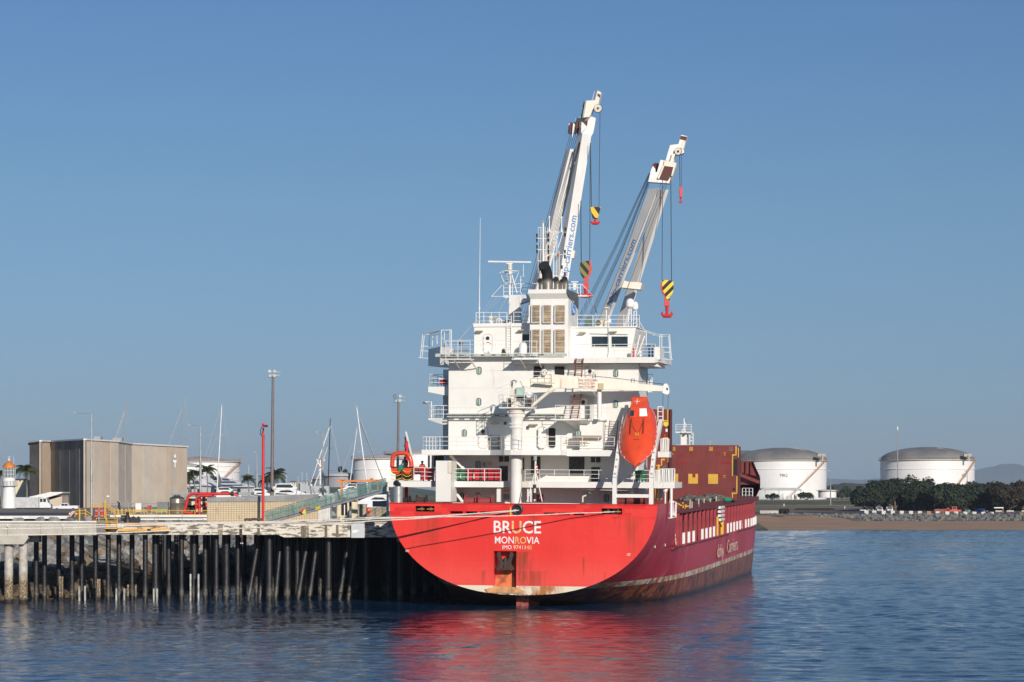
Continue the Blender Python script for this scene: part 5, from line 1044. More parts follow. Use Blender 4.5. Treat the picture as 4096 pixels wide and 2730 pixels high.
for x in ((1338, 725, 1360, 872), (1284, 855, 1340, 878), (1284, 878, 1302, 1195), (1352, 1200, 1372, 1470), (1280, 1456, 1360, 1478), (1284, 1478, 1300, 1540), (1378, 750, 1394, 905), (327, 843, 365, 857), (1152, 822, 1192, 828), (1148, 1184, 1188, 1191), (1148, 1210, 1188, 1217), (605, 1500, 622, 1522), (632, 1500, 640, 1522), (648, 1500, 662, 1522)): onp(*x, OCH, 'yellow_edge_mark', .05)
g = G(); c = zq('N', 1171, 858, 72.42); g.torus(c, .11, .03, 'Y', 16, 4); put(g, 'yellow_edge_mark', OCH, hp)
onp(1308, 930, 1368, 1180, HOLE, 'hinge_recess', .02); onp(1298, 1385, 1335, 1420, HOLE, 'hinge_recess', .06)
for x in (560, 800, 1045): onp(x, 720, x + 3, 1540, mat('seam_dark', (.12, .02, .018)), 'panel_seam', .02)
h2, p, r = upright(21.5, 'N', -1500, 318, 148, 1568, d=1.5)
for x in ((268, 150, 290, 398), (205, 590, 288, 610), (265, 610, 286, 645), (276, 905, 302, 980), (170, 925, 232, 950), (170, 950, 190, 1030), (82, 1400, 112, 1568), (230, 1395, 325, 1420)): onp(*x, OCH, 'yellow_edge_mark', .05, 21.5, h2)
onp(210, 320, 290, 400, HYEL, 'load_sign', .06, 21.5, h2); g = G(); g.prism([zq('N', x, y, 21.44) for x, y in ((210, 398), (290, 398), (262, 420), (238, 420))], (0, .03, 0)); put(g, 'load_sign', HYEL, h2)
fitword('SWL7T', 'N', 214, 328, 286, 348, 21.42, h2, [('SWL7T', mat('dark_lines', (0, 0, 0)))], 'sign_lettering')
onp(245, 455, 275, 502, WLET, 'notice', .06, 21.5, h2); onp(215, 545, 240, 580, REDP, 'fire_point', .1, 21.5, h2); onp(303, 150, 318, 1568, mat('seam_dark', (0, 0, 0)), 'panel_edge', .3, 21.5, h2)
# clutter on the hatches
random.seed(5)
g = G()
for i in range(60):
    a = random.uniform(60, 71); x = random.uniform(7.6, 10.3) if i > 20 else random.uniform(6, 10); z = 8.2 + random.uniform(0, .6) * (1 - abs(a - 66) / 7); s_ = random.uniform(.25, .55); g.ball((x, a, z), s_, 6, (1.2, 1.2, .6))
nets = solo(g, 'net_heap', mat('heaped_nets', (.13, .12, .10), .9, var=.6, scale=2.5, bump=.8), 'heap of dull cargo nets and dunnage lying on the hatch covers', 'net heap', SHIP); nets['kind'] = 'stuff'
for px_, a_, c_ in ((1070, 62, 'teal'), (1190, 66, 'teal')):
    g = G(); c = zq('H', px_, 590, a_); g.ball(c, .5, 7, (1.3, 1, .5)); solo(g, 'tarpaulin_bundle', mat('green_tarp', (0, 0, 0)), 'crumpled green tarpaulin on the nearer part of the net heap' if px_ == 1070 else 'crumpled green tarpaulin on the farther part of the net heap', 'tarpaulin', SHIP)
g = G()
for px_, y0, y1, a_ in ((900, 588, 660, 30), (915, 600, 665, 32), (968, 582, 655, 40), (1010, 578, 650, 47), (1058, 575, 640, 54), (1105, 560, 630, 60), (1240, 560, 610, 84), (1195, 600, 620, 74), (1280, 560, 600, 94)): g.rod(zq('H', px_, y1, a_), zq('H', px_ + 2, y0, a_), .06, 5)
put(g, 'deck_stanchions', mat('buff_board', (0, 0, 0)), ship)['kind'] = 'stuff'
g = G()
for i in range(22): x = random.uniform(780, 860); y = random.uniform(635, 665); p = zq('H', x, y, 26); g.beam(p, p + Vector((random.uniform(-.8, .8), random.uniform(-1, 1), random.uniform(-.1, .3))), .12, .12)
put(g, 'lashing_gear', YEL, ship)['kind'] = 'stuff'
# forecastle
FQ = lambda x, y, a=112: zq('H', x, y, a)
g = G(); secs = []
for a, w0, w1, w2 in ((112, 8.6, 10.4, 9.4), (118, 7.2, 9.4, 9.0), (124, 5.2, 8.0, 8.0), (130, 2.6, 5.4, 5.8), (134.5, .4, 2.0, 2.6), (137, .1, .3, .6)):
    for s_ in (1, -1): secs.append([Vector((s_ * w0, a, 4.7)), Vector((s_ * (w0 + w1) / 2, a, 7.2)), Vector((s_ * w1, a, 9.2)), Vector((s_ * w1, a, 10.4)), Vector((s_ * w2, a, 12.6))])
for j in (0, 1):
    rows = secs[j::2]; idx = []
    for r_ in rows: idx.append([len(g.v) + i for i in range(5)]); g.v += r_
    for i in range(len(rows) - 1):
        for k_ in range(4): g.f.append((idx[i][k_], idx[i + 1][k_], idx[i + 1][k_ + 1], idx[i][k_ + 1]))
put(g, 'forecastle_side', DKRED, ship, True)
g = G(); g.add([(-8.9, 118, 4.7), (8.9, 118, 4.7), (9.6, 118, 9.6), (-9.6, 118, 9.6)], [(0, 1, 2, 3)]); put(g, 'forecastle_bulkhead', DKRED, ship)
g = G(); g.box(-9.8, 9.8, 113, 118.0, 9.6, 9.9); put(g, 'forecastle_deck', DKRED, ship)
g = G(); g.prism([(7.5, 112.5, 12.6), (9.35, 112.5, 12.6), (10.35, 112.5, 10.6), (7.5, 112.5, 11.3)], (0, .3, 0)); put(g, 'breakwater', DKRED, ship)
for x in (7.9, 8.5, 9.1): g = G(); g.box(x, x + .12, 112.1, 112.5, 10.9, 12.6); put(g, 'breakwater_rib', DKRED, ship)
g = G(); g.beam((7.5, 112.2, 11.0), (10.3, 112.2, 9.9), .3, .4); put(g, 'breakwater_brace', DKRED, ship)
rail('railing', [(8.2, 111, ZA), (9.6, 110, ZA)], h=1.3, sp=.5, r=.05)
am2 = 122
g = G(); rect(g, 'N', 482, 530, 575, 706, am2, 1.6); p = zq('N', 520, 706, am2); g.box(p.x - 1, p.x + 1, am2, am2 + 1.6, 9, p.z); fmst = put(g, 'fore_mast', WHITE, ship)
g = G(); rect(g, 'N', 400, 500, 650, 520, am2 - .5, 2.6); put(g, 'fore_mast_platform', WHITE, fmst)
p0 = zq('N', 405, 500, am2 - .5); p1 = zq('N', 648, 500, am2 - .5); rail('platform_railing', [p0, p1], fmst, h=.95, sp=1.0, r=.04, n=3)
g = G(); g.tube([zq('N', 545, 500, am2), zq('N', 540, 350, am2)], .13, 6); g.tube([zq('N', 533, 380, am2), zq('N', 533, 290, am2)], .08, 6); g.beam(zq('N', 480, 520, am2 - .6), zq('N', 570, 400, am2 - .6), .1, .1); put(g, 'mast_top', WHITE2, fmst)
for x in (470, 541): put(rect(G(), 'N', x, 515, x + 28, 538, am2 - .8, .4), 'mast_floodlight', DKGREY, fmst)
g = G(); 
for pl in ([(620, 530), (620, 706)], [(672, 530), (672, 706)], [(600, 530), (672, 530)], [(620, 590), (672, 590)], [(620, 645), (672, 650)]): g.tube(S('N', pl, am2), .08, 4)
put(g, 'mast_ladder', WHITE2, fmst)
g = G(); c = zq('N', 935, 706, 100); g.rod((c.x, 100, 8.2), zq('N', 935, 645, 100), .12, 5); g.beam(zq('N', 882, 648, 100), zq('N', 988, 650, 100), .08, .08); put(g, 'deck_aerial', GREYP, ship)
# ============================================================= CARGO CRANES
def toS(p): return SINV @ Vector(p)
def boxleg(pb, pt, U, V, wu, wv, wu2, wv2):
    """box between two world points, cross-section axes U and V (world)"""
    g = G(); A = []
    for p, a_, b_ in ((pb, wu, wv), (pt, wu2, wv2)): A.append([toS(p + U * sx * a_ / 2 + V * sy * b_ / 2) for sx, sy in ((-1, -1), (1, -1), (1, 1), (-1, 1))])
    return g.hexa(*A)
def hookblock(label, k, x0, y0, x1, y1, Y, m, shape, red, hook, rope_tops, small=False):
    c0 = Zm(k, (x0 + x1) / 2, y1); c = W(c0[0], c0[1], Y); o = thing('hook_block', label, 'crane hook', c)
    def P(x, y, dy=0): a = Zm(k, x, y); v = W(a[0], a[1], Y); v.y += dy; return v
    g = G(); g.prism([P(x, y, -.35) for x, y in shape], (0, .7, 0)); put(g, 'block_cheek', m, o)
    if red:
        g = G(); g.prism([P(x, y, -.28) for x, y in red], (0, .56, 0)); put(g, 'block_frame', REDP, o)
    hx, hy0, hy1, hw = hook; g = G(); t_ = P(hx, hy0); b_ = P(hx, hy1); H = t_.z - b_.z; r_ = hw
    g.rod(t_, t_ - Vector((0, 0, H * .45)), r_ * .35, 8)
    for s_ in (-1, 1): g.tube([b_ + Vector((0, 0, H * .12)), b_ + Vector((s_ * r_ * .6, 0, H * .1)), b_ + Vector((s_ * r_, 0, H * .3)), b_ + Vector((s_ * r_ * .9, 0, H * .5))], [r_ * .42, r_ * .4, r_ * .28, r_ * .12], 8)
    g.tube([t_ - Vector((0, 0, H * .4)), b_ + Vector((0, 0, H * .1))], [r_ * .3, r_ * .3], 8)
    put(g, 'hook', REDP, o, True)
    for (ax, ay, kk), (bx_, by) in rope_tops:
        g = G(); a = Zm(kk, ax, ay); g.rod(W(a[0], a[1], Y), P(bx_, by), .045 if not small else .035, 5); put(g, 'hoist_rope', WIRE, o)
HAZ1 = striped('hazard_stripes_left', (.75, .50, .04), (.015, .015, .012), .95, rad(-55)); HAZ2 = striped('hazard_stripes_right', (.80, .58, .05), (.015, .015, .012), 1.25, rad(45)); HAZ3 = striped('hazard_stripes_dull', (.22, .2, .06), (.012, .014, .01), 1.3, rad(-50))
def crane(which):
    if which == 1:
        Y = 262.0; kap = rad(25); d = Vector((math.cos(kap), math.sin(kap), 0)); w = Vector((math.sin(kap), -math.cos(kap), 0))
        cr = put(boxleg(W(2186, 1500, Y), W(2339, 539, Y), d, w, 1.11, 1.09, 1.11, 1.09), 'crane_jib', CRANEW, ship)
        put(boxleg(W(2068, 1500, Y + 2.5), W(2290, 600, Y + 1.5), d, w, 1.15, 1.1, 1.1, 1.1), 'jib_leg', CRANEW, cr)
        K = lambda x, y, dy=0: toS(W(*Zm('K', x, y), Y + dy))
        g = G(); g.prism([K(755, 530), (K(765, 500)), K(845, 400), K(860, 382), K(915, 402), K(905, 470), K(885, 575), K(855, 630), K(850, 700), K(735, 700)], toS(Vector((w.x, w.y, 0)) * -1.1) - toS(Vector((0, 0, 0)))); put(g, 'jib_head_plate', CRANEW, cr)
        g = G(); g.prism([K(672, 405, 2), K(855, 385, 2), K(850, 440, 2), K(670, 440, 2)], (0, 1.2, 0)); put(g, 'jib_head_beam', CRANEW, cr); g = G(); g.prism([K(735, 585, -.6), K(742, 450, -.6), K(760, 450, -.6), K(808, 505, -.6), K(760, 560, -.6)], (0, .1, 0)); put(g, 'jib_head_beam', CRANEW, cr)
        for i in range(4): g = G(); x = 595 + i * 38; g.prism([K(x, 585 - i * 4, .8), K(x + 4, 460 - i * 5, .8), K(x + 32, 452 - i * 5, .8), K(x + 26, 590 - i * 4, .8)], (0, .8, 0)); put(g, 'luffing_sheave', (mat('rust_red_sheave', (.10, .025, .02), .7), SOOT)[i % 2], cr)
        g = G(); g.prism([K(628, 600, .5), K(640, 460, .5), K(662, 480, .5), K(630, 640, .5)], (0, .3, 0)); put(g, 'sheave_cheek', CRANEW, cr)
        g = G(); g.prism([K(575, 580, 1.5), K(590, 465, 1.5), K(600, 465, 1.5), K(590, 600, 1.5)], (0, .3, 0)); put(g, 'sheave_cheek', CRANEW, cr)
        g = G(); g.prism([K(750, 440, -.65), K(818, 428, -.65), K(806, 500, -.65)], (0, .1, 0)); put(g, 'red_gusset', mat('rust_red_sheave', (0, 0, 0)), cr)
        g = G(); g.prism([K(720, 400, .5), K(750, 330, .5), K(772, 205, .5), K(800, 192, .5), K(905, 186, .5), K(935, 68, .5), K(978, 92, .5), K(962, 155, .5), K(945, 240, .5), K(900, 262, .5), K(870, 310, .5), K(840, 385, .5)], (0, .9, 0)); ns = put(g, 'jib_nose', RUSTW, cr)
        g = G(); g.prism([K(865, 185, .45), K(895, 75, .45), K(905, 75, .45), K(880, 185, .45)], (0, .2, 0)); g.prism([K(748, 395, .45), K(785, 200, .45), K(805, 195, .45), K(770, 392, .45)], (0, .2, 0)); put(g, 'nose_edge', GREYP, ns)
        g = G(); g.prism([K(932, 130, .47), K(938, 102, .47), K(968, 120, .47), K(962, 155, .47)], (0, .05, 0)); put(g, 'red_band', mat('rust_red_sheave', (0, 0, 0)), ns)
        g = G(); c = K(942, 285, .3); g.lathe([(.42, -.1), (.43, .1)], c, 24, 'Y'); sh = put(g, 'nose_sheave', mat('grubby_white_ring', (0, 0, 0)), cr, False); g = G(); g.torus(c, .43, .05, 'Y', 24, 5); put(g, 'sheave_rim', WIRE, sh); g = G(); g.lathe([(.12, -.14), (.12, -.1)], c, 12, 'Y'); put(g, 'sheave_hub', BROWN, sh)
        g = G()
        for i in range(14): f = i / 13; p = K(775 - 30 * f, 210 + 180 * f, .3); g.ball(p, .09, 5)
        g.tube([K(790, 200, .3), K(765, 235, .3), K(752, 255, .3), K(770, 290, .3)], .02, 4); put(g, 'nose_fittings', WIRE, ns)['kind'] = 'stuff'
        random.seed(11); g = G()
        for i in range(6):
            f = i / 5; g.tube([toS(W(2283 + 34 * f, 532 + 4 * f, Y + 1.2)), toS(W(2160 + 45 * f, 975, Y + 2)), toS(W(2040 + 62 * f, 1420, Y + 3))], .022, 4)
        for i in range(4): f = i / 3; g.tube([toS(W(2316 + 5 * f, 570, Y - 1)), toS(W(2240 + 16 * f, 850, Y - 1)), toS(W(2160 + 10 * f, 1140, Y - 1))], .025, 4)
        put(g, 'luffing_ropes', WIRE, cr)['kind'] = 'stuff'
        g = G(); g.prism([toS(W(2281, 1000, Y - .3)), toS(W(2300, 1004, Y - .3)), toS(W(2294, 1034, Y - .3)), toS(W(2276, 1030, Y - .3))], (0, 1.2, 0)); g.ball(toS(W(2301, 655, Y)), .22, 6); put(g, 'jib_bracket', CRANEW, cr)
        # text runs up the lit plate
        ub = W(2237, 1150, Y); ut = W(2322, 615, Y); up = (W(2339, 539, Y) - W(2186, 1500, Y)).normalized(); st = W(2245, 1120, Y); nn = w
        X = up; Z_ = nn; Y_ = Z_.cross(X)
        X_t = X; M = Matrix((X_t, Y_, Z_)).transposed().to_4x4()
        org = W(2186, 1500, Y).lerp(W(2339, 539, Y), (1500 - 1150) / 961.) + nn * .56 - Y_ * .33
        text('dship-carriers.com', 'company_name', BLUET, cr, SINV @ Matrix.Translation(org) @ M, 1.05, .006, .012, 1.0)
        ped = toS(W(2120, 1560, Y + 2)); ps = (-1.5 - 6, ped.y)
        g = G(); g.lathe([(1.6, 7.5), (1.6, 20), (1.9, 20.5), (1.9, 21)], (toS(W(2130, 1500, Y)).x, ped.y, 0), 24); put(g, 'crane_pedestal', CRANEW, cr, True)
        zt_ = toS(W(2186, 1500, Y)).z; g = G(); x_ = toS(W(2130, 1500, Y)).x; g.box(x_ - 2.2, x_ + 2.2, ped.y - 2, ped.y + 2.5, 21.0, zt_ + 3); put(g, 'crane_housing', CRANEW, cr)
        hookblock('small yellow and black hook block under the taller aft crane tip', 'L', 880, 95, 1010, 235, Y, HAZ1, [(880, 100), (900, 95), (1000, 95), (1012, 102), (975, 232), (912, 230)], [(905, 92), (985, 92), (985, 100), (905, 100)], (945, 228, 302, .42), [((965, 330, 'K'), (990, 95)), ((850, 700, 'K'), (897, 95))], True)
        hookblock('big dull yellow and black hook block with red frame left of the blue radar bar', 'L', 745, 765, 900, 985, Y - 1, HAZ3, [(760, 775), (865, 768), (875, 850), (850, 960), (795, 985), (765, 940), (745, 860)], [(850, 768), (885, 768), (902, 870), (890, 930), (860, 965), (862, 1120), (795, 1120), (795, 975), (845, 960), (868, 860)], (825, 1110, 1215, .62), [((733, 1400, 'K'), (768, 775)), ((848, 700, 'K'), (875, 770))])
        g = G(); c = W(*Zm('L', 823, 1240), Y - 1)
    else:
        Y = 300.0; kap = rad(50); d = Vector((math.cos(kap), -math.sin(kap), 0)); sn = Vector((-math.sin(kap), -math.cos(kap), 0))
        MM = lambda x, y, dy=0: toS(W(*Zm('M', x, y), Y + dy))
        cr = put(boxleg(W(2333, 1500, Y + 9), W(2617, 755, Y), d, sn, 1.62, .36, 1.62, .36), 'crane_jib', CRANEW, ship)
        put(boxleg(W(2424, 1500, Y + 10), W(2652, 762, Y + 1.0), d, sn, 1.55, .5, 1.55, .5), 'jib_leg', CRANEW, cr)
        g = G(); g.prism([MM(630, 680, -.6), MM(665, 535, -.6), MM(745, 555, -.6), MM(790, 392, -.6), MM(998, 432, -.6), MM(985, 490, -.6), MM(940, 605, -.6), MM(900, 700, -.6)], (0, 1.4, 0)); put(g, 'jib_head_plate', CRANEW, cr)
        g = G(); g.prism([MM(770, 640, -.8), MM(815, 545, -.8), MM(842, 470, -.8), MM(962, 482, -.8), MM(930, 590, -.8), MM(890, 660, -.8)], (0, .15, 0)); put(g, 'sheave_opening', mat('rust_red_sheave', (0, 0, 0)), cr)
        g = G(); g.prism([MM(750, 630, -.9), MM(825, 470, -.9), MM(842, 470, -.9), MM(770, 645, -.9)], (0, .1, 0)); g.prism([MM(930, 600, -.9), MM(960, 482, -.9), MM(990, 440, -.9), MM(975, 520, -.9), MM(945, 605, -.9)], (0, .1, 0)); g.prism([MM(830, 470, -.85), MM(842, 400, -.85), MM(998, 432, -.85), MM(985, 492, -.85)], (0, .1, 0)); put(g, 'rusty_cheek', RUSTW, cr)
        g = G(); c = MM(735, 492, .6); g.lathe([(.55, -.2), (.55, .2)], c, 20, 'Y'); put(g, 'luffing_sheave', mat('rust_red_sheave', (0, 0, 0)), cr)
        g = G(); g.prism([MM(665, 535, .2), MM(690, 470, .2), MM(722, 510, .2), MM(725, 560, .2)], (0, .2, 0)); put(g, 'sheave_cheek', CRANEW, cr)
        g = G(); g.prism([MM(860, 400, .3), MM(890, 285, .3), MM(918, 200, .3), MM(1025, 187, .3), MM(1062, 65, .3), MM(1140, 85, .3), MM(1120, 150, .3), MM(1090, 255, .3), MM(1095, 300, .3), MM(1060, 320, .3), MM(975, 330, .3), MM(965, 420, .3)], (0, .9, 0)); ns = put(g, 'jib_nose', CRANEW, cr)
        g = G(); g.prism([MM(905, 455, -.2), MM(945, 310, -.2), MM(985, 315, -.2), MM(940, 440, -.2)], (0, .3, 0)); g.prism([MM(1078, 150, .2), MM(1120, 142, .2), MM(1092, 252, .2), MM(1058, 240, .2)], (0, .1, 0)); put(g, 'nose_front_plate', RUSTW, ns)
        g = G(); g.prism([MM(1046, 122, .25), MM(1056, 78, .25), MM(1138, 92, .25), MM(1122, 142, .25)], (0, .1, 0)); put(g, 'red_band', mat('rust_red_sheave', (0, 0, 0)), ns)
        g = G(); c = MM(1022, 284, -.2); g.lathe([(.42, -.12), (.43, .3)], c, 24, 'Y'); sh = put(g, 'nose_sheave', mat('grubby_white_ring', (0, 0, 0)), cr); g = G(); g.torus(c, .42, .07, 'Y', 24, 5); put(g, 'sheave_rim', WIRE, sh); g = G(); g.lathe([(.14, -.2), (.14, -.12)], c, 12, 'Y'); put(g, 'sheave_hub', BROWN, sh)
        B_ = lambda x, y, dy=0: toS(W(*Zm('B', x, y), Y + dy))
        g = G(); g.prism([B_(1400, 90, 1), B_(1450, 105, 1), B_(1640, 118, 1), B_(1678, 130, 1), B_(1650, 232, 1), B_(1360, 200, 1)], (0, 2.0, 0)); put(g, 'jib_cross_tie', RUSTW, cr)
        g = G()
        for i, (x1, x2) in enumerate(((2452, 2311), (2457, 2318), (2462, 2325), (2480, 2350), (2484, 2356), (2488, 2362), (2490, 2368), (2505, 2398))): g.tube([toS(W(2598 + i, 690 + i * 3, Y + .6)), toS(W(x1, 1000, Y + 3)), toS(W(x2, 1275, Y + 5)), toS(W(x2 - 120, 1510, Y + 7))], .03, 4)
        for x0, y0, x1, y1 in ((2645, 735, 2540, 1010), (2660, 735, 2548, 1010), (2668, 735, 2500, 1180)): g.rod(toS(W(x0, y0, Y - 1.5)), toS(W(x1, y1, Y + 1)), .025, 4)
        put(g, 'luffing_ropes', WIRE, cr)['kind'] = 'stuff'
        up = (W(2617, 755, Y) - W(2333, 1500, Y + 9)).normalized(); nn = (sn - up * sn.dot(up)).normalized(); Y_ = nn.cross(up); M = Matrix((up, Y_, nn)).transposed().to_4x4()
        org = W(2333, 1500, Y + 9).lerp(W(2617, 755, Y), (1500 - 1228) / 745.) + nn * .2 - Y_ * .45
        text('dship-carriers.com', 'company_name', BLUET, cr, SINV @ Matrix.Translation(org) @ M, 1.25, .006, .012, 1.02)
        f = toS(W(2375, 1500, Y + 10)); g = G(); g.lathe([(1.6, 7.5), (1.6, 20), (1.9, 20.5), (1.9, 21)], (f.x - 1.5, f.y, 0), 24); put(g, 'crane_pedestal', CRANEW, cr, True)
        g = G(); g.box(f.x - 3.6, f.x + 1.2, f.y - 2, f.y + 2.5, 21.0, f.z + 2.0); put(g, 'crane_housing', CRANEW, cr)
        hookblock('large bright yellow and black striped hook block hanging from the forward crane', 'B', 1965, 88, 2170, 405, Y - 2, HAZ2, [(2000, 92), (2030, 85), (2155, 95), (2170, 130), (2170, 240), (2145, 310), (2110, 345), (2108, 400), (2060, 385), (2040, 320), (2000, 250), (1990, 160)], [(1975, 130), (2000, 92), (1995, 250), (2045, 330), (2058, 400), (2105, 410), (2110, 490), (2028, 495), (2030, 330), (1985, 270), (1968, 190)], (2070, 490, 662, .62), [((818, 650, 'M'), (1992, 92)), ((925, 600, 'M'), (2140, 98))])
        hookblock('slim red overhaul hook on twin wires at the forward crane tip', 'M', 1035, 750, 1078, 950, Y - .5, REDP, [(1035, 765), (1050, 750), (1078, 755), (1072, 885), (1040, 888)], None, (1054, 885, 955, .22), [((1040, 325, 'M'), (1045, 755)), ((1066, 320, 'M'), (1063, 755))], True)
crane(1); crane(2)
# ============================================================= JETTY
def bx(g, x0, y0, x1, y1, Y, d): return g.box(X_(x0, Y), X_(x1, Y), Y, Y + d, Zp(y1, Y), Zp(y0, Y))
def tidal(name, top, low, zt=1.6):
    m, b = newmat(name, top, .7); t = NT(m); p = t.geo(); z = t.xyz(p)[2]; n = t.noise(p, 2.2, 5, .7); sp = t.noise(p, 9, 3, .7)
    c = t.mix(t.step(n, .3, .7), tuple(k * .8 for k in top), tuple(min(1, k * 1.25) for k in top)); lw = t.mix(t.step(sp, .48, .60), low, tuple(min(.6, k * 4 + .05) for k in low))
    c = t.mix(t.step(t.m('ADD', z, t.m('MULTIPLY', n, 1.4)), zt + 1.5, zt + .5), c, lw); c = t.mix(t.step(z, .55, .2), c, (.02, .018, .012))
    t.link(c, b.inputs[0]); t.link(t.bump(sp, .6, .08), b.inputs['Normal']); return m
PILE = tidal('tarred_steel_pile', (.012, .012, .014), (.034, .029, .023), .7); PILE.node_tree.nodes['Principled BSDF'].inputs['Roughness'].default_value = .35
CPILE = tidal('concrete_pile', (.46, .42, .37), (.11, .08, .045), 2.0)
def peel():
    m, b = newmat('peeling_whitewashed_concrete', (.6, .55, .45), .85); t = NT(m); p = t.coord(); n = t.noise(t.map(p, (.55, 1, 2.2)), 1.6, 6, .7); z = t.xyz(p)[2]; k = t.noise(t.map(p, (.25, 1, .1)), 1.3, 3)
    f = t.m('ADD', n, t.m('MULTIPLY', t.step(z, .45, .95), .10)); f = t.m('ADD', f, t.m('MULTIPLY', k, .12))
    c = t.mix(t.step(f, .655, .71), t.mix(t.noise(p, .5, 2), (.62, .56, .45), (.74, .69, .60)), t.mix(t.noise(p, 3, 4), (.08, .07, .055), (.26, .22, .17)))
    x = t.xyz(p)[0]; c = t.mix(t.m('MULTIPLY', t.step(t.noise(t.map(p, (1, 1, .05)), .9, 2), .62, .68), .8), c, (.17, .14, .10)); t.link(c, b.inputs[0]); t.link(t.bump(n, .4, .05), b.inputs['Normal']); return m
PEEL = peel()
jt = thing('jetty', 'long concrete jetty on black tarred piles running left from the ship', 'jetty', W(800, 2405, 212))
ZJ = 6.9
g = G(); g.box(X_(385, 207) - .0, X_(1110, 212), 212, 212.6, 5.85, 6.82); put(g, 'edge_beam', PEEL, jt)
g = G(); xm = X_(1110, 212); xe = X_(1612, 212); g.prism([(xm, 212, 6.82), (xm, 212, 5.85), (xm + .6, 212, 5.62), (xe, 212, 5.62), (xe, 212, 6.82)], (0, .7, 0)); put(g, 'edge_beam', PEEL, jt)
for x in (772, 958, 1030, 1205, 1215, 1300, 1345): g = G(); bx(g, x, 2100, x + 9, 2142 if x < 1110 else 2152, 211.9, .1); put(g, 'beam_stain_strip', mat('damp_concrete', (.17, .14, .10), .8, var=.3, scale=3), jt)
dpoly = [(X_(385, 207), 212.0), (xe, 212.0), (xe + 22, 330), (xe - 4, 330), (X_(900, 245), 246), (X_(790, 216.5), 216.5), (X_(385, 207), 216.5)]
g = G(); g.prism([(x, y, 6.82) for x, y in dpoly], (0, 0, .09)); put(g, 'jetty_deck', DCONC, jt)
g = G(); g.prism([(dpoly[1][0], 212.7, 6.8), (dpoly[2][0], 330, 6.8), (dpoly[2][0] - .6, 330, 6.8), (dpoly[1][0] - .6, 212.7, 6.8)], (0, 0, -1.6)); put(g, 'berth_face_beam', DCONC, jt)
g = G(); bx(g, 560, 2088, 1560, 2091.5, 212.1, .4); put(g, 'kerb', CONC, jt)
def pile(px, Y, top=None, r=.27, m=PILE, ztop=5.9, n=10, nm='pile'):
    r *= .85
    tx = px if top is None else top; g = G(); g.rod((X_(px, Y), Y, -3), (X_(tx, Y), Y + (0 if top is None else 1.2), ztop), r, n, caps=False); return put(g, nm, m, jt, True)
fr = [145, 178, 235, 288, 327, 382, 433, 476, 528, 581, 622, 675, 726, 776, 821, 865, 905, 951, 1077, 1149, 1189, 1314, 1465]
po = {}
for i, x in enumerate(fr): po[x] = pile(x, 213.4 + (i % 3) * 1.1, r=.27 + (.09 if x in (622, 776, 905, 1077, 1314, 1149) else 0))
for b, t_ in ((970, 1033), (1022, 1065), (1090, 1120), (1170, 1230), (1219, 1268), (1338, 1394), (1155, 1140), (1375, 1425)): pile(b, 214.6, t_, .25)
for Y in (222, 231):
    for i in range(15): pile(640 + i * 64 + (Y - 222) * 2, Y, r=.24, n=8)  # rear rows, added to darken the view under the deck
for x, s0, s1, y0 in ((327, 317, 340, 2345), (476, 465, 497, 2355), (528, 512, 543, 2340), (622, 615, 628, 2355), (776, 762, 794, 2297), (382, 391, 398, 2317), (235, 240, 249, 2307)):
    for xx in (s0, s1): g = G(); bx(g, xx - 3, y0, xx + 3, 2440, 212.9, .25); put(g, 'pile_sleeve', mat('bright_steel_channel', (.42, .42, .38), .4, .3, var=.35, scale=2) if x in (327, 476, 622, 776) else CPILE, po[x])
for i in range(22):
    for k in (0, 1):
        if i == 0 and k: continue
        y = 213.5 + i * 5; x = xe - .6 + (y - 212) * 22 / 118 - k * 2.2; g = G(); g.rod((x, y, -3), (x, y, 5.9), .25, 8, caps=False); put(g, 'pile', PILE, jt, True)
g = G(); g.prism([(X_(1020, 246), 246, -3), (xe - 4, 246, -3), (xe - 4.0, 219, -3), (xe + 16, 330, -3), (xe + 15.6, 330, -3), (xe - 4.6, 246.6, -3), (X_(1020, 246), 246.6, -3)], (0, 0, 9.7)); put(g, 'added_dark_wall', mat('added_wall_black', (.035, .032, .03), .8, var=.3), jt)  # made-up wall, added to keep the space behind the piles dark
# old timber fender frame low down by the left shore
g = G(); bx(g, 60, 2395, 330, 2404, 216, .6); put(g, 'tide_beam', mat('weedy_timber', (.10, .06, .03), .9, var=.4, scale=3), jt)
# hanging ladder hook and small signs on the beam
g = G(); bx(g, 960, 2103, 968, 2150, 211.8, .15); g.rod(W(967, 2150, 211.8), W(967, 2175, 211.8), .05, 5); put(g, 'hanging_bracket', BROWN, jt)
g = G(); g.prism([W(961, 2176, 211.8), W(973, 2176, 211.8), W(970, 2170, 211.8), W(964, 2170, 211.8)], (0, .2, 0)); put(g, 'hanging_lamp', WHITE2, jt)
sg = thing('notice_board', 'pale grey notice board with a white diagonal patch on the jetty beam', 'sign', W(1432, 2152, 211.9))
g = G(); bx(g, 1405, 2098, 1458, 2152, 211.7, .1); put(g, 'board', mat('pale_blue_grey_board', (.50, .53, .55), .5, var=.04), sg); g = G(); g.prism([W(1409, 2136, 211.66), W(1409, 2121, 211.66), W(1438, 2121, 211.66), W(1424, 2132, 211.66)], (0, .02, 0)); put(g, 'white_patch', WLET, sg)
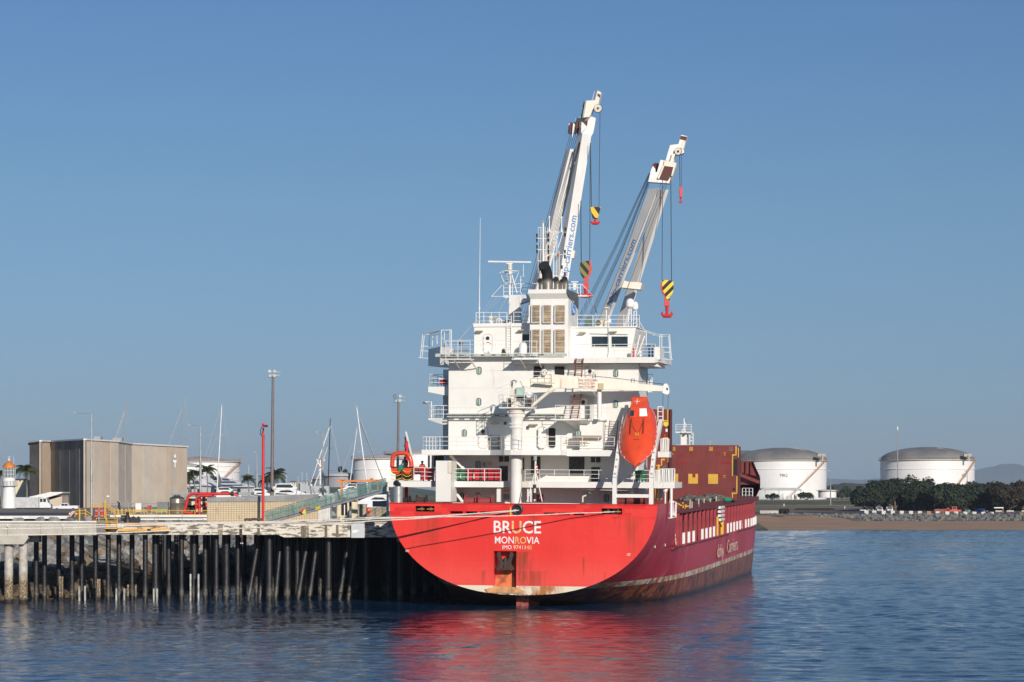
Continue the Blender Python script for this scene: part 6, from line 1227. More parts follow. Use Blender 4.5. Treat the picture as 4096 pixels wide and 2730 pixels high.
# approach bridge
ab = thing('approach_bridge', 'pale new concrete approach bridge on two round columns at the left edge', 'bridge', W(100, 2417, 207))
for x0, x1 in ((-420, 30), (30, 163), (163, 251), (251, 386)): g = G(); bx(g, x0 + .6, 2091, x1 - .6, 2141, 207, .5); put(g, 'parapet_beam', CONC, ab)
g = G(); g.box(X_(-420, 207), X_(386, 207), 207.5, 212.5, 6.0, 7.05); put(g, 'bridge_deck', CONC, ab)
g = G(); bx(g, -420, 2085, 384, 2091, 206.85, .8); put(g, 'parapet_cap', mat('clean_white_concrete', (.72, .70, .66), .8), ab)
g = G(); g.prism([W(-200, 2141.5, 207.1), W(112, 2141.5, 207.1), W(112, 2155, 207.1), W(95, 2178, 207.1), W(-200, 2178, 207.1)], (0, 1.6, 0)); put(g, 'pier_cap', CONC, ab); g = G(); bx(g, 100, 2141.5, 154, 2170, 209.5, 1.4); put(g, 'pier_cap', CONC, ab)
for x in (35, 93): g = G(); g.rod((X_(x, 208), 208, -3), (X_(x, 208), 208, Zp(2176, 207)), .38, 20, caps=False); put(g, 'bridge_column', CPILE, ab, True)
for x in (30, 251): g = G(); bx(g, x - 2, 2096, x + 2, 2108, 206.8, .2); put(g, 'bracket', WHITE2, ab)
# ============================================================= SHORE, YARD
shore = [(-1500, 211), (60, 214), (300, 217), (450, 221), (600, 229), (750, 243), (900, 256), (1200, 275), (1500, 300), (1720, 345)]
sp = [(X_(x, y), y) for x, y in shore]
EARTH = mat('yard_ground', (.20, .17, .13), .95, var=.25, scale=.15); GRAVEL = mat('dark_gravel', (.10, .09, .075), .95, var=.3, scale=.5)
g = G(); n = len(sp)
rows = [[(x, y, -1.5) for x, y in sp], [(x, y + 17, 6.7) for x, y in sp]]
g.add(rows[0] + rows[1], [(i, i + 1, n + i + 1, n + i) for i in range(n - 1)]); struct(g, 'shore_slope', GRAVEL)
g = G(); top = [(x, y + 17, 6.7) for x, y in sp] + [(X_(1720, 345), 620, 6.6), (-150, 640, 6.6), (-340, 640, 6.6)]; g.add(top, [tuple(range(len(top)))]); struct(g, 'yard_ground', EARTH)
g = G(); g.box(-330, X_(1720, 345) + 20, 618, 620, -1, 6.6); struct(g, 'quay_wall', DCONC)
def rockmesh(seed, r=1.0):
    rnd = random.Random(seed); bm = bmesh.new(); bmesh.ops.create_icosphere(bm, subdivisions=2, radius=r)
    cuts = [Vector((rnd.uniform(-1, 1), rnd.uniform(-1, 1), rnd.uniform(-1, 1))).normalized() for _ in range(9)]; ds = [rnd.uniform(.45, .85) for _ in cuts]
    for v in bm.verts:
        for c, d_ in zip(cuts, ds):
            e = v.co.dot(c) - d_ * r
            if e > 0: v.co -= c * e
    me = bpy.data.meshes.new('rock'); bm.to_mesh(me); bm.free(); return me
RD = [mat('pale_rock', (.26, .25, .235), .9, var=.3, scale=1.2, bump=.3), mat('blue_grey_rock', (.13, .14, .145), .9, var=.3, scale=1.2, bump=.3), mat('tan_rock', (.22, .17, .12), .9, var=.3, scale=1.2, bump=.3)]
RW = [mat('wet_brown_rock', (.085, .06, .035), .7, var=.4, scale=1.5, bump=.3)]
rocks = []
for mt in RD + RW:
    rocks.append([])
    for k in range(3): me = rockmesh(k * 7 + len(rocks)); me.materials.append(mt); rocks[-1].append(me)
def placerocks(root, pts, nmax, sm, rs=None):
    rs = rs or rocks
    random.shuffle(pts); pts.sort(key=lambda p: -p[1] / p[0].y)
    for i, (p, r_, w_) in enumerate(pts[:nmax]):
        me = random.choice(rs[3] if w_ else random.choice(rs[:3])); o = bpy.data.objects.new('rock', me); COL.objects.link(o); o.parent = root; o.location = p - FR[root.name]
        o.rotation_euler = (random.uniform(-.5, .5), random.uniform(-.5, .5), random.uniform(0, 6)); o.scale = (r_ * random.uniform(.8, 1.3), r_ * random.uniform(.8, 1.2), r_ * random.uniform(.6, .95))
    for wet in (0, 1):
        rest = [t for t in pts[nmax:] if t[2] == wet]
        if not rest: continue
        g = G()
        for p, r_, w_ in rest:
            me = rs[3 if w_ else 0][0]; o_ = len(g.v); s_ = Matrix.Rotation(random.uniform(0, 6), 3, 'Z')
            g.v += [p + (s_ @ v.co) * r_ for v in me.vertices]; g.f += [tuple(i + o_ for i in f.vertices) for f in me.polygons]
        put(g, 'small_rocks', sm[wet], root)['kind'] = 'stuff'
rv = thing('rock_revetment', 'sloping bank of grey and brown boulders behind the jetty piles', 'rock bank', (sp[2][0], sp[2][1], 0))
pts = []
random.seed(21)
for i in range(len(sp) - 2):
    a, b_ = Vector((*sp[max(i, 0)], 0)), Vector((*sp[i + 1], 0))
    if i == 0: a = Vector((X_(-120, 213), 213, 0))
    L = (b_ - a).length; nc = int(L / .95)
    for c in range(nc):
        for k in range(17):
            f = (k + random.random() * .6) / 16.5; p = a.lerp(b_, (c + random.random()) / nc); z = -1.5 + 8.2 * f + random.uniform(-.05, .25)
            pts.append((Vector((p.x, p.y + 17 * f, z)), random.uniform(.5, .95), 1 if z < 2.6 + random.uniform(-.5, .5) else 0))
pts = [t for t in pts if t[0].z > -.6]
placerocks(rv, pts, 290, (RD[0], RW[0]))
# road on the embankment
g = G(); g.prism([(X_(-800, 240), 239, 6.95), (X_(276, 239), 239, 6.95), (X_(290, 297), 297, 6.95), (X_(-800, 297), 297, 6.95)], (0, 0, .27)); struct(g, 'causeway_road', ASPH)
g = G(); g.box(X_(-800, 239), X_(276, 239), 238.7, 238.98, 7.0, 7.3); struct(g, 'road_edge_kerb', mat('clean_white_concrete', (0, 0, 0)))
g = G(); g.prism([W(268, 2068, 238), W(283, 2068, 238), W(302, 2045, 238), W(288, 2045, 238)], (0, 1.5, 0)); solo(g, 'concrete_ramp_wall', CONC, 'slanting concrete end wall where the causeway road meets the yellow stairs', 'wall')
# ============================================================= BUILDINGS IN THE YARD
def warehouse():
    o = thing('warehouse', 'large windowless concrete warehouse with stained grey and tan wall panels', 'warehouse', W(340, 2040, 540))
    P = [(118, 572, 1772), (163, 566, 1767), (203, 572, 1768), (340, 540, 1761), (474, 556, 1769), (526, 574, 1778), (749, 600, 1790)]
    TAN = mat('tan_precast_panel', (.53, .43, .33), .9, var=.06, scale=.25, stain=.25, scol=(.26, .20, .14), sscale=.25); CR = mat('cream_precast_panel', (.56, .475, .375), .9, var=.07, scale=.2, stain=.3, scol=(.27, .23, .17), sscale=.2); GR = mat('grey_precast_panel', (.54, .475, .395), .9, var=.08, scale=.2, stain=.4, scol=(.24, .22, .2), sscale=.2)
    DK = mat('shade_dark_panel', (.19, .165, .14), .95, var=.2, scale=.2, stain=.8, scol=(.05, .045, .04), sscale=.2); DK2 = mat('shade_mid_panel', (.24, .21, .175), .95, var=.2, scale=.2, stain=.8, scol=(.07, .06, .05), sscale=.2)  # shade of the walls turned from the sun, painted as darker panel tones
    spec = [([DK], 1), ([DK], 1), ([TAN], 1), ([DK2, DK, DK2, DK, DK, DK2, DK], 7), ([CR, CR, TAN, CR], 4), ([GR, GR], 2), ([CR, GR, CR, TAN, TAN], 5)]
    # facets: consecutive points; facet 0 is the far left return
    fac = [((118, 600), (118, 572)), ((118, 572), (163, 566)), ((163, 566), (203, 572)), ((203, 572), (340, 540)), ((340, 540), (474, 556)), ((474, 556), (526, 574)), ((526, 574), (749, 600))]
    zt = {118: Zp(1772, 572), 163: Zp(1767, 566), 203: Zp(1768, 572), 340: Zp(1761, 540), 474: Zp(1769, 556), 526: Zp(1778, 574), 749: Zp(1790, 600)}
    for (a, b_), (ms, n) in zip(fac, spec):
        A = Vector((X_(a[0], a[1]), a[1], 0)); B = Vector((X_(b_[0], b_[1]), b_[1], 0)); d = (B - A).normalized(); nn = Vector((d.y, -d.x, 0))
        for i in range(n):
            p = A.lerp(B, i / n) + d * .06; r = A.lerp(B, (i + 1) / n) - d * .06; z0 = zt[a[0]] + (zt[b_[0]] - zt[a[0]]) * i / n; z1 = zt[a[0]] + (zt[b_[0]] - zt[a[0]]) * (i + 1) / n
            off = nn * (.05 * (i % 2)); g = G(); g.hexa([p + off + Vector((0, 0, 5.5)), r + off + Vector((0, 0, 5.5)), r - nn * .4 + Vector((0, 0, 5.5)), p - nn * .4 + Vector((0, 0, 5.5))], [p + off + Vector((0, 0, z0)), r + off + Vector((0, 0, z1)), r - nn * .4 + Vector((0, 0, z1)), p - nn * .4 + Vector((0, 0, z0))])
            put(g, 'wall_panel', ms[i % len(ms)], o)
        g = G(); g.beam(A + nn * .1 + Vector((0, 0, zt[a[0]] + .15)), B + nn * .1 + Vector((0, 0, zt[b_[0]] + .15)), .5, .35); put(g, 'roof_flashing', mat('pale_flashing', (.7, .68, .66), .5), o)
    pp = [Vector((X_(x, y), y, zt[x] - .3)) for x, y in [(118, 572), (163, 566), (203, 572), (340, 540), (474, 556), (526, 574), (749, 600)]] + [Vector((X_(725, 650), 650, 18)), Vector((X_(135, 650), 650, 18))]
    g = G(); g.add([tuple(v) for v in pp], [tuple(range(len(pp)))]); put(g, 'roof', GREYP, o)
    g = G(); bx(g, 450, 1752, 487, 1768, 565, 3); bx(g, 375, 1747, 402, 1765, 560, 3); put(g, 'roof_vent_box', GREYP, o)
warehouse()
o = thing('lean_to_shed', 'low shed with a pale sloping roof in front of the dark warehouse wall', 'shed', W(190, 2045, 530))
g = G(); bx(g, 190, 1985, 248, 2045, 530, 8); g.prism([W(190, 1993, 530), W(248, 1972, 530), W(248, 1986, 530), W(190, 2000, 530)], (0, 8, 0)); put(g, 'wall', mat('cream_precast_panel', (0, 0, 0)), o)
g = G(); g.prism([W(114, 1990, 528), W(182, 1993, 528), W(250, 1973, 528), W(250, 1969, 528), W(200, 1969, 528), W(118, 1988, 528)], (0, 9, 0)); put(g, 'roof', mat('bright_metal_roof', (.75, .74, .71), .5), o); g = G(); bx(g, 142, 1995, 190, 2006, 529, 7); put(g, 'dark_opening', DKGREY, o)
o = thing('lighthouse', 'small white round lighthouse with an orange dome at the left edge', 'lighthouse', W(36, 2015, 520)); cx = X_(36, 520); s_ = 520 / F
g = G(); g.lathe([(29 * s_, 5.5), (28 * s_, Zp(2010, 520)), (24 * s_, Zp(1950, 520)), (25 * s_, Zp(1946, 520)), (25.5 * s_, Zp(1913, 520))], (cx, 520, 0), 28); put(g, 'tower', mat('bright_white_paint', (.80, .79, .76), .5, var=.04, stain=.3, scol=(.55, .45, .35)), o, True)
g = G(); g.lathe([(24 * s_, Zp(1910, 520)), (24 * s_, Zp(1872, 520))], (cx, 520, 0), 12); put(g, 'lantern_glazing', mat('grey_lantern_glass', (.16, .19, .20), .15), o)
g = G(); 
for i in range(12): a = 2 * math.pi * i / 12; g.rod((cx + math.cos(a) * 24.5 * s_, 520 + math.sin(a) * 24.5 * s_, Zp(1910, 520)), (cx + math.cos(a) * 24.5 * s_, 520 + math.sin(a) * 24.5 * s_, Zp(1872, 520)), .05, 4)
for y in (1884, 1898, 1911): g.torus((cx, 520, Zp(y, 520)), 24.6 * s_, .05, 'Z', 24, 4)
put(g, 'glazing_bars', WHITE2, o); g = G(); g.torus((cx, 520, Zp(1926, 520)), 35 * s_, .035, 'Z', 24, 4); g.torus((cx, 520, Zp(1935, 520)), 35 * s_, .03, 'Z', 24, 4); g.lathe([(27 * s_, Zp(1947, 520)), (36 * s_, Zp(1945, 520)), (36 * s_, Zp(1943, 520)), (27 * s_, Zp(1943, 520))], (cx, 520, 0), 24)
for i in range(16): a = 2 * math.pi * i / 16; g.rod((cx + math.cos(a) * 35 * s_, 520 + math.sin(a) * 35 * s_, Zp(1944, 520)), (cx + math.cos(a) * 35 * s_, 520 + math.sin(a) * 35 * s_, Zp(1925, 520)), .03, 4)
put(g, 'gallery', GREYP, o)
g = G(); g.lathe([(25.5 * s_, Zp(1872, 520)), (24 * s_, Zp(1866, 520)), (19 * s_, Zp(1856, 520)), (11 * s_, Zp(1850, 520)), (4 * s_, Zp(1848, 520)), (3 * s_, Zp(1844, 520))], (cx, 520, 0), 24); put(g, 'dome', mat('orange_dome_paint', (.62, .19, .03), .5), o, True)
g = G(); g.ball((cx, 520, Zp(1840, 520)), 4.6 * s_, 12); put(g, 'finial', WHITE2, o, True); g = G(); g.rod((cx, 520, Zp(1836, 520)), (cx, 520, Zp(1825, 520)), .05, 4); g.beam((cx - .35, 520, Zp(1829, 520)), (cx + .4, 520, Zp(1829, 520)), .05, .05); g.rod((cx + 19 * s_, 520, Zp(1868, 520)), (cx + 19 * s_, 520, Zp(1827, 520)), .04, 4); put(g, 'weather_vane', WHITE2, o)
# block wall building on the jetty
def blockmat():
    m, b = newmat('cream_blockwork', (.6, .5, .33), .9); t = NT(m); p = t.coord(); sx, sy, sz = t.xyz(p); cm = t.n.new('ShaderNodeCombineXYZ'); t.link(sx, cm.inputs[0]); t.link(sz, cm.inputs[1])
    br = t.n.new('ShaderNodeTexBrick'); t.link(cm.outputs[0], br.inputs['Vector']); br.inputs['Scale'].default_value = 1; br.inputs['Brick Width'].default_value = .24; br.inputs['Row Height'].default_value = .2; br.inputs['Mortar Size'].default_value = .022; br.offset = 0
    br.inputs['Color1'].default_value = (.62, .50, .33, 1); br.inputs['Color2'].default_value = (.56, .46, .31, 1); br.inputs['Mortar'].default_value = (.30, .23, .15, 1); c = t.mix(t.m('MULTIPLY', t.step(t.noise(p, 1.4, 5, .7), .58, .7), .6), br.outputs[0], (.2, .15, .1)); t.link(c, b.inputs[0]); t.link(t.bump(br.outputs[1], -.5, .03), b.inputs['Normal']); return m
o = thing('pump_house', 'low pale blockwork building with a flat grey roof edge behind the red mast', 'building', W(1040, 2091, 221))
g = G(); bx(g, 828, 2007, 1272, 2092, 221, .3); g.box(X_(828, 221), X_(828, 221) + .3, 221.3, 229, 6.8, 8.76); put(g, 'block_wall', blockmat(), o)
g = G(); a = [W(828, 2008, 220.9), W(1275, 2006, 220.9), W(1275, 1977, 220.9), W(828, 1991, 220.9)]; g.prism(a, (0, .15, 0)); put(g, 'roof_fascia', mat('weathered_zinc', (.25, .25, .25), .6, var=.25, scale=.5, stain=.4, scol=(.1, .1, .1)), o)
g = G(); g.add([a[3], a[2], a[2] + Vector((0, 8, 0)), a[3] + Vector((0, 8, 0))], [(0, 1, 2, 3)]); put(g, 'roof', GREYP, o)
# ============================================================= JETTY EQUIPMENT
o = thing('fire_monitor_mast', 'tall bright red pipe mast with a water cannon on top', 'fire monitor', W(1053, 2091, 219.5))
g = G(); g.rod(W(1052, 2091, 219.5), W(1053, 1745, 219.5), .125, 12); g.rod(W(1053, 1745, 219.5), W(1053, 1712, 219.5), .07, 8); put(g, 'mast_pipe', REDP, o, True)
g = G(); bx(g, 1044, 1740, 1058, 1745, 219.3, .4); bx(g, 1048, 1700, 1062, 1708, 219.3, .3); g.rod(W(1055, 1704, 219), W(1070, 1706, 218.5), .1, 8); bx(g, 1046, 1694, 1056, 1702, 219.3, .3); put(g, 'water_cannon', REDP, o)
g = G(); g.tube([W(1047, 1708, 219.2), W(1042, 1722, 219.2), W(1040, 1740, 219.2), W(1045, 1745, 219.2), W(1050, 1725, 219.2)], .035, 5); put(g, 'hose', BLACK, o); g = G(); bx(g, 1064, 1700, 1070, 1706, 218.4, .2); put(g, 'nozzle', BLACK, o)
def lightmast(label, px, ytop, ybase, Y, r0, r1):
    o = thing('light_mast', label, 'light mast', W(px, ybase, Y)); g = G(); t_ = W(px + 4, ytop + 22, Y); b = W(px - 1, ybase, Y); g.rod(b, b.lerp(t_, .12), r0, 12, r0 * .9); g.rod(b.lerp(t_, .12), t_, r0 * .75, 12, r1); put(g, 'pole', mat('brown_grey_pole', (.17, .14, .14), .5), o, True)
    k = Y / 300.; g = G(); c = t_; g.beam(c + Vector((-.55, 0, .05)) * k, c + Vector((.9, 0, .05)) * k, .12, .1); g.beam(c + Vector((-.4, 0, .45)) * k, c + Vector((.95, 0, .5)) * k, .1, .1); g.rod(c, c + Vector((0, 0, .6)) * k, .08, 6); put(g, 'lamp_bracket', GREYP, o)
    for dx, dz in ((-.42, .55), (.2, .55), (-.35, -.02), (.2, .0)):
        g = G(); g.lathe([(.20 * k, -.12), (.26 * k, 0), (.1, .2)], c + Vector((dx, -.1, dz)) * k, 12, 'Y'); put(g, 'floodlight', mat('bright_reflector', (.85, .85, .82), .15, .6), o)
    return o
lm = lightmast('tallest floodlight mast, brown grey pole behind the foot of the gangway', 1088, 1482, 2075, 236, .25, .12)
g = G(); g.ball(W(1096, 1954, 235.4), .22, 8); put(g, 'flood_lamp', RUSTW, lm); lightmast('floodlight mast rising between the gangway and the orange rescue boat', 1590, 1582, 2020, 330, .26, .14)
def streetlight(label, px, ytop, ybase, Y, arm, r=.09, m=STEEL):
    o = thing('street_lamp', label, 'street lamp', W(px, ybase, Y), group='galvanised street lamps'); g = G(); k = Y / 300.
    g.rod(W(px, ybase, Y), W(px, ytop + (ybase - ytop) * .45, Y), r * 1.7 * k, 8); g.rod(W(px, ytop + (ybase - ytop) * .45, Y), W(px, ytop + 8, Y), r * k, 8, r * .7 * k); sgn = 1 if arm > px else -1
    g.tube([W(px, ytop + 8, Y), W(px + sgn * 2, ytop + 2, Y), W(px + sgn * 8, ytop, Y), W(arm - sgn * 12, ytop - 2, Y)], r * .55 * k, 6); put(g, 'pole', m, o); g = G(); g.prism([W(arm - sgn * 14, ytop - 3, Y), W(arm, ytop - 5, Y), W(arm, ytop - 3, Y), W(arm - sgn * 12, ytop + 1, Y)], (0, .3, 0)); put(g, 'lamp_head', GREYP, o); return o
streetlight('tall street lamp standing in front of the concrete warehouse, arm to the left', 366, 1654, 2065, 300, 294)
streetlight('street lamp between the warehouse and the white storage tank', 802, 1702, 2000, 330, 751); streetlight('street lamp just left of the black yacht mast', 1291, 1731, 1980, 360, 1262); streetlight('thin distant street lamp left of the red mast', 1027, 1815, 1960, 620, 1017, .07)
o = thing('camera_pole', 'thin pole with a white camera dome in front of the warehouse right end', 'camera pole', W(690, 1972, 260)); g = G(); g.rod(W(690, 1972, 260), W(691, 1822, 260), .06, 8); g.tube([W(690, 1900, 260), W(684, 1850, 260), W(688, 1815, 260), W(697, 1812, 260), W(699, 1820, 260)], .03, 5); put(g, 'pole', GREYP, o)
g = G(); g.ball(W(699, 1828, 259.8), .16, 8); g.ball(W(700, 1820, 259.8), .09, 6); bx(g, 692, 1842, 706, 1850, 259.8, .2); bx(g, 699, 1850, 702, 1870, 259.8, .1); put(g, 'camera_dome', WHITE2, o)
# steel tank, red manifold
o = thing('steel_water_tank', 'brown grey ribbed steel tank with a conical lid left of the red pipes', 'tank', W(712, 2055, 236)); g = G(); c = W(708, 2055, 236); g.lathe([(.72, 0), (.72, .95), (.75, 1.0), (.72, 1.05), (.72, 1.5)], c, 24); put(g, 'tank_shell', mat('brownish_stainless', (.35, .30, .24), .3, .6), o, True); g = G(); g.lathe([(.80, 1.5), (.3, 1.72), (.3, 1.82), (.02, 1.83)], c, 24); put(g, 'tank_lid', mat('dark_brown_metal', (.10, .08, .065), .5, .3), o); g = G(); bx(g, 735, 2000, 745, 2052, 236.5, 1); put(g, 'side_panel', mat('dark_brown_metal', (0, 0, 0)), o)
o = thing('red_pipe_manifold', 'bright red loading pipework with bends and valves beside the pale block wall', 'pipework', W(800, 2060, 228))
def rp(pts, r=.14, nm='pipe', m=REDP): g = G(); g.tube([W(x, y, Y) for x, y, Y in pts], r, 12); return put(g, nm, m, o, True)
rp([(735, 2050, 228), (742, 2030, 228), (752, 1990, 228), (760, 1980, 228), (772, 1976, 228), (930, 1976, 228), (945, 1980, 228), (952, 1990, 228)]); rp([(735, 2050, 228), (745, 2052, 228), (790, 2055, 228)]); rp([(797, 2070, 227.5), (797, 1990, 227.5)], .16); rp([(800, 1984, 227), (848, 1984, 227)], .14); rp([(784, 2040, 227), (784, 1998, 227), (788, 1990, 227)], .1); rp([(826, 2050, 227), (826, 2010, 227)], .12)
for x, y in ((929, 1976), (818, 2030), (816, 1995), (786, 2005)): g = G(); g.lathe([(.24, -.12), (.24, .12)], W(x, y, 227.6), 14, 'X'); put(g, 'valve', BLACK, o)
for x in (797,): 
    for y in (2000, 2028, 2050): g = G(); g.lathe([(.27, -.04), (.27, .04)], W(x, y, 227.5), 14); put(g, 'flange', REDP, o)
g = G(); bx(g, 748, 1990, 830, 2050, 229.5, .3); put(g, 'shelter_panel', mat('cream_paint', (0, 0, 0)), o); g = G(); bx(g, 750, 1996, 765, 2046, 229.2, .2); bx(g, 750, 2022, 800, 2030, 229.2, .2); bx(g, 812, 1990, 820, 2052, 229.2, .2); put(g, 'valve_frame', BROWN, o)
o = thing('valve_shed', 'corrugated grey shed roof behind the steel tank and red pipes', 'shed', W(800, 1995, 250)); g = G(); bx(g, 686, 1972, 780, 1992, 250, 3); bx(g, 880, 1970, 1005, 1982, 250, 3); put(g, 'corrugated_wall', mat('corrugated_zinc', (.32, .33, .34), .5), o)
for i in range(18): g = G(); bx(g, 688 + i * 5, 1974, 690 + i * 5, 1991, 249.9, .1); put(g, 'rib', GREYP, o)
# yellow rails and stairs
def yrail(label, runs, Y, h=1.0, r=.03, sp_=1.0, m=None, cat='handrail'):
    o = thing('handrail', label, cat, W(runs[0][0][0], runs[0][0][1], Y))
    for k, pl in enumerate(runs):
        g = G(); P = [W(x, y, Y) for x, y in pl]
        for a, b_ in zip(P, P[1:]):
            for z in (h, h * .5): g.rod(a + Vector((0, 0, z)), b_ + Vector((0, 0, z)), r, 5)
            n = max(1, round((b_ - a).length / sp_))
            for i in range(n + 1): p = a.lerp(b_, i / n); g.rod(p, p + Vector((0, 0, h)), r, 5)
        put(g, 'rail_run', m or YEL, o)
    return o
yrail('yellow stair rails beside the red life ring stand', [[(300, 2070), (340, 2066), (368, 2085)], [(365, 2042), (428, 2042), (462, 2068)]], 215.5, .55, .03, .6); yrail('long low yellow safety rail along the white pipes', [[(425, 2076), (830, 2076)]], 216, .75, .03, 1.1)
yrail('lime yellow looped barrier in front of the chain link fence', [[(606, 2056), (666, 2056)]], 250, .4, .045, .5, mat('lime_paint', (.5, .55, .08))); yrail('yellow looped barrier left of the lime one', [[(540, 2056), (588, 2056)]], 250, .4, .045, .5)
yrail('yellow guard frame hanging below the jetty edge', [[(385, 2120), (430, 2120), (468, 2120)], [(385, 2108), (470, 2108)]], 211.5, .75, .03, .8); yrail('grey steel handrail along the jetty edge', [[(436, 2092), (828, 2092)]], 213, .95, .02, 2.4, STEEL)
g0 = None
for i, x in enumerate((457, 472, 488, 504, 519, 534, 318, 341)):
    g = G(); bx(g, x - 2.5, 2036, x + 2.5, 2089, 240, .15); solo(g, 'bollard', YEL, (('leftmost', 'second', 'third', 'fourth', 'fifth', 'rightmost')[i] + ' yellow post of the row behind the white pipes' if i < 6 else 'yellow post at the stair rails, ' + ('left' if i == 6 else 'right') + ' one of two'), 'bollard', None, 'yellow posts in the yard')
for a_, b_, lab, Y in ((440, 828, 'white pipeline running along the jetty edge, upper one', 215.8), (500, 828, 'white pipeline along the jetty edge, lower one behind the black hook', 214.6)):
    y = 2066 if Y == 215.8 else 2078; g = G(); g.rod(W(a_, y, Y), W(b_, y, Y), .11, 10); solo(g, 'pipeline', WHITE2, lab, 'pipe', None, None, True)
g = G(); bx(g, 430, 2060, 828, 2063, 216.3, .2); solo(g, 'pipe_rack_beam', YEL, 'yellow beam carrying pipes in front of the fence', 'beam'); g = G(); bx(g, 560, 2068, 828, 2074, 240, .8); solo(g, 'red_pipe_bundle', mat('dull_red_pipe', (.22, .05, .03)), 'dull red pipes lying low behind the white pipelines', 'pipe')
o = thing('life_ring_stand', 'square red life ring case on a white cross frame at the jetty edge', 'life ring', W(396, 2098, 214)); g = G(); bx(g, 380, 2036, 414, 2070, 214, .25); put(g, 'case', REDP, o); g = G(); bx(g, 393, 2040, 399, 2110, 213.85, .1); bx(g, 380, 2043, 414, 2047, 213.85, .1); bx(g, 378, 2063, 414, 2067, 213.85, .1); put(g, 'cross_frame', STEEL, o)
g = G(); g.torus(W(396, 2054, 213.9), .2, .05, 'Y', 16, 6); put(g, 'life_ring', ORNG, o); g = G(); bx(g, 374, 2076, 412, 2090, 214.5, .5); put(g, 'red_cabinet', REDP, o)
for x0, x1, lb in ((398, 417, 'dark wheelie bin below the red life ring stand, left of the pair'), (427, 440, 'dark grey bin at the jetty edge right of the life ring stand')): g = G(); bx(g, x0, 2072, x1, 2112, 211.7, .5); g.hexa([W(x0 - 1, 2072, 211.6), W(x1 + 1, 2072, 211.6), W(x1 + 1, 2072, 212.3), W(x0 - 1, 2072, 212.3)], [W(x0, 2069, 211.7), W(x1, 2069, 211.7), W(x1, 2069, 212.2), W(x0, 2069, 212.2)]); solo(g, 'waste_bin', DKGREY, lb, 'bin')
o = thing('post_lamp', 'yellow post with a curved arm and white lamp behind the life ring stand', 'lamp', W(419, 2110, 215)); g = G(); g.rod(W(419, 2110, 215), W(420, 2000, 215), .07, 8); put(g, 'post', YEL, o); g = G(); g.tube([W(420, 2000, 215), W(420, 1988, 215), W(424, 1979, 215), W(429, 1977, 215)], .03, 5); put(g, 'arm', GREYP, o); g = G(); g.ball(W(431, 1987, 215), .13, 8, (1.4, 1, .8)); put(g, 'lamp_globe', WHITE2, o)
o = thing('quick_release_hook', 'black mooring hook with a squat capstan bolted on the jetty edge', 'mooring hook', W(515, 2094, 213)); g = G(); g.lathe([(.35, 0), (.35, .25), (.24, .4), (.2, .6), (.12, .75), (.15, .8), (.15, .95)], W(510, 2092, 213), 16); put(g, 'capstan', BLACK, o, True); g = G(); g.prism([W(x, y, 212.8) for x, y in ((515, 2090), (520, 2072), (532, 2066), (545, 2074), (552, 2066), (558, 2072), (560, 2088), (548, 2092))], (0, .5, 0)); bx(g, 483, 2062, 500, 2086, 213, .4); put(g, 'hook_body', BLACK, o)
g = G(); bx(g, 545, 2066, 552, 2080, 212.9, .2); put(g, 'orange_cone', YEL, o)
o = thing('fender_pipe', 'yellow horizontal fender pipe with a dark band hung on the jetty face', 'fender', W(575, 2130, 211.5)); g = G(); g.rod(W(478, 2123, 211.4), W(680, 2120, 211.4), .13, 12); put(g, 'pipe', mat('orange_yellow_paint', (.75, .38, .06), .5), o, True); g = G(); g.rod(W(590, 2122, 211.4), W(604, 2122, 211.4), .145, 12); put(g, 'band', BROWN, o)
g = G(); bx(g, 500, 2092, 660, 2107, 211.85, .1); put(g, 'rust_stained_plate', mat('heavily_rusted_plate', (0, 0, 0)), o)
g = G(); bx(g, 385, 2112, 470, 2116, 211.2, 1.2); bx(g, 385, 2117, 395, 2138, 211.3, .8); solo(g, 'edge_platform', mat('orange_yellow_paint', (0, 0, 0)), 'small yellow steel landing platform under the yellow guard frame', 'platform')
# fence
o = thing('chain_link_fence', 'chain link fence with cranked post tops along the foot of the warehouse', 'fence', W(620, 2052, 300))
for x in range(420, 770, 31): g = G(); g.rod(W(x, 2054, 300), W(x, 2012, 300), .05, 5); g.rod(W(x, 2012, 300), W(x - 6, 2003, 300), .05, 5); put(g, 'fence_post', GREYP, o)
g = G(); g.rod(W(400, 2015, 300), W(770, 2015, 300), .035, 4); g.rod(W(400, 2053, 300), W(770, 2053, 300), .03, 4)
for i in range(90): x = 400 + i * 4.1; g.rod(W(x, 2053, 300), W(x + 9, 2015, 300), .008, 3); g.rod(W(x + 9, 2053, 300), W(x, 2015, 300), .008, 3)
put(g, 'wire_mesh', GREYP, o)['kind'] = 'stuff'
for x0, y0, x1, y1, m_, lb, cat in ((542, 2014, 565, 2046, WHITE2, 'pale cabinet standing at the chain link fence', 'cabinet'), (590, 2023, 601, 2038, REDP, 'small orange red sign on the chain link fence', 'sign'), (628, 2008, 672, 2050, mat('grubby_grey_box', (.2, .2, .19)), 'dark grey switch cabinet left of the steel tank', 'cabinet'), (441, 2022, 478, 2044, mat('grubby_grey_box', (0, 0, 0)), 'covered skip with a pale load left of the black loading arm', 'skip')):
    g = G(); bx(g, x0, y0, x1, y1, 262, .8); solo(g, 'cabinet' if cat == 'cabinet' else cat, m_, lb, cat)
g = G(); g.prism([W(x, y, 255) for x, y in ((466, 2005), (478, 2012), (478, 2050), (470, 2050), (472, 2014))], (0, .4, 0)); solo(g, 'bent_derrick', BLACK, 'black bent loading arm standing before the warehouse', 'loading arm')
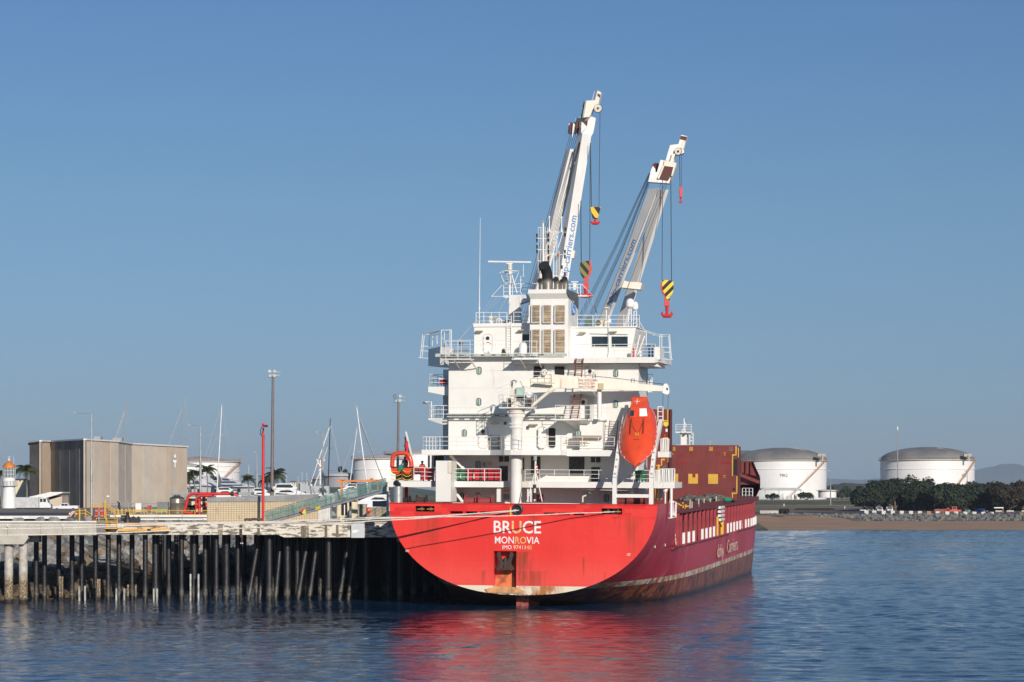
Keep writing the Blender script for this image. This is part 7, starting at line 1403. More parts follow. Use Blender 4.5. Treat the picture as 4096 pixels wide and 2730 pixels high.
for x, lb in ((278, 'striped traffic cone at the concrete ramp, left one'), (305, 'striped traffic cone right of the slanting wall')): o = thing('traffic_cone', lb, 'traffic cone', W(x, 2065, 236)); g = G(); c = W(x, 2065, 236); g.lathe([(.09, 0), (.075, .16)], c, 10); g.lathe([(.055, .30), (.02, .46)], c, 10); put(g, 'cone_body', REDP, o); g = G(); g.lathe([(.075, .16), (.055, .30)], c, 10); put(g, 'reflective_band', WLET, o)
# ============================================================= VEHICLES
def vehicle(label, base, yaw, L, Wd, H, m, kind, cat, grp=None, name='parked_car'):
    """x forward along the vehicle; base on the ground at its middle"""
    fr = Matrix.Translation(base) @ Matrix.Rotation(yaw, 4, 'Z'); o = thing(name, label, cat, (0, 0, 0), fr, grp); h = Wd / 2
    if kind == 'suv': pr = [(-.5, .22), (.5, .22), (.5, .5), (.46, .56), (.22, .62), (.08, .97), (-.42, 1.0), (-.5, .6)]
    elif kind == 'ute': pr = [(-.5, .25), (.5, .25), (.5, .52), (.46, .6), (.24, .65), (.13, .97), (-.08, 1.0), (-.12, .62), (-.5, .62)]
    else: pr = [(.18, .25), (.5, .25), (.5, .45), (.43, .62), (.38, .92), (.18, .95)]
    g = G(); g.prism([(x * L, -h, z * H) for x, z in pr], (0, Wd, 0)); put(g, 'body', m, o)
    if kind == 'truck': g = G(); g.box(-.5 * L, .16 * L, -h * 1.08, h * 1.08, .25 * H, H); put(g, 'box_body', mat('truck_box_grey', (.50, .50, .50), .5), o); g = G(); g.box(-.48 * L, .45 * L, -h * .5, h * .5, .12 * H, .25 * H); put(g, 'chassis', BLACK, o)
    a, b_ = {'suv': ((.225, .63), (.09, .94)), 'ute': ((.245, .66), (.14, .94)), 'truck': ((.425, .64), (.385, .88))}[kind]
    g = G(); e = .03; g.add([(a[0] * L + e, -h * .85, a[1] * H), (a[0] * L + e, h * .85, a[1] * H), (b_[0] * L + e, h * .78, b_[1] * H), (b_[0] * L + e, -h * .78, b_[1] * H)], [(0, 1, 2, 3)]); put(g, 'windscreen', GLASS, o)
    wins = {'suv': ((-.4, -.18), (-.16, .1)), 'ute': ((-.09, .02), (.03, .15)), 'truck': ((.2, .27), (.29, .37))}[kind]
    for s_ in (-1, 1):
        for x0, x1 in wins: g = G(); g.box(x0 * L, x1 * L, s_ * h - (.01 if s_ < 0 else -.005), s_ * h + (.005 if s_ < 0 else .01), .66 * H, .9 * H); put(g, 'side_window', GLASS, o)
        for x in ((-.32, .33) if kind != 'truck' else (-.28, .36)): g = G(); g.lathe([(.36 if kind != 'truck' else .42, -.11), (.36 if kind != 'truck' else .42, .11)], (x * L, s_ * (h - .06), .36), 16, 'Y'); w = put(g, 'wheel', BLACK, o); g = G(); g.lathe([(.2, -.125), (.2, .125)], (x * L, s_ * (h - .06), .36), 12, 'Y'); put(g, 'rim', STEEL, w)
        g = G(); g.box(.5 * L, .5 * L + .02, s_ * h * .78 - .16, s_ * h * .78 + .16, .44 * H, .52 * H); put(g, 'headlight', WLET, o)
    g = G(); g.box(.5 * L, .5 * L + .05, -h * .95, h * .95, .24 * H, .33 * H); put(g, 'bumper', DKGREY, o); g = G(); g.box(.5 * L, .5 * L + .015, -h * .5, h * .5, .38 * H, .5 * H); put(g, 'grille', BLACK, o)
    if kind == 'ute': g = G(); g.box(-.5 * L, -.13 * L, -h * 1.02, h * 1.02, .6 * H, .68 * H); put(g, 'tray', m, o)
    return o
CARW = mat('white_car_paint', (.74, .74, .74), .3, var=.02); CARD = mat('dark_car_paint', (.05, .055, .06), .3); CARB = mat('blue_car_paint', (.02, .04, .2), .3)
vehicle('white double cab box truck parked left of the shed', W(136, 2046, 498), 0, 7.3, 2.2, 2.9, CARW, 'truck', 'truck', None, 'box_truck'); vehicle('white utility pickup with an open tray parked in front of the dark wall', W(264, 2046, 505), rad(180), 5.3, 1.85, 1.75, CARW, 'ute', 'pickup', None, 'pickup_truck')
# ============================================================= GANGWAY
def gangway():
    A = W(1062, 2092, 215); B = W(1548, 1960, 207.5); d = (B - A).normalized(); o = thing('gangway', 'aluminium gangway with green netting rising from the jetty to the ship', 'gangway', A)
    side = Vector((0, 1, 0))
    for s_ in (0, 1): g = G(); g.beam(A + side * s_ * .9, B + side * s_ * .9, .08, .32); put(g, 'side_girder', mat('aluminium', (.50, .50, .50), .45, .4, var=.15, stain=.4, scol=(.2, .2, .2)), o)
    g = G(); g.beam(A + side * .45, B + side * .45, .85, .06); put(g, 'walkway', DKGREY, o)
    H = Vector((-.12, 0, 1.0)); n = 22
    for s_ in (0, 1):
        g = G(); g.rod(A + side * s_ * .9 + H, B + side * s_ * .9 + H, .02, 5); g.rod(A + side * s_ * .9 + H * .55, B + side * s_ * .9 + H * .55, .015, 5)
        for i in range(n + 1):
            if i % 2 == 0: continue
            for e in (0, .16): p = A.lerp(B, i / n) + side * s_ * .9 + d * e; g.rod(p, p + H, .024, 5)
        put(g, 'handrail', STEEL, o)
    m, b = newmat('green_safety_netting', (.05, .30, .22), .8); b.inputs['Alpha'].default_value = 1; t = NT(m); a_ = t.step(t.noise(t.map(t.coord(), (6, 1, 6)), 3.0, 3), .2, .8); t.link(t.m('ADD', .35, t.m('MULTIPLY', a_, .3)), b.inputs['Alpha']); t.link(t.mix(t.noise(t.coord(), .8, 3), (.10, .26, .21), (.24, .42, .36)), b.inputs[0])
    for s_ in (0, 1):
        g = G(); r_ = 24; vs_ = []
        for i in range(r_ + 1): p = A.lerp(B, i / r_) + side * (s_ * .9 - .03); sg = .04 * math.sin(i * 1.9); vs_ += [p + Vector((0, sg, .14)), p + H * (.93 + .04 * math.sin(i * 2.7)) + Vector((0, sg, 0))]
        g.add(vs_, [(2 * i, 2 * i + 2, 2 * i + 3, 2 * i + 1) for i in range(r_)]); put(g, 'safety_net', m, o)
    # round danger mark and yellow plate on the girder
    c = A.lerp(B, .335) + Vector((0, -.08, .12)); g = G(); pts = [c + Vector((math.cos(a) * .44, 0, math.sin(a) * .44 + .1)) for a in [rad(198 + k * 19) for k in range(9)]]; pts.append(c + Vector((.42, 0, .28))); pts.append(c + Vector((0, 0, .2))); pts.append(c + Vector((-.42, 0, .02))); g.prism(pts, (0, .02, 0)); mk = put(g, 'round_mark', REDP, o)
    g = G(); g.prism([c + Vector((-.28, -.01, -.22)), c + Vector((.0, -.01, -.34)), c + Vector((-.02, -.01, .16))], (0, -.01, 0)); put(g, 'yellow_wedge', HYEL, mk); g = G(); g.prism([c + Vector((.02, -.01, -.34)), c + Vector((.18, -.01, -.26)), c + Vector((.03, -.01, .16))], (0, -.01, 0)); put(g, 'green_wedge', mat('bright_green', (.1, .6, .08)), mk)
    q0 = A.lerp(B, .42) + Vector((0, -.08, 0)); g = G(); g.beam(q0 + Vector((0, 0, .04)), q0 + d * .55 + Vector((0, 0, .04)), .02, .26); put(g, 'yellow_plate', HYEL, o)
    g = G(); c = A + Vector((0, .45, -.05)); g.lathe([(.12, -.6), (.12, .6)], c, 10, 'Y'); put(g, 'roller', BLACK, o)
    g = G(); g.tube([W(1440, 1690, 209), W(1500, 1840, 208), W(1543, 1945, 207.6), W(1552, 1925, 207.6)], .03, 4); put(g, 'hoist_cable', WIRE, o)
gangway()
g = G(); g.tube([W(978, 2083, 216), W(985, 2078, 216), W(1000, 2080, 216), W(1015, 2077, 216), W(1050, 2079, 216)], .12, 8); bx(g, 970, 2088, 1050, 2094, 214, 1); solo(g, 'hose_bundle', mat('old_cables', (0, 0, 0)), 'dark hoses and timber lying at the foot of the gangway', 'hoses')
# equipment on the jetty under the gangway
for x0, y0, x1, y1, Y, d_, m_, nm, lb, cat in ((1268, 1985, 1320, 2090, 226, 2, mat('white_sheet_wall', (.62, .62, .6), .5), 'hut', 'pale grey sheet metal hut under the gangway', 'hut'),
        (1431, 2020, 1465, 2068, 222, 1.2, mat('grey_beige_machine', (.36, .33, .26), .5), 'generator', 'grey beige machine cabinet right of the cream frame', 'machine'), (1465, 2030, 1545, 2072, 226, 1, mat('stained_concrete_wall', (.33, .28, .21), .9, var=.2, stain=.6, scol=(.16, .12, .08)), 'low_concrete_wall', 'stained low concrete wall next to the ship side', 'wall'),
        (1490, 2005, 1545, 2028, 232, 1, mat('grubby_grey_box', (0, 0, 0)), 'switch_cabinet', 'grey cabinet with white bars behind the stained low wall', 'cabinet'), (1445, 2070, 1548, 2082, 224, 1.5, CONC, 'kerb_wall', 'white painted kerb in front of the stained low wall', 'kerb')):
    g = G(); bx(g, x0, y0, x1, y1, Y, d_)
    if nm == 'hut':
        for x in range(1272, 1320, 6): bx(g, x, y0, x + 1.5, y1, Y - .04, .05)
    if nm == 'generator': bx(g, x0 + 4, y0 + 6, x1 - 6, y0 + 12, Y - .05, .06); bx(g, x0 - 2, y0 - 3, x1 + 2, y0, Y - .05, 1.3)
    solo(g, nm, m_, lb, cat)
for x, w in ((1489, 1.2), (1513, .8), (1516, .8), (1519, .8), (1522, .8)): pass
o = thing('steel_gantry', 'cream steel frame with columns and a dark opening on the jetty', 'frame', W(1395, 2088, 220))
for x0, x1 in ((1347, 1364), (1388, 1396), (1406, 1430)): g = G(); bx(g, x0, 2003, x1, 2090, 220, .5); bx(g, x0 + 2, 2010, x0 + 5, 2085, 219.9, .12); put(g, 'column', mat('cream_steel', (.62, .55, .38), .5, stain=.4), o)
g = G(); bx(g, 1366, 2018, 1388, 2062, 220.6, .2); put(g, 'dark_opening', HOLE, o); g = G(); bx(g, 1360, 2000, 1432, 2008, 220, .5); put(g, 'top_beam', mat('cream_steel', (0, 0, 0)), o)
g = G(); bx(g, 1376, 2020, 1380, 2060, 220.3, .1); put(g, 'window_bar', WHITE2, o); random.seed(4); g = G()
for i in range(12): c = W(random.uniform(1355, 1400), random.uniform(2064, 2088), 219.6); g.lathe([(.12, -.1), (.12, .1)], c, 8, random.choice('XYZ'))
put(g, 'pipe_fittings', mat('cream_steel', (0, 0, 0)), o)['kind'] = 'stuff'
o = thing('life_ring_post', 'orange red life ring case leaning before the stained low wall', 'life ring', W(1474, 2065, 223)); g = G(); g.ball(W(1474, 2045, 223), .33, 12, (.55, .3, 1)); put(g, 'case', ORNG, o, True)
for x in (1295, 1311, 1505): c = W(x, 2082, 219); g = G(); g.lathe([(.13, -.12), (.13, .12)], c, 12, 'Y'); solo(g, 'rubber_tyre', BLACK, {1295: 'black tyre on the jetty edge, left one of a pair', 1311: 'black tyre on the jetty edge, right one of a pair', 1505: 'black tyre in front of the stained low wall'}[x], 'tyre')
# ============================================================= MOORING ROPES
def rope(label, pts, r=.045, grp='white mooring ropes'):
    g = G(); P = [Vector(p) for p in pts]; Q = []
    for i in range(len(P) - 1):
        L = (P[i + 1] - P[i]).length; sag = L * .006
        for k in range(10): f = k / 10; Q.append(P[i].lerp(P[i + 1], f) - Vector((0, 0, 4 * sag * f * (1 - f))))
    Q.append(P[-1]); g.tube(Q, r, 6); return solo(g, 'mooring_rope', ROPE, label, 'rope', None, grp, True)
def sp_w(k, x, y, a): return SHIP @ zq(k, x, y, a)
c = sp_w('T', 1365, 458, -.1); c2 = sp_w('T', 1390, 463, -.1)
rope('white mooring rope from the centre chock to the jetty, upper strand', [c, sp_w('T', 1310, 468, -.15), W(1500, 2076, 196), W(700, 2096, 186), W(0, 2116, 180)])
rope('white mooring rope from the centre chock to the jetty, lower strand', [c2, sp_w('T', 1305, 476, -.15), W(1500, 2084, 197), W(700, 2122, 188), W(-20, 2142, 184)])
rope('long mooring rope from the starboard fairlead crossing the whole stern', [sp_w('H', 310, 682, -.1), sp_w('H', 0, 693, -1.1), W(1780, 2068, 195), W(1500, 2070, 193), W(650, 2094, 190), W(-20, 2100, 184)], .04)
# ============================================================= MARINA AND FAR LEFT SHORE
FARG = mat('far_ground', (.13, .13, .08), .95, var=.3, scale=.02)
g = G(); g.prism([(-1500, 980, -1), (-60, 980, -1), (-60, 1060, -1), (40, 1080, -1), (40, 2000, -1), (-1500, 2000, -1)], (0, 0, 5.5)); struct(g, 'far_shore', FARG)
def storage_tank(label, cx, r_px, ywall, ybase, Y, ydome, roofc, bands=(), stair=None, txt=None, shell=None, conical=False):
    s_ = Y / F; r_ = r_px * s_; o = thing('storage_tank', label, 'storage tank', W(cx, ybase, Y)); c = Vector((X_(cx, Y), Y, 0)); zw = Zp(ywall, Y); zb_ = Zp(ybase, Y); zd = Zp(ydome, Y)
    g = G(); g.lathe([(r_, zb_), (r_, zw)], c, 72); put(g, 'shell', shell or TANKW, o, True)
    g = G(); pr = [(r_ * 1.0, zw)] + [(r_ * math.cos(rad(a)), zw + (zd - zw) * (math.sin(rad(a)) if not conical else 1 - math.cos(rad(a)))) for a in range(10, 90, 10)] + [(.1, zd)]
    if conical: pr = [(r_ * 1.0, zw), (r_ * .5, zw + (zd - zw) * .55), (.1, zd)]
    g.lathe(pr, c, 48); put(g, 'roof', roofc, o, True)
    for k, y in enumerate([ywall + 2] + list(bands)):
        g = G(); z = Zp(y, Y); e = .9 if k == 0 else .3; g.lathe([(r_, z - .25), (r_ + e, z - .1), (r_ + e, z + .1), (r_, z + .12)], c, 72); put(g, 'wind_girder', TANKW if k else mat('weathered_girder', (.42, .36, .30), .7), o)
    if r_px > 100:
        g = G(); n = 90
        for i in range(n): a = 2 * math.pi * i / n; p = c + Vector((math.cos(a) * (r_ + .8), math.sin(a) * (r_ + .8), zw)); g.rod(p, p + Vector((0, 0, 1.1)), .05, 4)
        for z in (.55, 1.1): g.torus(c + Vector((0, 0, zw + z)), r_ + .8, .05, 'Z', 90, 4)
        put(g, 'roof_handrail', mat('rust_pale_rail', (.45, .33, .26), .7), o)['kind'] = 'stuff'
    if stair:
        x0, y0, x1, y1 = stair; g = G(); n = 26
        pts = []
        for i in range(n + 1):
            x = x0 + (x1 - x0) * i / n; y = y0 + (y1 - y0) * i / n; dx = (x - cx) * s_; dx = max(-r_ * .999, min(r_ * .999, dx)); a = math.acos(dx / r_); pts.append(c + Vector((math.cos(a) * (r_ + .5), -math.sin(a) * (r_ + .5), Zp(y, Y))))
        for a_, b_ in zip(pts, pts[1:]): g.beam(a_, b_, .9, .35); g.rod(a_ + Vector((0, -.4, 1.1)), b_ + Vector((0, -.4, 1.1)), .05, 4); g.rod(a_, a_ + Vector((0, -.4, 1.1)), .04, 4)
        put(g, 'spiral_stair', mat('rusty_stair', (.42, .28, .20), .7, var=.3), o)
    if txt:
        s, x0, y0, x1, y1 = txt; n = len(s); w_ = (x1 - x0) / n
        for i, ch in enumerate(s):
            xx = x0 + w_ * (i + .1); dx = (xx + w_ * .4 - HX) * (Y - r_) / F - X_(cx, Y); a = math.acos(max(-1, min(1, dx / r_))); p = c + Vector((math.cos(a) * (r_ + .06), -math.sin(a) * (r_ + .06), Zp(y1, Y))); yaw = a - math.pi / 2
            text(ch, 'tank_letter', mat('dark_lettering', (.06, .06, .06)), o, Matrix.Translation(p - Vector((math.cos(-yaw) * w_ * s_ * .4, math.sin(-yaw) * w_ * s_ * .4, 0))) @ Matrix.Rotation(-yaw, 4, 'Z') @ Matrix.Rotation(rad(90), 4, 'X'), (y1 - y0) * s_ / .73, .01, .0)
    return o
TANKW = mat('white_tank_paint', (.78, .76, .74), .5, var=.03, scale=.1, stain=.25, scol=(.55, .48, .42), sscale=.15)
ROOFD = mat('dark_tank_roof', (.185, .18, .175), .85, var=.2, scale=.12, stain=.3, scol=(.26, .24, .22), sscale=.2, vert=False); ROOFP = mat('pinkish_tank_roof', (.42, .34, .30), .8, var=.1, scale=.1); ROOFG = mat('pale_grey_roof', (.45, .46, .46), .7)
storage_tank('white storage tank with pinkish roof behind the palms and the marina clubhouse', 800, 158, 1847, 1945, 1100, 1826, ROOFP, (1866, 1888), (962, 1850, 905, 1920), conical=True)
storage_tank('white storage tank left of the rescue boat with a grey low roof', 1520, 108, 1836, 1930, 1050, 1817, ROOFG, (1880,), conical=True); storage_tank('small white storage tank behind the steel roof rail of the clubhouse', 738, 68, 1862, 1940, 1000, 1850, ROOFG, (1880,), conical=True)
storage_tank('low grey storage tank in the middle of the marina background', 1360, 66, 1903, 1950, 1060, 1890, ROOFG, (), shell=mat('grey_tank_shell', (.30, .31, .33), .7)); storage_tank('pale grey low storage tank right of the low dark one', 1300, 50, 1915, 1950, 1160, 1905, ROOFG, (), shell=mat('grey_tank_shell', (0, 0, 0)))  # even mid-grey shells on the two low tanks
storage_tank('wide pale storage tank partly hidden behind the rescue boat', 1660, 120, 1815, 1950, 1200, 1795, ROOFG, (), conical=True)
# ---- trees and palms
LEAF = [mat('dark_foliage', (.016, .025, .010), .8, var=.3, scale=.5), mat('mid_foliage', (.024, .036, .014), .8, var=.3, scale=.5), mat('reddish_foliage', (.034, .025, .012), .8, var=.3, scale=.5)]
BARK = mat('tree_bark', (.12, .085, .06), .9, var=.3)
def tree(label, px, ytop, ybot, ybase, Y, wpx, lm, n=2200, seed=1, grp=None, leaf=.55, name='broad_tree', flat=.55):
    rnd = random.Random(seed); s_ = Y / F; o = thing(name, label, 'tree', W(px, ybase, Y), group=grp); c = Vector((X_(px, Y), Y, 0)); zt_ = Zp(ytop, Y); zb_ = Zp(ybot, Y); R_ = wpx * s_ / 2; H = zt_ - zb_; zg = Zp(ybase, Y)
    bl = []
    for i in range(16): a = rnd.uniform(0, 6.28); rr = R_ * .72 * math.sqrt(rnd.random()); bl.append((c + Vector((math.cos(a) * rr, math.sin(a) * rr, zb_ + H * (.30 + .45 * rnd.random()) * (1 - .35 * (rr / R_) ** 2))), R_ * rnd.uniform(.26, .42), H * rnd.uniform(.18, .30)))
    vs_ = []; fs_ = []
    for i in range(n):
        b_, br, bh = bl[i % 16]; d = Vector((rnd.gauss(0, 1), rnd.gauss(0, 1), rnd.gauss(0, 1) + .25)).normalized(); k = rnd.uniform(.6, 1.08); p = b_ + Vector((d.x * br * k, d.y * br * k, d.z * bh * k))
        if p.z < zb_ - .3: continue
        nrm = (d + Vector((rnd.gauss(0, .6), rnd.gauss(0, .6), rnd.gauss(.5, .5)))).normalized(); u = nrm.orthogonal().normalized(); v = nrm.cross(u); t_ = rnd.uniform(.6, 1.3) * leaf; a = rnd.uniform(0, 3.1); u, v = u * math.cos(a) + v * math.sin(a), v * math.cos(a) - u * math.sin(a)
        k = len(vs_); vs_ += [p - u * t_, p - v * t_ * .6, p + u * t_, p + v * t_ * .6]; fs_.append((k, k + 1, k + 2, k + 3))
    g = G(); g.v = vs_; g.f = fs_; put(g, 'crown', lm, o)
    g = G(); tr = max(.12, R_ * .05); g.tube([(c.x, Y, zg - .3), (c.x + .1, Y, zg + (zb_ - zg) * .6), (c.x - .2, Y, zb_ + H * .3)], [tr * 1.5, tr, tr * .8], 8)
    for i in range(5): a = i * 1.3; b_ = bl[i][0]; g.tube([(c.x, Y, zg + (zb_ - zg) * .7), (c.x * .4 + b_.x * .6, Y * .4 + b_.y * .6, zb_ + H * .1), tuple(b_)], [tr * .8, tr * .5, tr * .2], 6)
    put(g, 'trunk', BARK, o, True); return o
FRM = {}
def palm(label, px, ytop, yc, ybase, Y, rpx, seed=1, m=None):
    rnd = random.Random(seed); s_ = Y / F; o = thing('palm_tree', label, 'palm', W(px, ybase, Y), group='coconut palms at the marina'); R_ = rpx * s_ * 1.2; c = W(px, yc, Y); key = 0
    if key not in FRM:
        g = G(); n = 9; pt = [Vector((t / n, 0, .38 * math.sin(t / n * 2.2) - .62 * (t / n) ** 2.4)) for t in range(n + 1)]
        for a, b_ in zip(pt, pt[1:]): g.beam(a, b_, .02, .02)
        for i in range(1, n):
            for j in (0, .5):
                p = pt[i].lerp(pt[i + 1], j); L = .34 * math.sin(math.pi * (i + j) / (n + .6)) + .12
                for s2 in (-1, 1): e = p + Vector((.10, s2 * L * .8, -L * .45)); k = len(g.v); g.v += [p, p + Vector((.085, 0, 0)), e]; g.f.append((k, k + 1, k + 2))
        me = bpy.data.meshes.new('frond'); me.from_pydata([tuple(v) for v in g.v], [], g.f); me.materials.append(mat('palm_green', (.06, .075, .028), .7, var=.35, scale=1.5)); FRM[key] = me
    for i in range(26):
        f = bpy.data.objects.new('frond', FRM[key]); COL.objects.link(f); f.parent = o; f.location = c - FR[o.name]; k = R_ * rnd.uniform(.85, 1.15); f.scale = (k, k, k); f.rotation_euler = Euler((rnd.uniform(-.3, .3), -rad(rnd.uniform(-35, 55)), i * 2.4 + rnd.uniform(-.2, .2)), 'XYZ')
    g = G(); b = W(px + 3, ybase, Y); g.tube([b, b.lerp(c, .5) + Vector((.15, 0, 0)), c], [.22, .17, .13], 8); put(g, 'trunk', mat('palm_trunk', (.24, .20, .16), .9, var=.2), o, True); return o
palm('palm between the lighthouse and the dark warehouse wall', 104, 1845, 1890, 2030, 560, 38, 1); palm('palm half hidden behind the lighthouse at the picture edge', 2, 1880, 1900, 2030, 600, 28, 2)
palm('palm in front of the white tank, nearest the warehouse', 775, 1880, 1905, 1980, 700, 32, 3); palm('palm in front of the white tank, right of the first street lamp', 827, 1855, 1888, 1980, 720, 34, 4); palm('low palm beside the warehouse corner', 756, 1895, 1915, 1980, 690, 24, 5)
palm('stand alone palm right of the white storage tank', 992, 1902, 1922, 1990, 740, 26, 6); palm('palm directly behind the tallest light mast', 1104, 1868, 1905, 1990, 700, 38, 7); palm('palm left of the tallest light mast behind the red mast', 1065, 1890, 1925, 1990, 710, 30, 8); palm('small palm below the street lamp by the black mast', 1290, 1955, 1965, 1990, 520, 15, 9)
for i, (px, y0, y1, w_) in enumerate(((1360, 1862, 1892, 9), (1380, 1876, 1896, 8), (1260, 1903, 1930, 6))): tree(('tall dark pine on the skyline above the grey tanks', 'shorter dark pine right of the tall one on the skyline', 'tiny dark pine on the far hill left of the tanks')[i], px, y0, y1, 1950, 1500, w_ * 2, LEAF[0], 250, 30 + i, None, .7, 'pine_tree')
# ---- clubhouse, far town
o = thing('clubhouse', 'marina clubhouse with a white hipped roof carrying dark blue solar panels', 'building', W(880, 1980, 850))
g = G(); bx(g, 745, 1945, 1015, 1985, 850, 20); put(g, 'wall', mat('pale_grey_wall', (.40, .42, .43), .8), o); RFW = mat('white_sheet_roof', (.74, .73, .72), .5)
def rp_(pl, nm, m_, Y0=849): g = G(); f = [W(x, y, Y0 + dy) for x, y, dy in pl]; g.add(f, [tuple(range(len(f)))]); return put(g, nm, m_, o)
rp_([(735, 1932, 0), (820, 1902, 12), (865, 1904, 12), (880, 1948, 0), (735, 1940, 0)], 'roof_slope', RFW); rp_([(865, 1904, 12), (930, 1918, 12), (1030, 1950, 0), (880, 1948, -1)], 'roof_slope', RFW); rp_([(808, 1912, 5), (820, 1903, 11), (858, 1946, 0), (800, 1940, 0)], 'roof_slope', RFW)
for pl in ([(838, 1906), (862, 1906), (878, 1924), (854, 1922)], [(856, 1926), (935, 1926), (950, 1934), (868, 1933)], [(885, 1914), (912, 1916), (922, 1924), (892, 1923)], [(880, 1940), (965, 1939), (975, 1944), (884, 1945)], [(770, 1930), (792, 1922), (800, 1938), (768, 1938)], [(750, 1931), (768, 1931), (766, 1937), (748, 1937)]): rp_([(x, y, -.5) for x, y in pl], 'solar_panel', mat('solar_blue', (.035, .05, .085), .3), 846)
for x in (754, 790, 860, 900, 950): g = G(); bx(g, x, 1956, x + 12, 1975, 849.6, .3); put(g, 'window', GLASS, o)
g = G(); g.prism([W(x, y, 840) for x, y in ((873, 1890), (885, 1922), (880, 1945), (868, 1945))], (0, 1, 0)); solo(g, 'shade_sail', DKGREY, 'dark triangular sail standing beside the clubhouse roof', 'shade sail')
random.seed(9); k = 0
for x0, y0, x1, y1, Y, lb in ((1095, 1935, 1130, 1955, 1300, 'pale low building on the far shore right of the light mast'), (1160, 1925, 1185, 1945, 1500, 'distant grey roofed house, left of the far hill houses'), (1200, 1922, 1232, 1948, 1400, 'distant white house in the middle of the far marina'), (1240, 1930, 1290, 1950, 1200, 'brown low shed roof behind the crossed white poles'), (1000, 1940, 1030, 1960, 1300, 'small pale house right of the clubhouse'), (20, 1915, 110, 2000, 640, 'pale flat roofed harbour building behind the lighthouse')):
    o = thing('distant_house', lb, 'house', W((x0 + x1) / 2, y1 + 10, Y)); g = G(); bx(g, x0, y0 + 5, x1, y1 + 20, Y, 12); put(g, 'wall', (mat('pale_grey_wall', (0, 0, 0)), mat('cream_paint', (0, 0, 0)))[k % 2], o); g = G(); a = [W(x0 - 2, y0 + 5, Y - .5), W(x1 + 2, y0 + 5, Y - .5), W(x1 - 4, y0, Y + 5), W(x0 + 4, y0, Y + 5)]; g.add(a, [(0, 1, 2, 3)]); put(g, 'roof', (GREYP, mat('brown_roof', (.16, .12, .10), .8))[k % 2], o)
    for j in range(2): g = G(); xx = x0 + (x1 - x0) * (.25 + .4 * j); bx(g, xx, y0 + 8, xx + 4, y0 + 13, Y - .1, .2); put(g, 'window', GLASS, o)
    k += 1
g = G(); pts = [(900, 1965), (1000, 1950), (1080, 1950), (1150, 1944), (1200, 1936), (1250, 1940), (1330, 1932), (1420, 1938), (1600, 1945), (1750, 1965)]
for i, (x, y) in enumerate(pts): g.v += [W(x, 1990, 2600), W(x, y, 2800), W(x, 1990, 3200)]
for i in range(len(pts) - 1): g.f += [(3 * i, 3 * i + 3, 3 * i + 4, 3 * i + 1), (3 * i + 1, 3 * i + 4, 3 * i + 5, 3 * i + 2)]
struct(g, 'far_town_hill', mat('distant_bush', (.07, .085, .05), .95, var=.4, scale=.03))
# ---- yachts
def sailboat(label, px, ytop, ybase, Y, m, lean=0, stays=(), spreaders=(), hullm=None, L=13, r=.13):
    o = thing('sailing_yacht', label, 'yacht', (X_(px - lean, Y), Y, 0)); t_ = W(px, ytop, Y); b = W(px - lean, ybase, Y); b = b + (b - t_) * ((b.z - 1.4) / max(.1, (t_.z - b.z)))
    g = G(); g.rod(b, t_, r * 1.2, 8, r * .7); put(g, 'mast', m, o, True); g = G(); bp = b + Vector((0, 0, 1.3)); g.rod(bp, bp + Vector((-L * .38, 1, .1)), .12, 6); put(g, 'boom', m, o)
    g = G()
    for x0, y0, x1, y1, rr in stays: g.rod(W(x0, y0, Y), W(x1, y1, Y), rr, 5)
    g.rod(t_, b + Vector((L * .5, 0, 0)), .025, 4)
    put(g, 'stay', mat('pale_wire', (0, 0, 0)) if m is not BLACK else WHITE2, o)
    g = G()
    for y, w_ in spreaders: c = b.lerp(t_, (t_.z - Zp(y, Y) > 0) and 1 - (t_.z - Zp(y, Y)) / (t_.z - b.z) or 1); g.rod(c - Vector((w_ * .3, 0, 0)), c + Vector((w_, 0, .05)), .03, 4)
    g.rod(t_, t_ + Vector((0, 0, .8)), .03, 4); g.rod(t_ + Vector((-.4, 0, .2)), t_ + Vector((.5, 0, .2)), .03, 4); put(g, 'spreader', m, o)
    g = G(); st = [(-.5, 1.5, .3), (-.3, 1.8, 0), (0, 2.0, -.1), (.3, 1.5, 0), (.5, .1, .2)]; idx = []
    for u, w_, z in st: k = len(g.v); g.v += [Vector((b.x + u * L, Y - w_, 1.4)), Vector((b.x + u * L, Y - w_ * .7, z)), Vector((b.x + u * L, Y + w_ * .7, z)), Vector((b.x + u * L, Y + w_, 1.4))]; idx.append(k)
    for a, b2 in zip(idx, idx[1:]): g.f += [(a + j, b2 + j, b2 + (j + 1) % 4, a + (j + 1) % 4) for j in range(4)]
    g.f.append((idx[0], idx[0] + 1, idx[0] + 2, idx[0] + 3)); put(g, 'hull', hullm or CARW, o); g = G(); g.hexa([(b.x - 3, Y - 1.2, 1.4), (b.x + 2.5, Y - 1, 1.4), (b.x + 2.5, Y + 1, 1.4), (b.x - 3, Y + 1.2, 1.4)], [(b.x - 2.8, Y - 1, 2.1), (b.x + 1.2, Y - .8, 2.0), (b.x + 1.2, Y + .8, 2.0), (b.x - 2.8, Y + 1, 2.1)]); put(g, 'cabin', CARW, o)
GM = mat('grey_alloy_mast', (.33, .34, .36), .4, .3); WM = mat('white_mast', (.76, .75, .73), .4)
sailboat('grey yacht mast behind the warehouse with a broad pale forestay', 507, 1602, 1768, 700, GM, 10, ((500, 1640, 462, 1752, .16), (505, 1625, 470, 1752, .05)), ((1636, 1.0), (1738, 1.2)), r=.15)
sailboat('grey yacht mast over the right half of the warehouse with one pale stay', 738, 1585, 1786, 690, GM, 12, ((730, 1630, 674, 1782, .12), (737, 1600, 770, 1780, .02)), ((1760, 1.6),), r=.14)
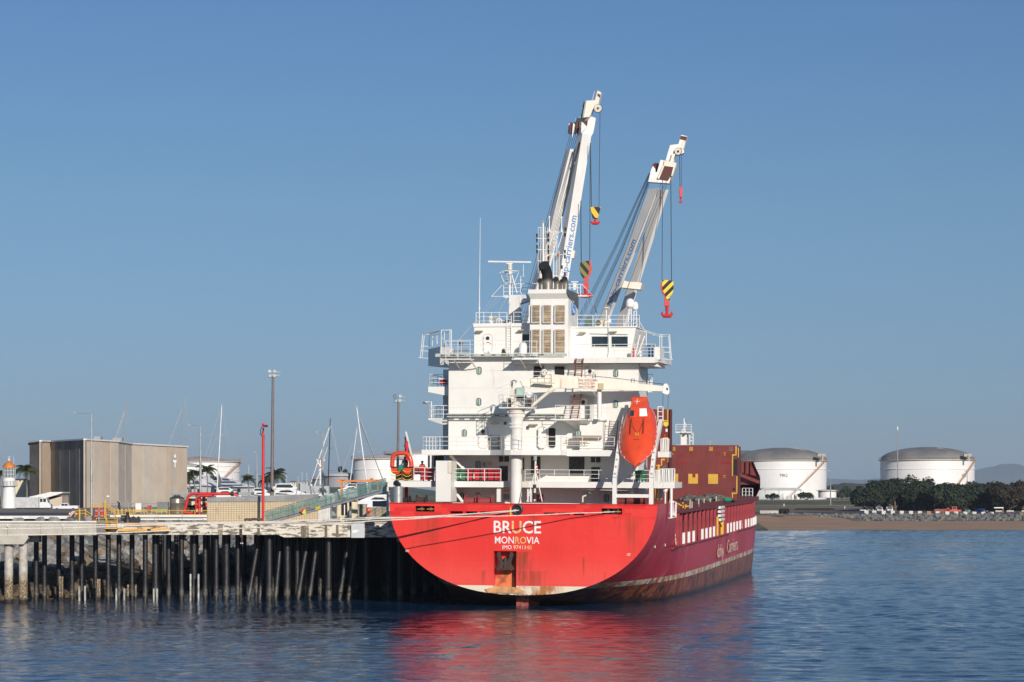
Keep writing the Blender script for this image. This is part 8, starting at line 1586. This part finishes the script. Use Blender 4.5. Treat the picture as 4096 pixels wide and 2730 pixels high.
sailboat('white yacht mast in front of the white storage tank', 887, 1626, 1945, 640, WM, 18, ((882, 1635, 822, 1825, .06), (822, 1825, 800, 1900, .05), (870, 1740, 830, 1850, .05), (887, 1640, 940, 1900, .02), (887, 1640, 975, 1930, .015)), ((1742, 1.2),), r=.17)
sailboat('black yacht mast beside the third street lamp', 1321, 1682, 1965, 620, BLACK, 9, ((1316, 1712, 1240, 1942, .09), (1310, 1790, 1260, 1945, .07)), ((1794, 1.0), (1884, 1.3)), BLACK, r=.15)
sailboat('tall white leaning yacht mast with a dark stay running to the gangway', 1427, 1634, 1960, 560, WM, -44, ((1443, 1688, 1535, 1932, .07),), ((1808, -1.2),), r=.18)
sailboat('shorter white leaning yacht mast left of the tall leaning one', 1427, 1720, 1940, 640, WM, 28, ((1412, 1772, 1342, 1950, .06),), ((1833, .9),), r=.13)
for i, (x, y, Y) in enumerate(((1208, 1895, 900), (1227, 1897, 950), (1193, 1912, 1000), (1146, 1905, 900), (995, 1868, 760))): sailboat(('thin white mast in the far marina, tallest of the small group', 'thin pale mast in the far marina right of the tallest small one', 'thin mast in the far marina left of the small group', 'short thin mast above the big motor yacht', 'thin pale mast in front of the stand alone palm')[i], x, y, 1975, Y, WM, 0, (), (), r=.07, L=9)
o = thing('trawler_gantry', 'crossed white poles and post of a fishing boat in the marina', 'fishing boat', W(1280, 1990, 600))
for a, b_, r_ in (((1266, 1838), (1290, 1885), .14), ((1300, 1838), (1275, 1885), .12), ((1322, 1705), (1240, 1942), .05), ((1283, 1880), (1256, 1946), .10), ((1281, 1940), (1281, 1838), .2)): g = G(); g.rod(W(*a, 600), W(*b_, 600), r_, 6); put(g, 'pole', WM, o)
g = G(); bx(g, 1225, 1945, 1315, 1975, 600, 4); put(g, 'wheelhouse', mat('pale_grey_wall', (0, 0, 0)), o); g = G(); bx(g, 1215, 1975, 1340, 2100, 600, 5); put(g, 'hull', CARW, o); g = G(); bx(g, 1272, 1868, 1290, 1871, 599.5, .4); bx(g, 1277, 1833, 1285, 1838, 599.5, .6); put(g, 'lamp', mat('orange_lamp', (0, 0, 0)), o)
def motoryacht(label, x0, x1, yt, yh, Y, flip=False, L=1.0, name='motor_yacht'):
    o = thing(name, label, 'motor yacht', W((x0 + x1) / 2, yh + 60, Y)); w = x1 - x0; f = (lambda u: x1 - u * w) if flip else (lambda u: x0 + u * w); h = yh - yt; m_ = CARW; D = w * Y / F * .25
    def pz(pl, nm, mt, dy=0, dep=None): g = G(); g.prism([W(f(u), yt + v * h, Y + dy) for u, v in pl], (0, dep or D, 0)); return put(g, nm, mt, o)
    pz([(0, .88), (.0, 2.2), (.9, 2.2), (1.05, .95), (.75, .84)], 'hull', m_, -.3, D + .6); pz([(.02, .9), (.04, .52), (.52, .50), (.66, .62), (.86, .86), (.86, .92)], 'deckhouse', m_); pz([(.02, .32), (.05, .1), (.2, .02), (.5, .05), (.56, .22), (.66, .4), (.62, .5), (.05, .5)], 'flybridge', m_, .3)
    pz([(.06, .36), (.08, .14), (.46, .12), (.54, .3), (.5, .38)], 'windscreen', GLASS, .2, .05); pz([(.12, .78), (.2, .62), (.44, .60), (.56, .78)], 'side_window', GLASS, -.1, .05); pz([(.02, .98), (.06, .84), (.3, .9), (.45, .98)], 'side_window', GLASS, -.35, .02); pz([(.0, .08), (.2, .0), (.5, .02), (.5, .06), (.05, .12)], 'roof', m_, .1, D)
    for u in (.12, .3): g = G(); g.rod(W(f(u), yt + h * .05, Y + 1), W(f(u) - 2, yt - h * .28, Y + 1), .06, 4); put(g, 'aerial', BLACK, o)
    return o
motoryacht('large white motor yacht with dark windows behind the grey parapet', 1096, 1240, 1934, 1980, 640); motoryacht('small white cruiser moored in front of the clubhouse', 868, 965, 1950, 1976, 600); motoryacht('dark windowed low motor yacht left of the tallest light mast', 1012, 1100, 1952, 1984, 560); motoryacht('white launch beyond the gangway under the orange gantry', 1355, 1430, 1935, 1960, 520, True); motoryacht('white cruiser with a blue stripe seen under the ship deck edge', 1420, 1560, 1960, 2010, 420, True)
# orange boat lift
o = thing('travel_lift', 'orange steel boat lift gantry behind the upper gangway', 'boat lift', W(1440, 1995, 470)); OR = mat('orange_machine_paint', (.62, .20, .03), .5, stain=.4)
for x0, y0, x1, y1 in ((1346, 1921, 1462, 1928), (1462, 1919, 1526, 1928), (1362, 1928, 1370, 1995), (1508, 1928, 1516, 1990), (1364, 1918, 1378, 1923), (1480, 1913, 1492, 1920)): g = G(); bx(g, x0, y0, x1, y1, 470, .8); put(g, 'beam' if y1 - y0 < 12 else 'leg', OR, o)
# ============================================================= RIGHT SHORE
prof = [(640, -1.0), (650, 0.0), (700, .75), (755, 1.4)]
SAND = mat('brown_beach_sand', (.37, .225, .13), .95, var=.10, scale=.06, bump=.3, bscale=.8)
g = G(); xs = [(-60 + i * 14) for i in range(40)]; R2 = []
random.seed(2)
for y, z in prof: R2.append([(x, y + math.sin(x * .05) * 1.5, z) for x in xs])
for row in R2: g.v += [Vector(p) for p in row]
n = len(xs)
for j in range(3):
    for i in range(n - 1): g.f.append((j * n + i, j * n + i + 1, (j + 1) * n + i + 1, (j + 1) * n + i))
struct(g, 'beach', SAND, True)
WETS = mat('wet_sand', (.14, .09, .06), .5); g = G(); g.add([(-60, 648.5, .02), (500, 648.5, .02), (500, 653.5, .075), (-60, 653.5, .075)], [(0, 1, 2, 3)]); struct(g, 'wet_sand_edge', WETS)
GRASS = mat('dry_grass_bank', (.085, .085, .035), .95, var=.25, scale=.1); prof2 = [(752, 1.2), (775, 3.2), (850, 3.6), (960, 4.6)]
def strip(nm, m_, pr, x0=-60, x1=520): g = G(); [g.v.extend([Vector((x0, y, z)), Vector((x1, y, z))]) for y, z in pr]; g.f = [(2 * i, 2 * i + 1, 2 * i + 3, 2 * i + 2) for i in range(len(pr) - 1)]; return struct(g, nm, m_)
strip('foreshore_ground', mat('dusty_brown_ground', (.16, .115, .075), .95, var=.3, scale=.15), prof2); strip('parking_ground', ASPH, [(786, 3.31), (842, 3.6)], 45, 520); strip('verge', mat('dry_verge', (.20, .16, .10), .95, var=.3, scale=.2), [(958, 4.58), (1010, 5.0)]); strip('shore_road', ASPH, [(1009, 5.02), (1030, 5.06)]); strip('grass_bank', GRASS, [(1029, 5.04), (1045, 7.0), (1100, 7.6)]); strip('terminal_ground', FARG, [(1099, 7.6), (1400, 8.0), (9000, 8.4)], -2500, 6000)
g = G(); g.box(-60, 520, 1031, 1031.3, 5.0, 5.35); struct(g, 'road_kerb', CONC)
g = G(); m_ = 16
for i in range(m_ + 1): x = -60 + (X_(3470, 765) + 60) * i / m_; f_ = 1 - max(0, i - 15); g.v += [Vector((x, 745, 1.22)), Vector((x, 762, 1.3 + 1.1 * f_)), Vector((x, 778, 2.0 + 1.3 * f_))]
g.f = [(3 * i + j, 3 * i + 3 + j, 3 * i + 4 + j, 3 * i + 1 + j) for i in range(m_) for j in (0, 1)]; struct(g, 'upper_beach', SAND, True)
# slipway
g = G(); a = [W(2960, 2122, 652), W(3072, 2125, 644), W(3010, 2085, 756), W(2960, 2085, 756)]; g.prism([v + Vector((0, 0, .15)) for v in a], (0, 0, .3)); struct(g, 'slipway', mat('weedy_concrete', (.13, .11, .06), .9, var=.4, scale=.3))
# boulders
rv2 = thing('boulder_bank', 'low bank of grey boulders between the beach and the row of white blocks', 'rock bank', W(3500, 2085, 760)); pts = []
random.seed(31)
for x in range(3290, 4200, 7):
    for k in range(4):
        if 3828 < x < 3842 or (x < 3440 and k < 2): continue
        dens = 1 if x > 3310 else .6; Y = 757 + k * 5 + random.uniform(-2, 2); pts.append((Vector((X_(x + random.uniform(-4, 4), Y), Y, 1.5 + k * .5 + random.uniform(-.2, .3))), random.uniform(.5, 1.05), 0))
for x in range(3070, 3290, 10):
    for k in range(2): Y = 777 + k * 4; pts.append((Vector((X_(x, Y), Y, 3.1 + k * .2)), random.uniform(.35, .8), 0))
DR = [mat('dark_grey_boulder', (.13, .14, .145), .9, var=.4, scale=.6), mat('brownish_boulder', (.18, .15, .115), .9, var=.3, scale=.6), mat('mid_grey_boulder', (.18, .18, .17), .9, var=.4, scale=.6)]
rs2 = []
for mt in DR:
    rs2.append([])
    for me in rocks[0]: m2 = me.copy(); m2.materials.clear(); m2.materials.append(mt); rs2[-1].append(m2)
rs2.append(rs2[0]); placerocks(rv2, pts, 290, (DR[0], DR[0]), rs2)
# white blocks
for i, xx in enumerate((698, 781, 880, 976, 1070, 1167, 1260, 1355, 1447, 1548, 1640, 1737, 1833, 1926, 2014)):
    x = 3200 + xx / 2.626; yb = 1850 + (532 + i * 1.2) / 2.626; Y = 783; g = G(); a = W(x - 8, yb, Y); b_ = W(x + 8, yb - 9.5, Y); g.box(a.x, b_.x, Y, Y + .8, a.z - .5, b_.z); g.box(a.x + .05, b_.x - .05, Y + .05, Y + .75, b_.z, b_.z + .04)
    solo(g, 'concrete_block', mat('block_white', (.62, .58, .52), .8, stain=.5, scol=(.3, .2, .12), var=.1) if i != 7 else mat('rusty_block', (.45, .2, .12), .8, var=.3), ('leftmost', 'second', 'third', 'fourth', 'fifth', 'sixth', 'seventh', 'eighth', 'ninth', 'tenth', 'eleventh', 'twelfth', 'thirteenth', 'fourteenth', 'rightmost')[i] + ' whitewashed block of the row on the boulder bank, counted from the left' if i != 7 else 'rust stained orange block in the middle of the white block row', 'concrete block', None, 'white concrete blocks along the shore')
# parked cars and plant under the trees
for px, lb, m_, kd in ((3480, 'dark four wheel drive facing the beach, leftmost of three parked cars', CARD, 'suv'), (3517, 'white four wheel drive facing the beach, middle of three parked cars', CARW, 'suv'), (3557, 'white pickup facing the beach, rightmost of three parked cars', CARW, 'ute')): vehicle(lb, W(px, 2050, 812), rad(-90) , 4.8, 1.95, 1.85, m_, kd, 'car' if kd == 'suv' else 'pickup', 'cars parked under the trees')
vehicle('dark blue car in deep shade right of the orange digger', W(3925, 2053, 830), rad(-60), 4.6, 1.85, 1.6, CARB, 'suv', 'car'); vehicle('grey car half hidden beside the green bin under the trees', W(3862, 2050, 840), rad(-80), 4.6, 1.85, 1.6, CARD, 'suv', 'car')
o = thing('excavator', 'orange red digger parked under the trees behind the white blocks', 'excavator', W(3815, 2053, 815)); ER = mat('digger_red', (.48, .06, .03), .5, stain=.4)
g = G(); bx(g, 3795, 2040, 3845, 2048, 815, 2.5); bx(g, 3808, 2027, 3828, 2040, 815.3, 1.8); put(g, 'body', ER, o); g = G(); bx(g, 3811, 2029, 3825, 2036, 815.2, .1); put(g, 'cab_window', GLASS, o)
for x in (3795, 3828): g = G(); bx(g, x, 2047, x + 20, 2054, 814.8, 1); put(g, 'track', BLACK, o)
g = G(); g.tube([W(3800, 2042, 815), W(3792, 2034, 815), W(3784, 2040, 815), W(3781, 2046, 815)], .3, 6); put(g, 'boom', ER, o)
for x0, y0, x1, y1, m_, nm, lb, ct in ((3738, 2037, 3785, 2052, mat('dull_red_pipe', (0, 0, 0)), 'skip', 'dull red skip left of the orange digger', 'skip'), (3870, 2041, 3880, 2052, mat('teal_box', (.08, .22, .17)), 'green_bin', 'pale green bin beside the grey car', 'bin'), (3977, 2030, 4014, 2034, WHITE2, 'awning', 'pale flat awning over the trailers on the right', 'awning'), (3440, 2040, 3470, 2043, WHITE2, 'barrier', 'pale low barrier at the left end of the car park', 'barrier')): g = G(); bx(g, x0, y0, x1, y1, 820, 2.0); solo(g, nm, m_, lb, ct)
for k, x in enumerate((3980, 4025, 4085)):
    o = thing('boat_trailer', ('trailer under the pale awning, left of three', 'trailer with pipes on it, middle of three', 'trailer cut by the right picture edge')[k], 'trailer', W(x + 15, 2056, 806)); g = G(); bx(g, x, 2048, x + 34, 2050, 806, 2); put(g, 'frame', mat('rusty_trailer', (.3, .12, .08), .7, var=.3), o)
    g = G(); bx(g, x + 2, 2043, x + 30, 2047, 806.3, 1.4); put(g, 'load', STEEL, o)
    for xx in (x + 6, x + 26): g = G(); g.lathe([(.35, -.1), (.35, .1)], W(xx, 2053, 805.8), 12, 'Y'); put(g, 'wheel', BLACK, o)
for x, Y in ((4010, 806), (3985, 822), (4012, 822)): g = G(); bx(g, x, 2034, x + 2, 2056, Y, .2); solo(g, 'post', mat('rusty_trailer', (0, 0, 0)), {4010: 'thin brown post in front of the pale awning', 3985: 'thin brown post under the left end of the pale awning', 4012: 'thin brown post under the right end of the pale awning'}[x], 'post', None, 'posts among the trailers')
# the trees
TS = [(3470, 1935, 2022, 120, 0), (3515, 1915, 2024, 130, 0), (3580, 1900, 2022, 150, 0), (3655, 1902, 2024, 150, 1), (3720, 1903, 2024, 140, 0), (3785, 1925, 2025, 130, 1), (3845, 1945, 2026, 110, 0), (3900, 1920, 2026, 140, 1), (3965, 1918, 2026, 150, 0), (4035, 1920, 2026, 150, 2), (4095, 1924, 2026, 130, 2), (4165, 1922, 2026, 150, 1)]
LB = ['broad tree at the left end of the shore trees, above the dark car', 'broad tree second from the left end of the shore trees', 'tall rounded tree in front of the left edge of tank MA3', 'broad tree in front of the middle of tank MA3', 'broad tree left of the MA3 stair foot', 'lower tree in front of the right part of tank MA3', 'low dark tree in the dip right of tank MA3 stair', 'broad tree below the MA3 lettering, above the grey car', 'spreading tree above the blue car', 'reddish brown tinted tree above the trailers', 'reddish brown tree at the right picture edge', 'green tree cut off by the right picture edge']
for i, (x, yt, yb, w_, l) in enumerate(TS): tree(LB[i], x, yt, yb + 8, 2050, 858 + (i * 37) % 30, w_ * 1.28, LEAF[l], 5200, 100 + i, 'dark spreading trees along the shore', .55)
tree('small grey green bush beside the pale low wall above the beach', 3137, 2030, 2058, 2062, 765, 44, LEAF[1], 700, 51, None, .3, 'bush'); tree('dark bush under the white canopy roof', 3090, 1974, 1998, 2002, 1080, 60, LEAF[0], 900, 52, None, .5, 'bush'); tree('round dark bush left of the small white tank', 3228, 1966, 1998, 2002, 1080, 82, LEAF[0], 1200, 53, None, .5, 'bush')
for i, (x, yt, w_) in enumerate(((3392, 1952, 50), (3425, 1958, 60), (3360, 1970, 60), (3455, 1950, 50))): tree(('lighter green tree left of the shore trees, nearest the small tank', 'bushy tree behind the fence in the gap', 'low bush behind the fence beside the small white tank', 'pale green tree touching the left end of the shore trees')[i], x, yt, 1992, 1998, 1150, w_, LEAF[1], 900, 60 + i, None, .6)
# tanks on the right
storage_tank('large white tank lettered MA2 with a dark domed roof right of the ship bow', 3124, 181, 1843, 2000, 1150, 1792, ROOFD, (1879,), (3283, 1848, 3140, 1985), ('MA2', 3118, 1897, 3152, 1910)); storage_tank('large white tank lettered MA3 with a dark domed roof behind the shore trees', 3709, 186, 1841, 2000, 1150, 1789, ROOFD, (1878,), (3878, 1846, 3795, 1945), ('MA3', 3853, 1897, 3875, 1910))
storage_tank('dark roofed tank mostly hidden behind the ship bow and tank MA2', 2985, 150, 1848, 2000, 1420, 1803, ROOFD, ())
storage_tank('small low white tank at the foot of tank MA2', 3309, 36, 1962, 1992, 1090, 1959, ROOFG, ())
for cx, lab in ((3124, 'MA2'), (3709, 'MA3')):
    o = bpy.data.objects; g = G(); bx(g, cx + 147, 1816, cx + 178, 1827, 1128, 3); bx(g, cx + 164, 1820, cx + 170, 1845, 1127.5, 1); solo(g, 'tank_gauge_platform', mat('weathered_girder', (0, 0, 0)), 'pale gauging platform on top of the right edge of tank ' + lab, 'platform')
    g = G()
    for i in range(12): a = W(cx + 40 + i * 10, 1792 + (i / 11) ** 1.5 * 30, 1140); b_ = W(cx + 50 + i * 10, 1792 + ((i + 1) / 11) ** 1.5 * 30, 1140); g.rod(a + Vector((0, 0, 1)), b_ + Vector((0, 0, 1)), .05, 4); g.rod(a - Vector((0, 0, .3)), a + Vector((0, 0, 1)), .05, 4); g.beam(a - Vector((0, 0, .1)), b_ - Vector((0, 0, .1)), .5, .2)
    solo(g, 'roof_walkway', mat('weathered_girder', (0, 0, 0)), 'railed walkway climbing the dark dome of tank ' + lab, 'walkway')
o = thing('canopy', 'open white canopy on thin posts at the foot of tank MA2', 'canopy', W(3130, 1998, 1100)); g = G(); g.prism([W(x, y, 1095) for x, y in ((3046, 1956), (3060, 1952), (3185, 1952), (3208, 1959), (3208, 1963), (3046, 1961))], (0, 14, 0)); put(g, 'roof', mat('pale_grey_wall', (0, 0, 0)), o)
for x in (3060, 3115, 3180, 3203): g = G(); bx(g, x, 1961, x + 2, 1999, 1096, .3); put(g, 'post', GREYP, o)
random.seed(8); g = G()
for i in range(16): x = random.uniform(3115, 3185); bx(g, x, random.uniform(1975, 1992), x + random.uniform(2, 6), 1998, 1092, 1)
put(g, 'pipework', mat('pipework_white', (.6, .58, .55)), o)['kind'] = 'stuff'
o = thing('perimeter_fence', 'thin wire fence on the grass bank below the white tanks', 'fence', W(3300, 2003, 1062))
for x in range(2960, 3480, 19): g = G(); g.rod(W(x, 2004, 1060), W(x, 1989, 1060), .06, 4); put(g, 'fence_post', GREYP, o)
g = G()
for y in (1990, 1996, 2003): g.rod(W(2955, y, 1060), W(3480, y, 1060), .03, 4)
put(g, 'fence_wire', GREYP, o); streetlight('single street lamp in front of the small white tank', 3322, 1887, 2022, 1000, 3309, .05); streetlight('slender street lamp in front of the MA3 lettering', 3869, 1888, 1990, 1000, 3857, .05)
o = thing('lattice_free_mast', 'tall slim white mast rising beside tank MA3', 'mast', W(3590, 1990, 1080)); o.name = 'radio_mast'; g = G(); g.rod(W(3591, 2000, 1080), W(3590, 1722, 1080), .32, 8, .18); put(g, 'mast_tube', STEEL, o, True) if 'radio_mast' in FR or FR.setdefault('radio_mast', W(3590, 1990, 1080)) else None; g = G(); g.rod(W(3590, 1722, 1080), W(3590, 1707, 1080), .3, 8); put(g, 'aerial_top', WHITE2, o)
for x, y0, y1, lb in ((3135, 2016, 2026, 'small white marker post by the road, left one'), (3378, 2026, 2037, 'white marker post at the car park entrance')): g = G(); bx(g, x, y0, x + 2.5, y1, 900, .3); solo(g, 'marker_post', WHITE2, lb, 'post')
g = G(); bx(g, 3040, 2043, 3114, 2055, 790, 1.2); solo(g, 'low_wall', CONC, 'low pale concrete wall left of the grey green bush', 'wall'); g = G(); g.prism([W(x, y, 842) for x, y in ((3182, 2041), (3195, 2034), (3330, 2033), (3345, 2040), (3300, 2044))], (0, 6, 0)); struct(g, 'dark_hollow_strip', mat('hollow_dark', (.02, .017, .013), .9))  # one near-black tone over the whole strip
g = G(); g.prism([W(x, y, 1250) for x, y in ((3427, 1965), (3445, 1958), (3445, 1990), (3427, 1990))], (0, 8, 0)); solo(g, 'white_shed', mat('white_sheet_roof', (0, 0, 0)), 'white gabled shed end between the bushes and the shore trees', 'shed')
# hills
def hill(nm, pts, Y, m_, d=600):
    g = G(); random.seed(len(pts)); fine = []
    for (x0, y0), (x1, y1) in zip(pts, pts[1:]):
        k = max(1, int((x1 - x0) / 12))
        for i in range(k): f = i / k; f2 = f * f * (3 - 2 * f); fine.append((x0 + (x1 - x0) * f, y0 + (y1 - y0) * f2 + random.uniform(-1, 1) * (.8 if Y > 3000 else 2)))
    fine.append(pts[-1])
    for x, y in fine: g.v += [W(x, 1989, Y - d), W(x, (y + 1989) / 2 + random.uniform(-4, 4), Y - d * .5), W(x, y, Y), W(x, 1989, Y + d)]
    for i in range(len(fine) - 1):
        for j in range(3): g.f.append((4 * i + j, 4 * i + 4 + j, 4 * i + 5 + j, 4 * i + 1 + j))
    struct(g, nm, m_, True)
BUSH = mat('bush_hill', (.055, .06, .028), .95, var=.5, scale=.05, bump=.8, bscale=.15)
hill('wooded_hill', [(2900, 1960), (3150, 1950), (3300, 1944), (3390, 1932), (3470, 1938), (3560, 1950), (3760, 1955), (4200, 1950)], 2300, BUSH, 300)
random.seed(41); g = G()
for i in range(9000):
    x = random.uniform(3455, 4230); Y = random.uniform(893, 915); p = W(x, random.uniform(1990, 2047), Y); n_ = Vector((random.gauss(0, 1), random.gauss(-.3, 1), random.gauss(.5, 1))).normalized(); u = n_.orthogonal().normalized(); v = n_.cross(u); t_ = random.uniform(.4, .8); k = len(g.v); g.v += [p - u * t_, p - v * t_ * .7, p + u * t_, p + v * t_ * .7]; g.f.append((k, k + 1, k + 2, k + 3))
o = solo(g, 'shade_understorey', LEAF[0], 'dark undergrowth added to fill the shade behind the trunks of the shore trees', 'undergrowth'); o['kind'] = 'stuff'  # leaf mass added to stand for the dark shade behind the trunks
hill('mountain', [(2700, 1985), (3150, 1925), (3300, 1915), (3430, 1920), (3560, 1912), (3800, 1895), (3890, 1882), (3960, 1870), (4010, 1857), (4060, 1856), (4110, 1868), (4300, 1900), (4700, 1960)], 19000, mat('mountain_bush', (.06, .075, .05), .95, var=.2, scale=.004), 900)
# far scrub behind the fence, read as one mass
random.seed(77); g = G()
for i in range(5200):
    x = random.uniform(3300, 3520); Y = random.uniform(1420, 1600); h = 1985 - (14 + 16 * abs(math.sin(x * .045)) + 8 * math.sin(x * .11)) * random.random() ** .5; p = W(x, h, Y); n_ = Vector((random.gauss(0, 1), random.gauss(-.3, 1), random.gauss(.5, 1))).normalized(); u = n_.orthogonal().normalized(); v = n_.cross(u); t_ = random.uniform(.5, 1.2); k = len(g.v); g.v += [p - u * t_, p - v * t_ * .7, p + u * t_, p + v * t_ * .7]; g.f.append((k, k + 1, k + 2, k + 3))
o = solo(g, 'scrub_wood', LEAF[1], 'band of low scrub behind the perimeter fence between the two tanks', 'scrub'); o['kind'] = 'stuff'
# ============================================================= AIR
def haze():
    m = bpy.data.materials.new('haze_air'); m.use_nodes = True; nt = m.node_tree; nt.nodes.clear(); out = nt.nodes.new('ShaderNodeOutputMaterial'); v = nt.nodes.new('ShaderNodeVolumePrincipled')
    v.inputs['Color'].default_value = (.66, .80, .98, 1); v.inputs['Density'].default_value = 0.00005; v.inputs['Anisotropy'].default_value = 0.0; nt.links.new(v.outputs[0], out.inputs['Volume'])
    g = G(); g.box(-9500, 9500, -350, 21500, -12, 300); o = struct(g, 'haze', m, False, 'stuff')
haze()
def smoke():
    m = bpy.data.materials.new('thin_smoke'); m.use_nodes = True; nt = m.node_tree; nt.nodes.clear(); t = NT(m); out = nt.nodes.new('ShaderNodeOutputMaterial'); v = nt.nodes.new('ShaderNodeVolumePrincipled')
    v.inputs['Color'].default_value = (.25, .27, .32, 1); p = t.geo(); d = t.m('MULTIPLY', t.step(t.noise(p, .03, 4, .6), .42, .75), .02); t.link(d, v.inputs['Density']); t.link(v.outputs[0], out.inputs['Volume'])
    g = G(); c0 = W(3350, 1935, 2600); c1 = W(3515, 1882, 2600); pts = [c0.lerp(c1, i / 8) + Vector((0, 0, math.sin(i * 1.3) * 1.5)) for i in range(9)]; g.tube(pts, [2, 4, 6, 7, 8, 9, 10, 10, 4], 12); o = solo(g, 'smoke', m, 'thin dark smoke drifting between the two large white tanks', 'smoke'); o['kind'] = 'stuff'
smoke()
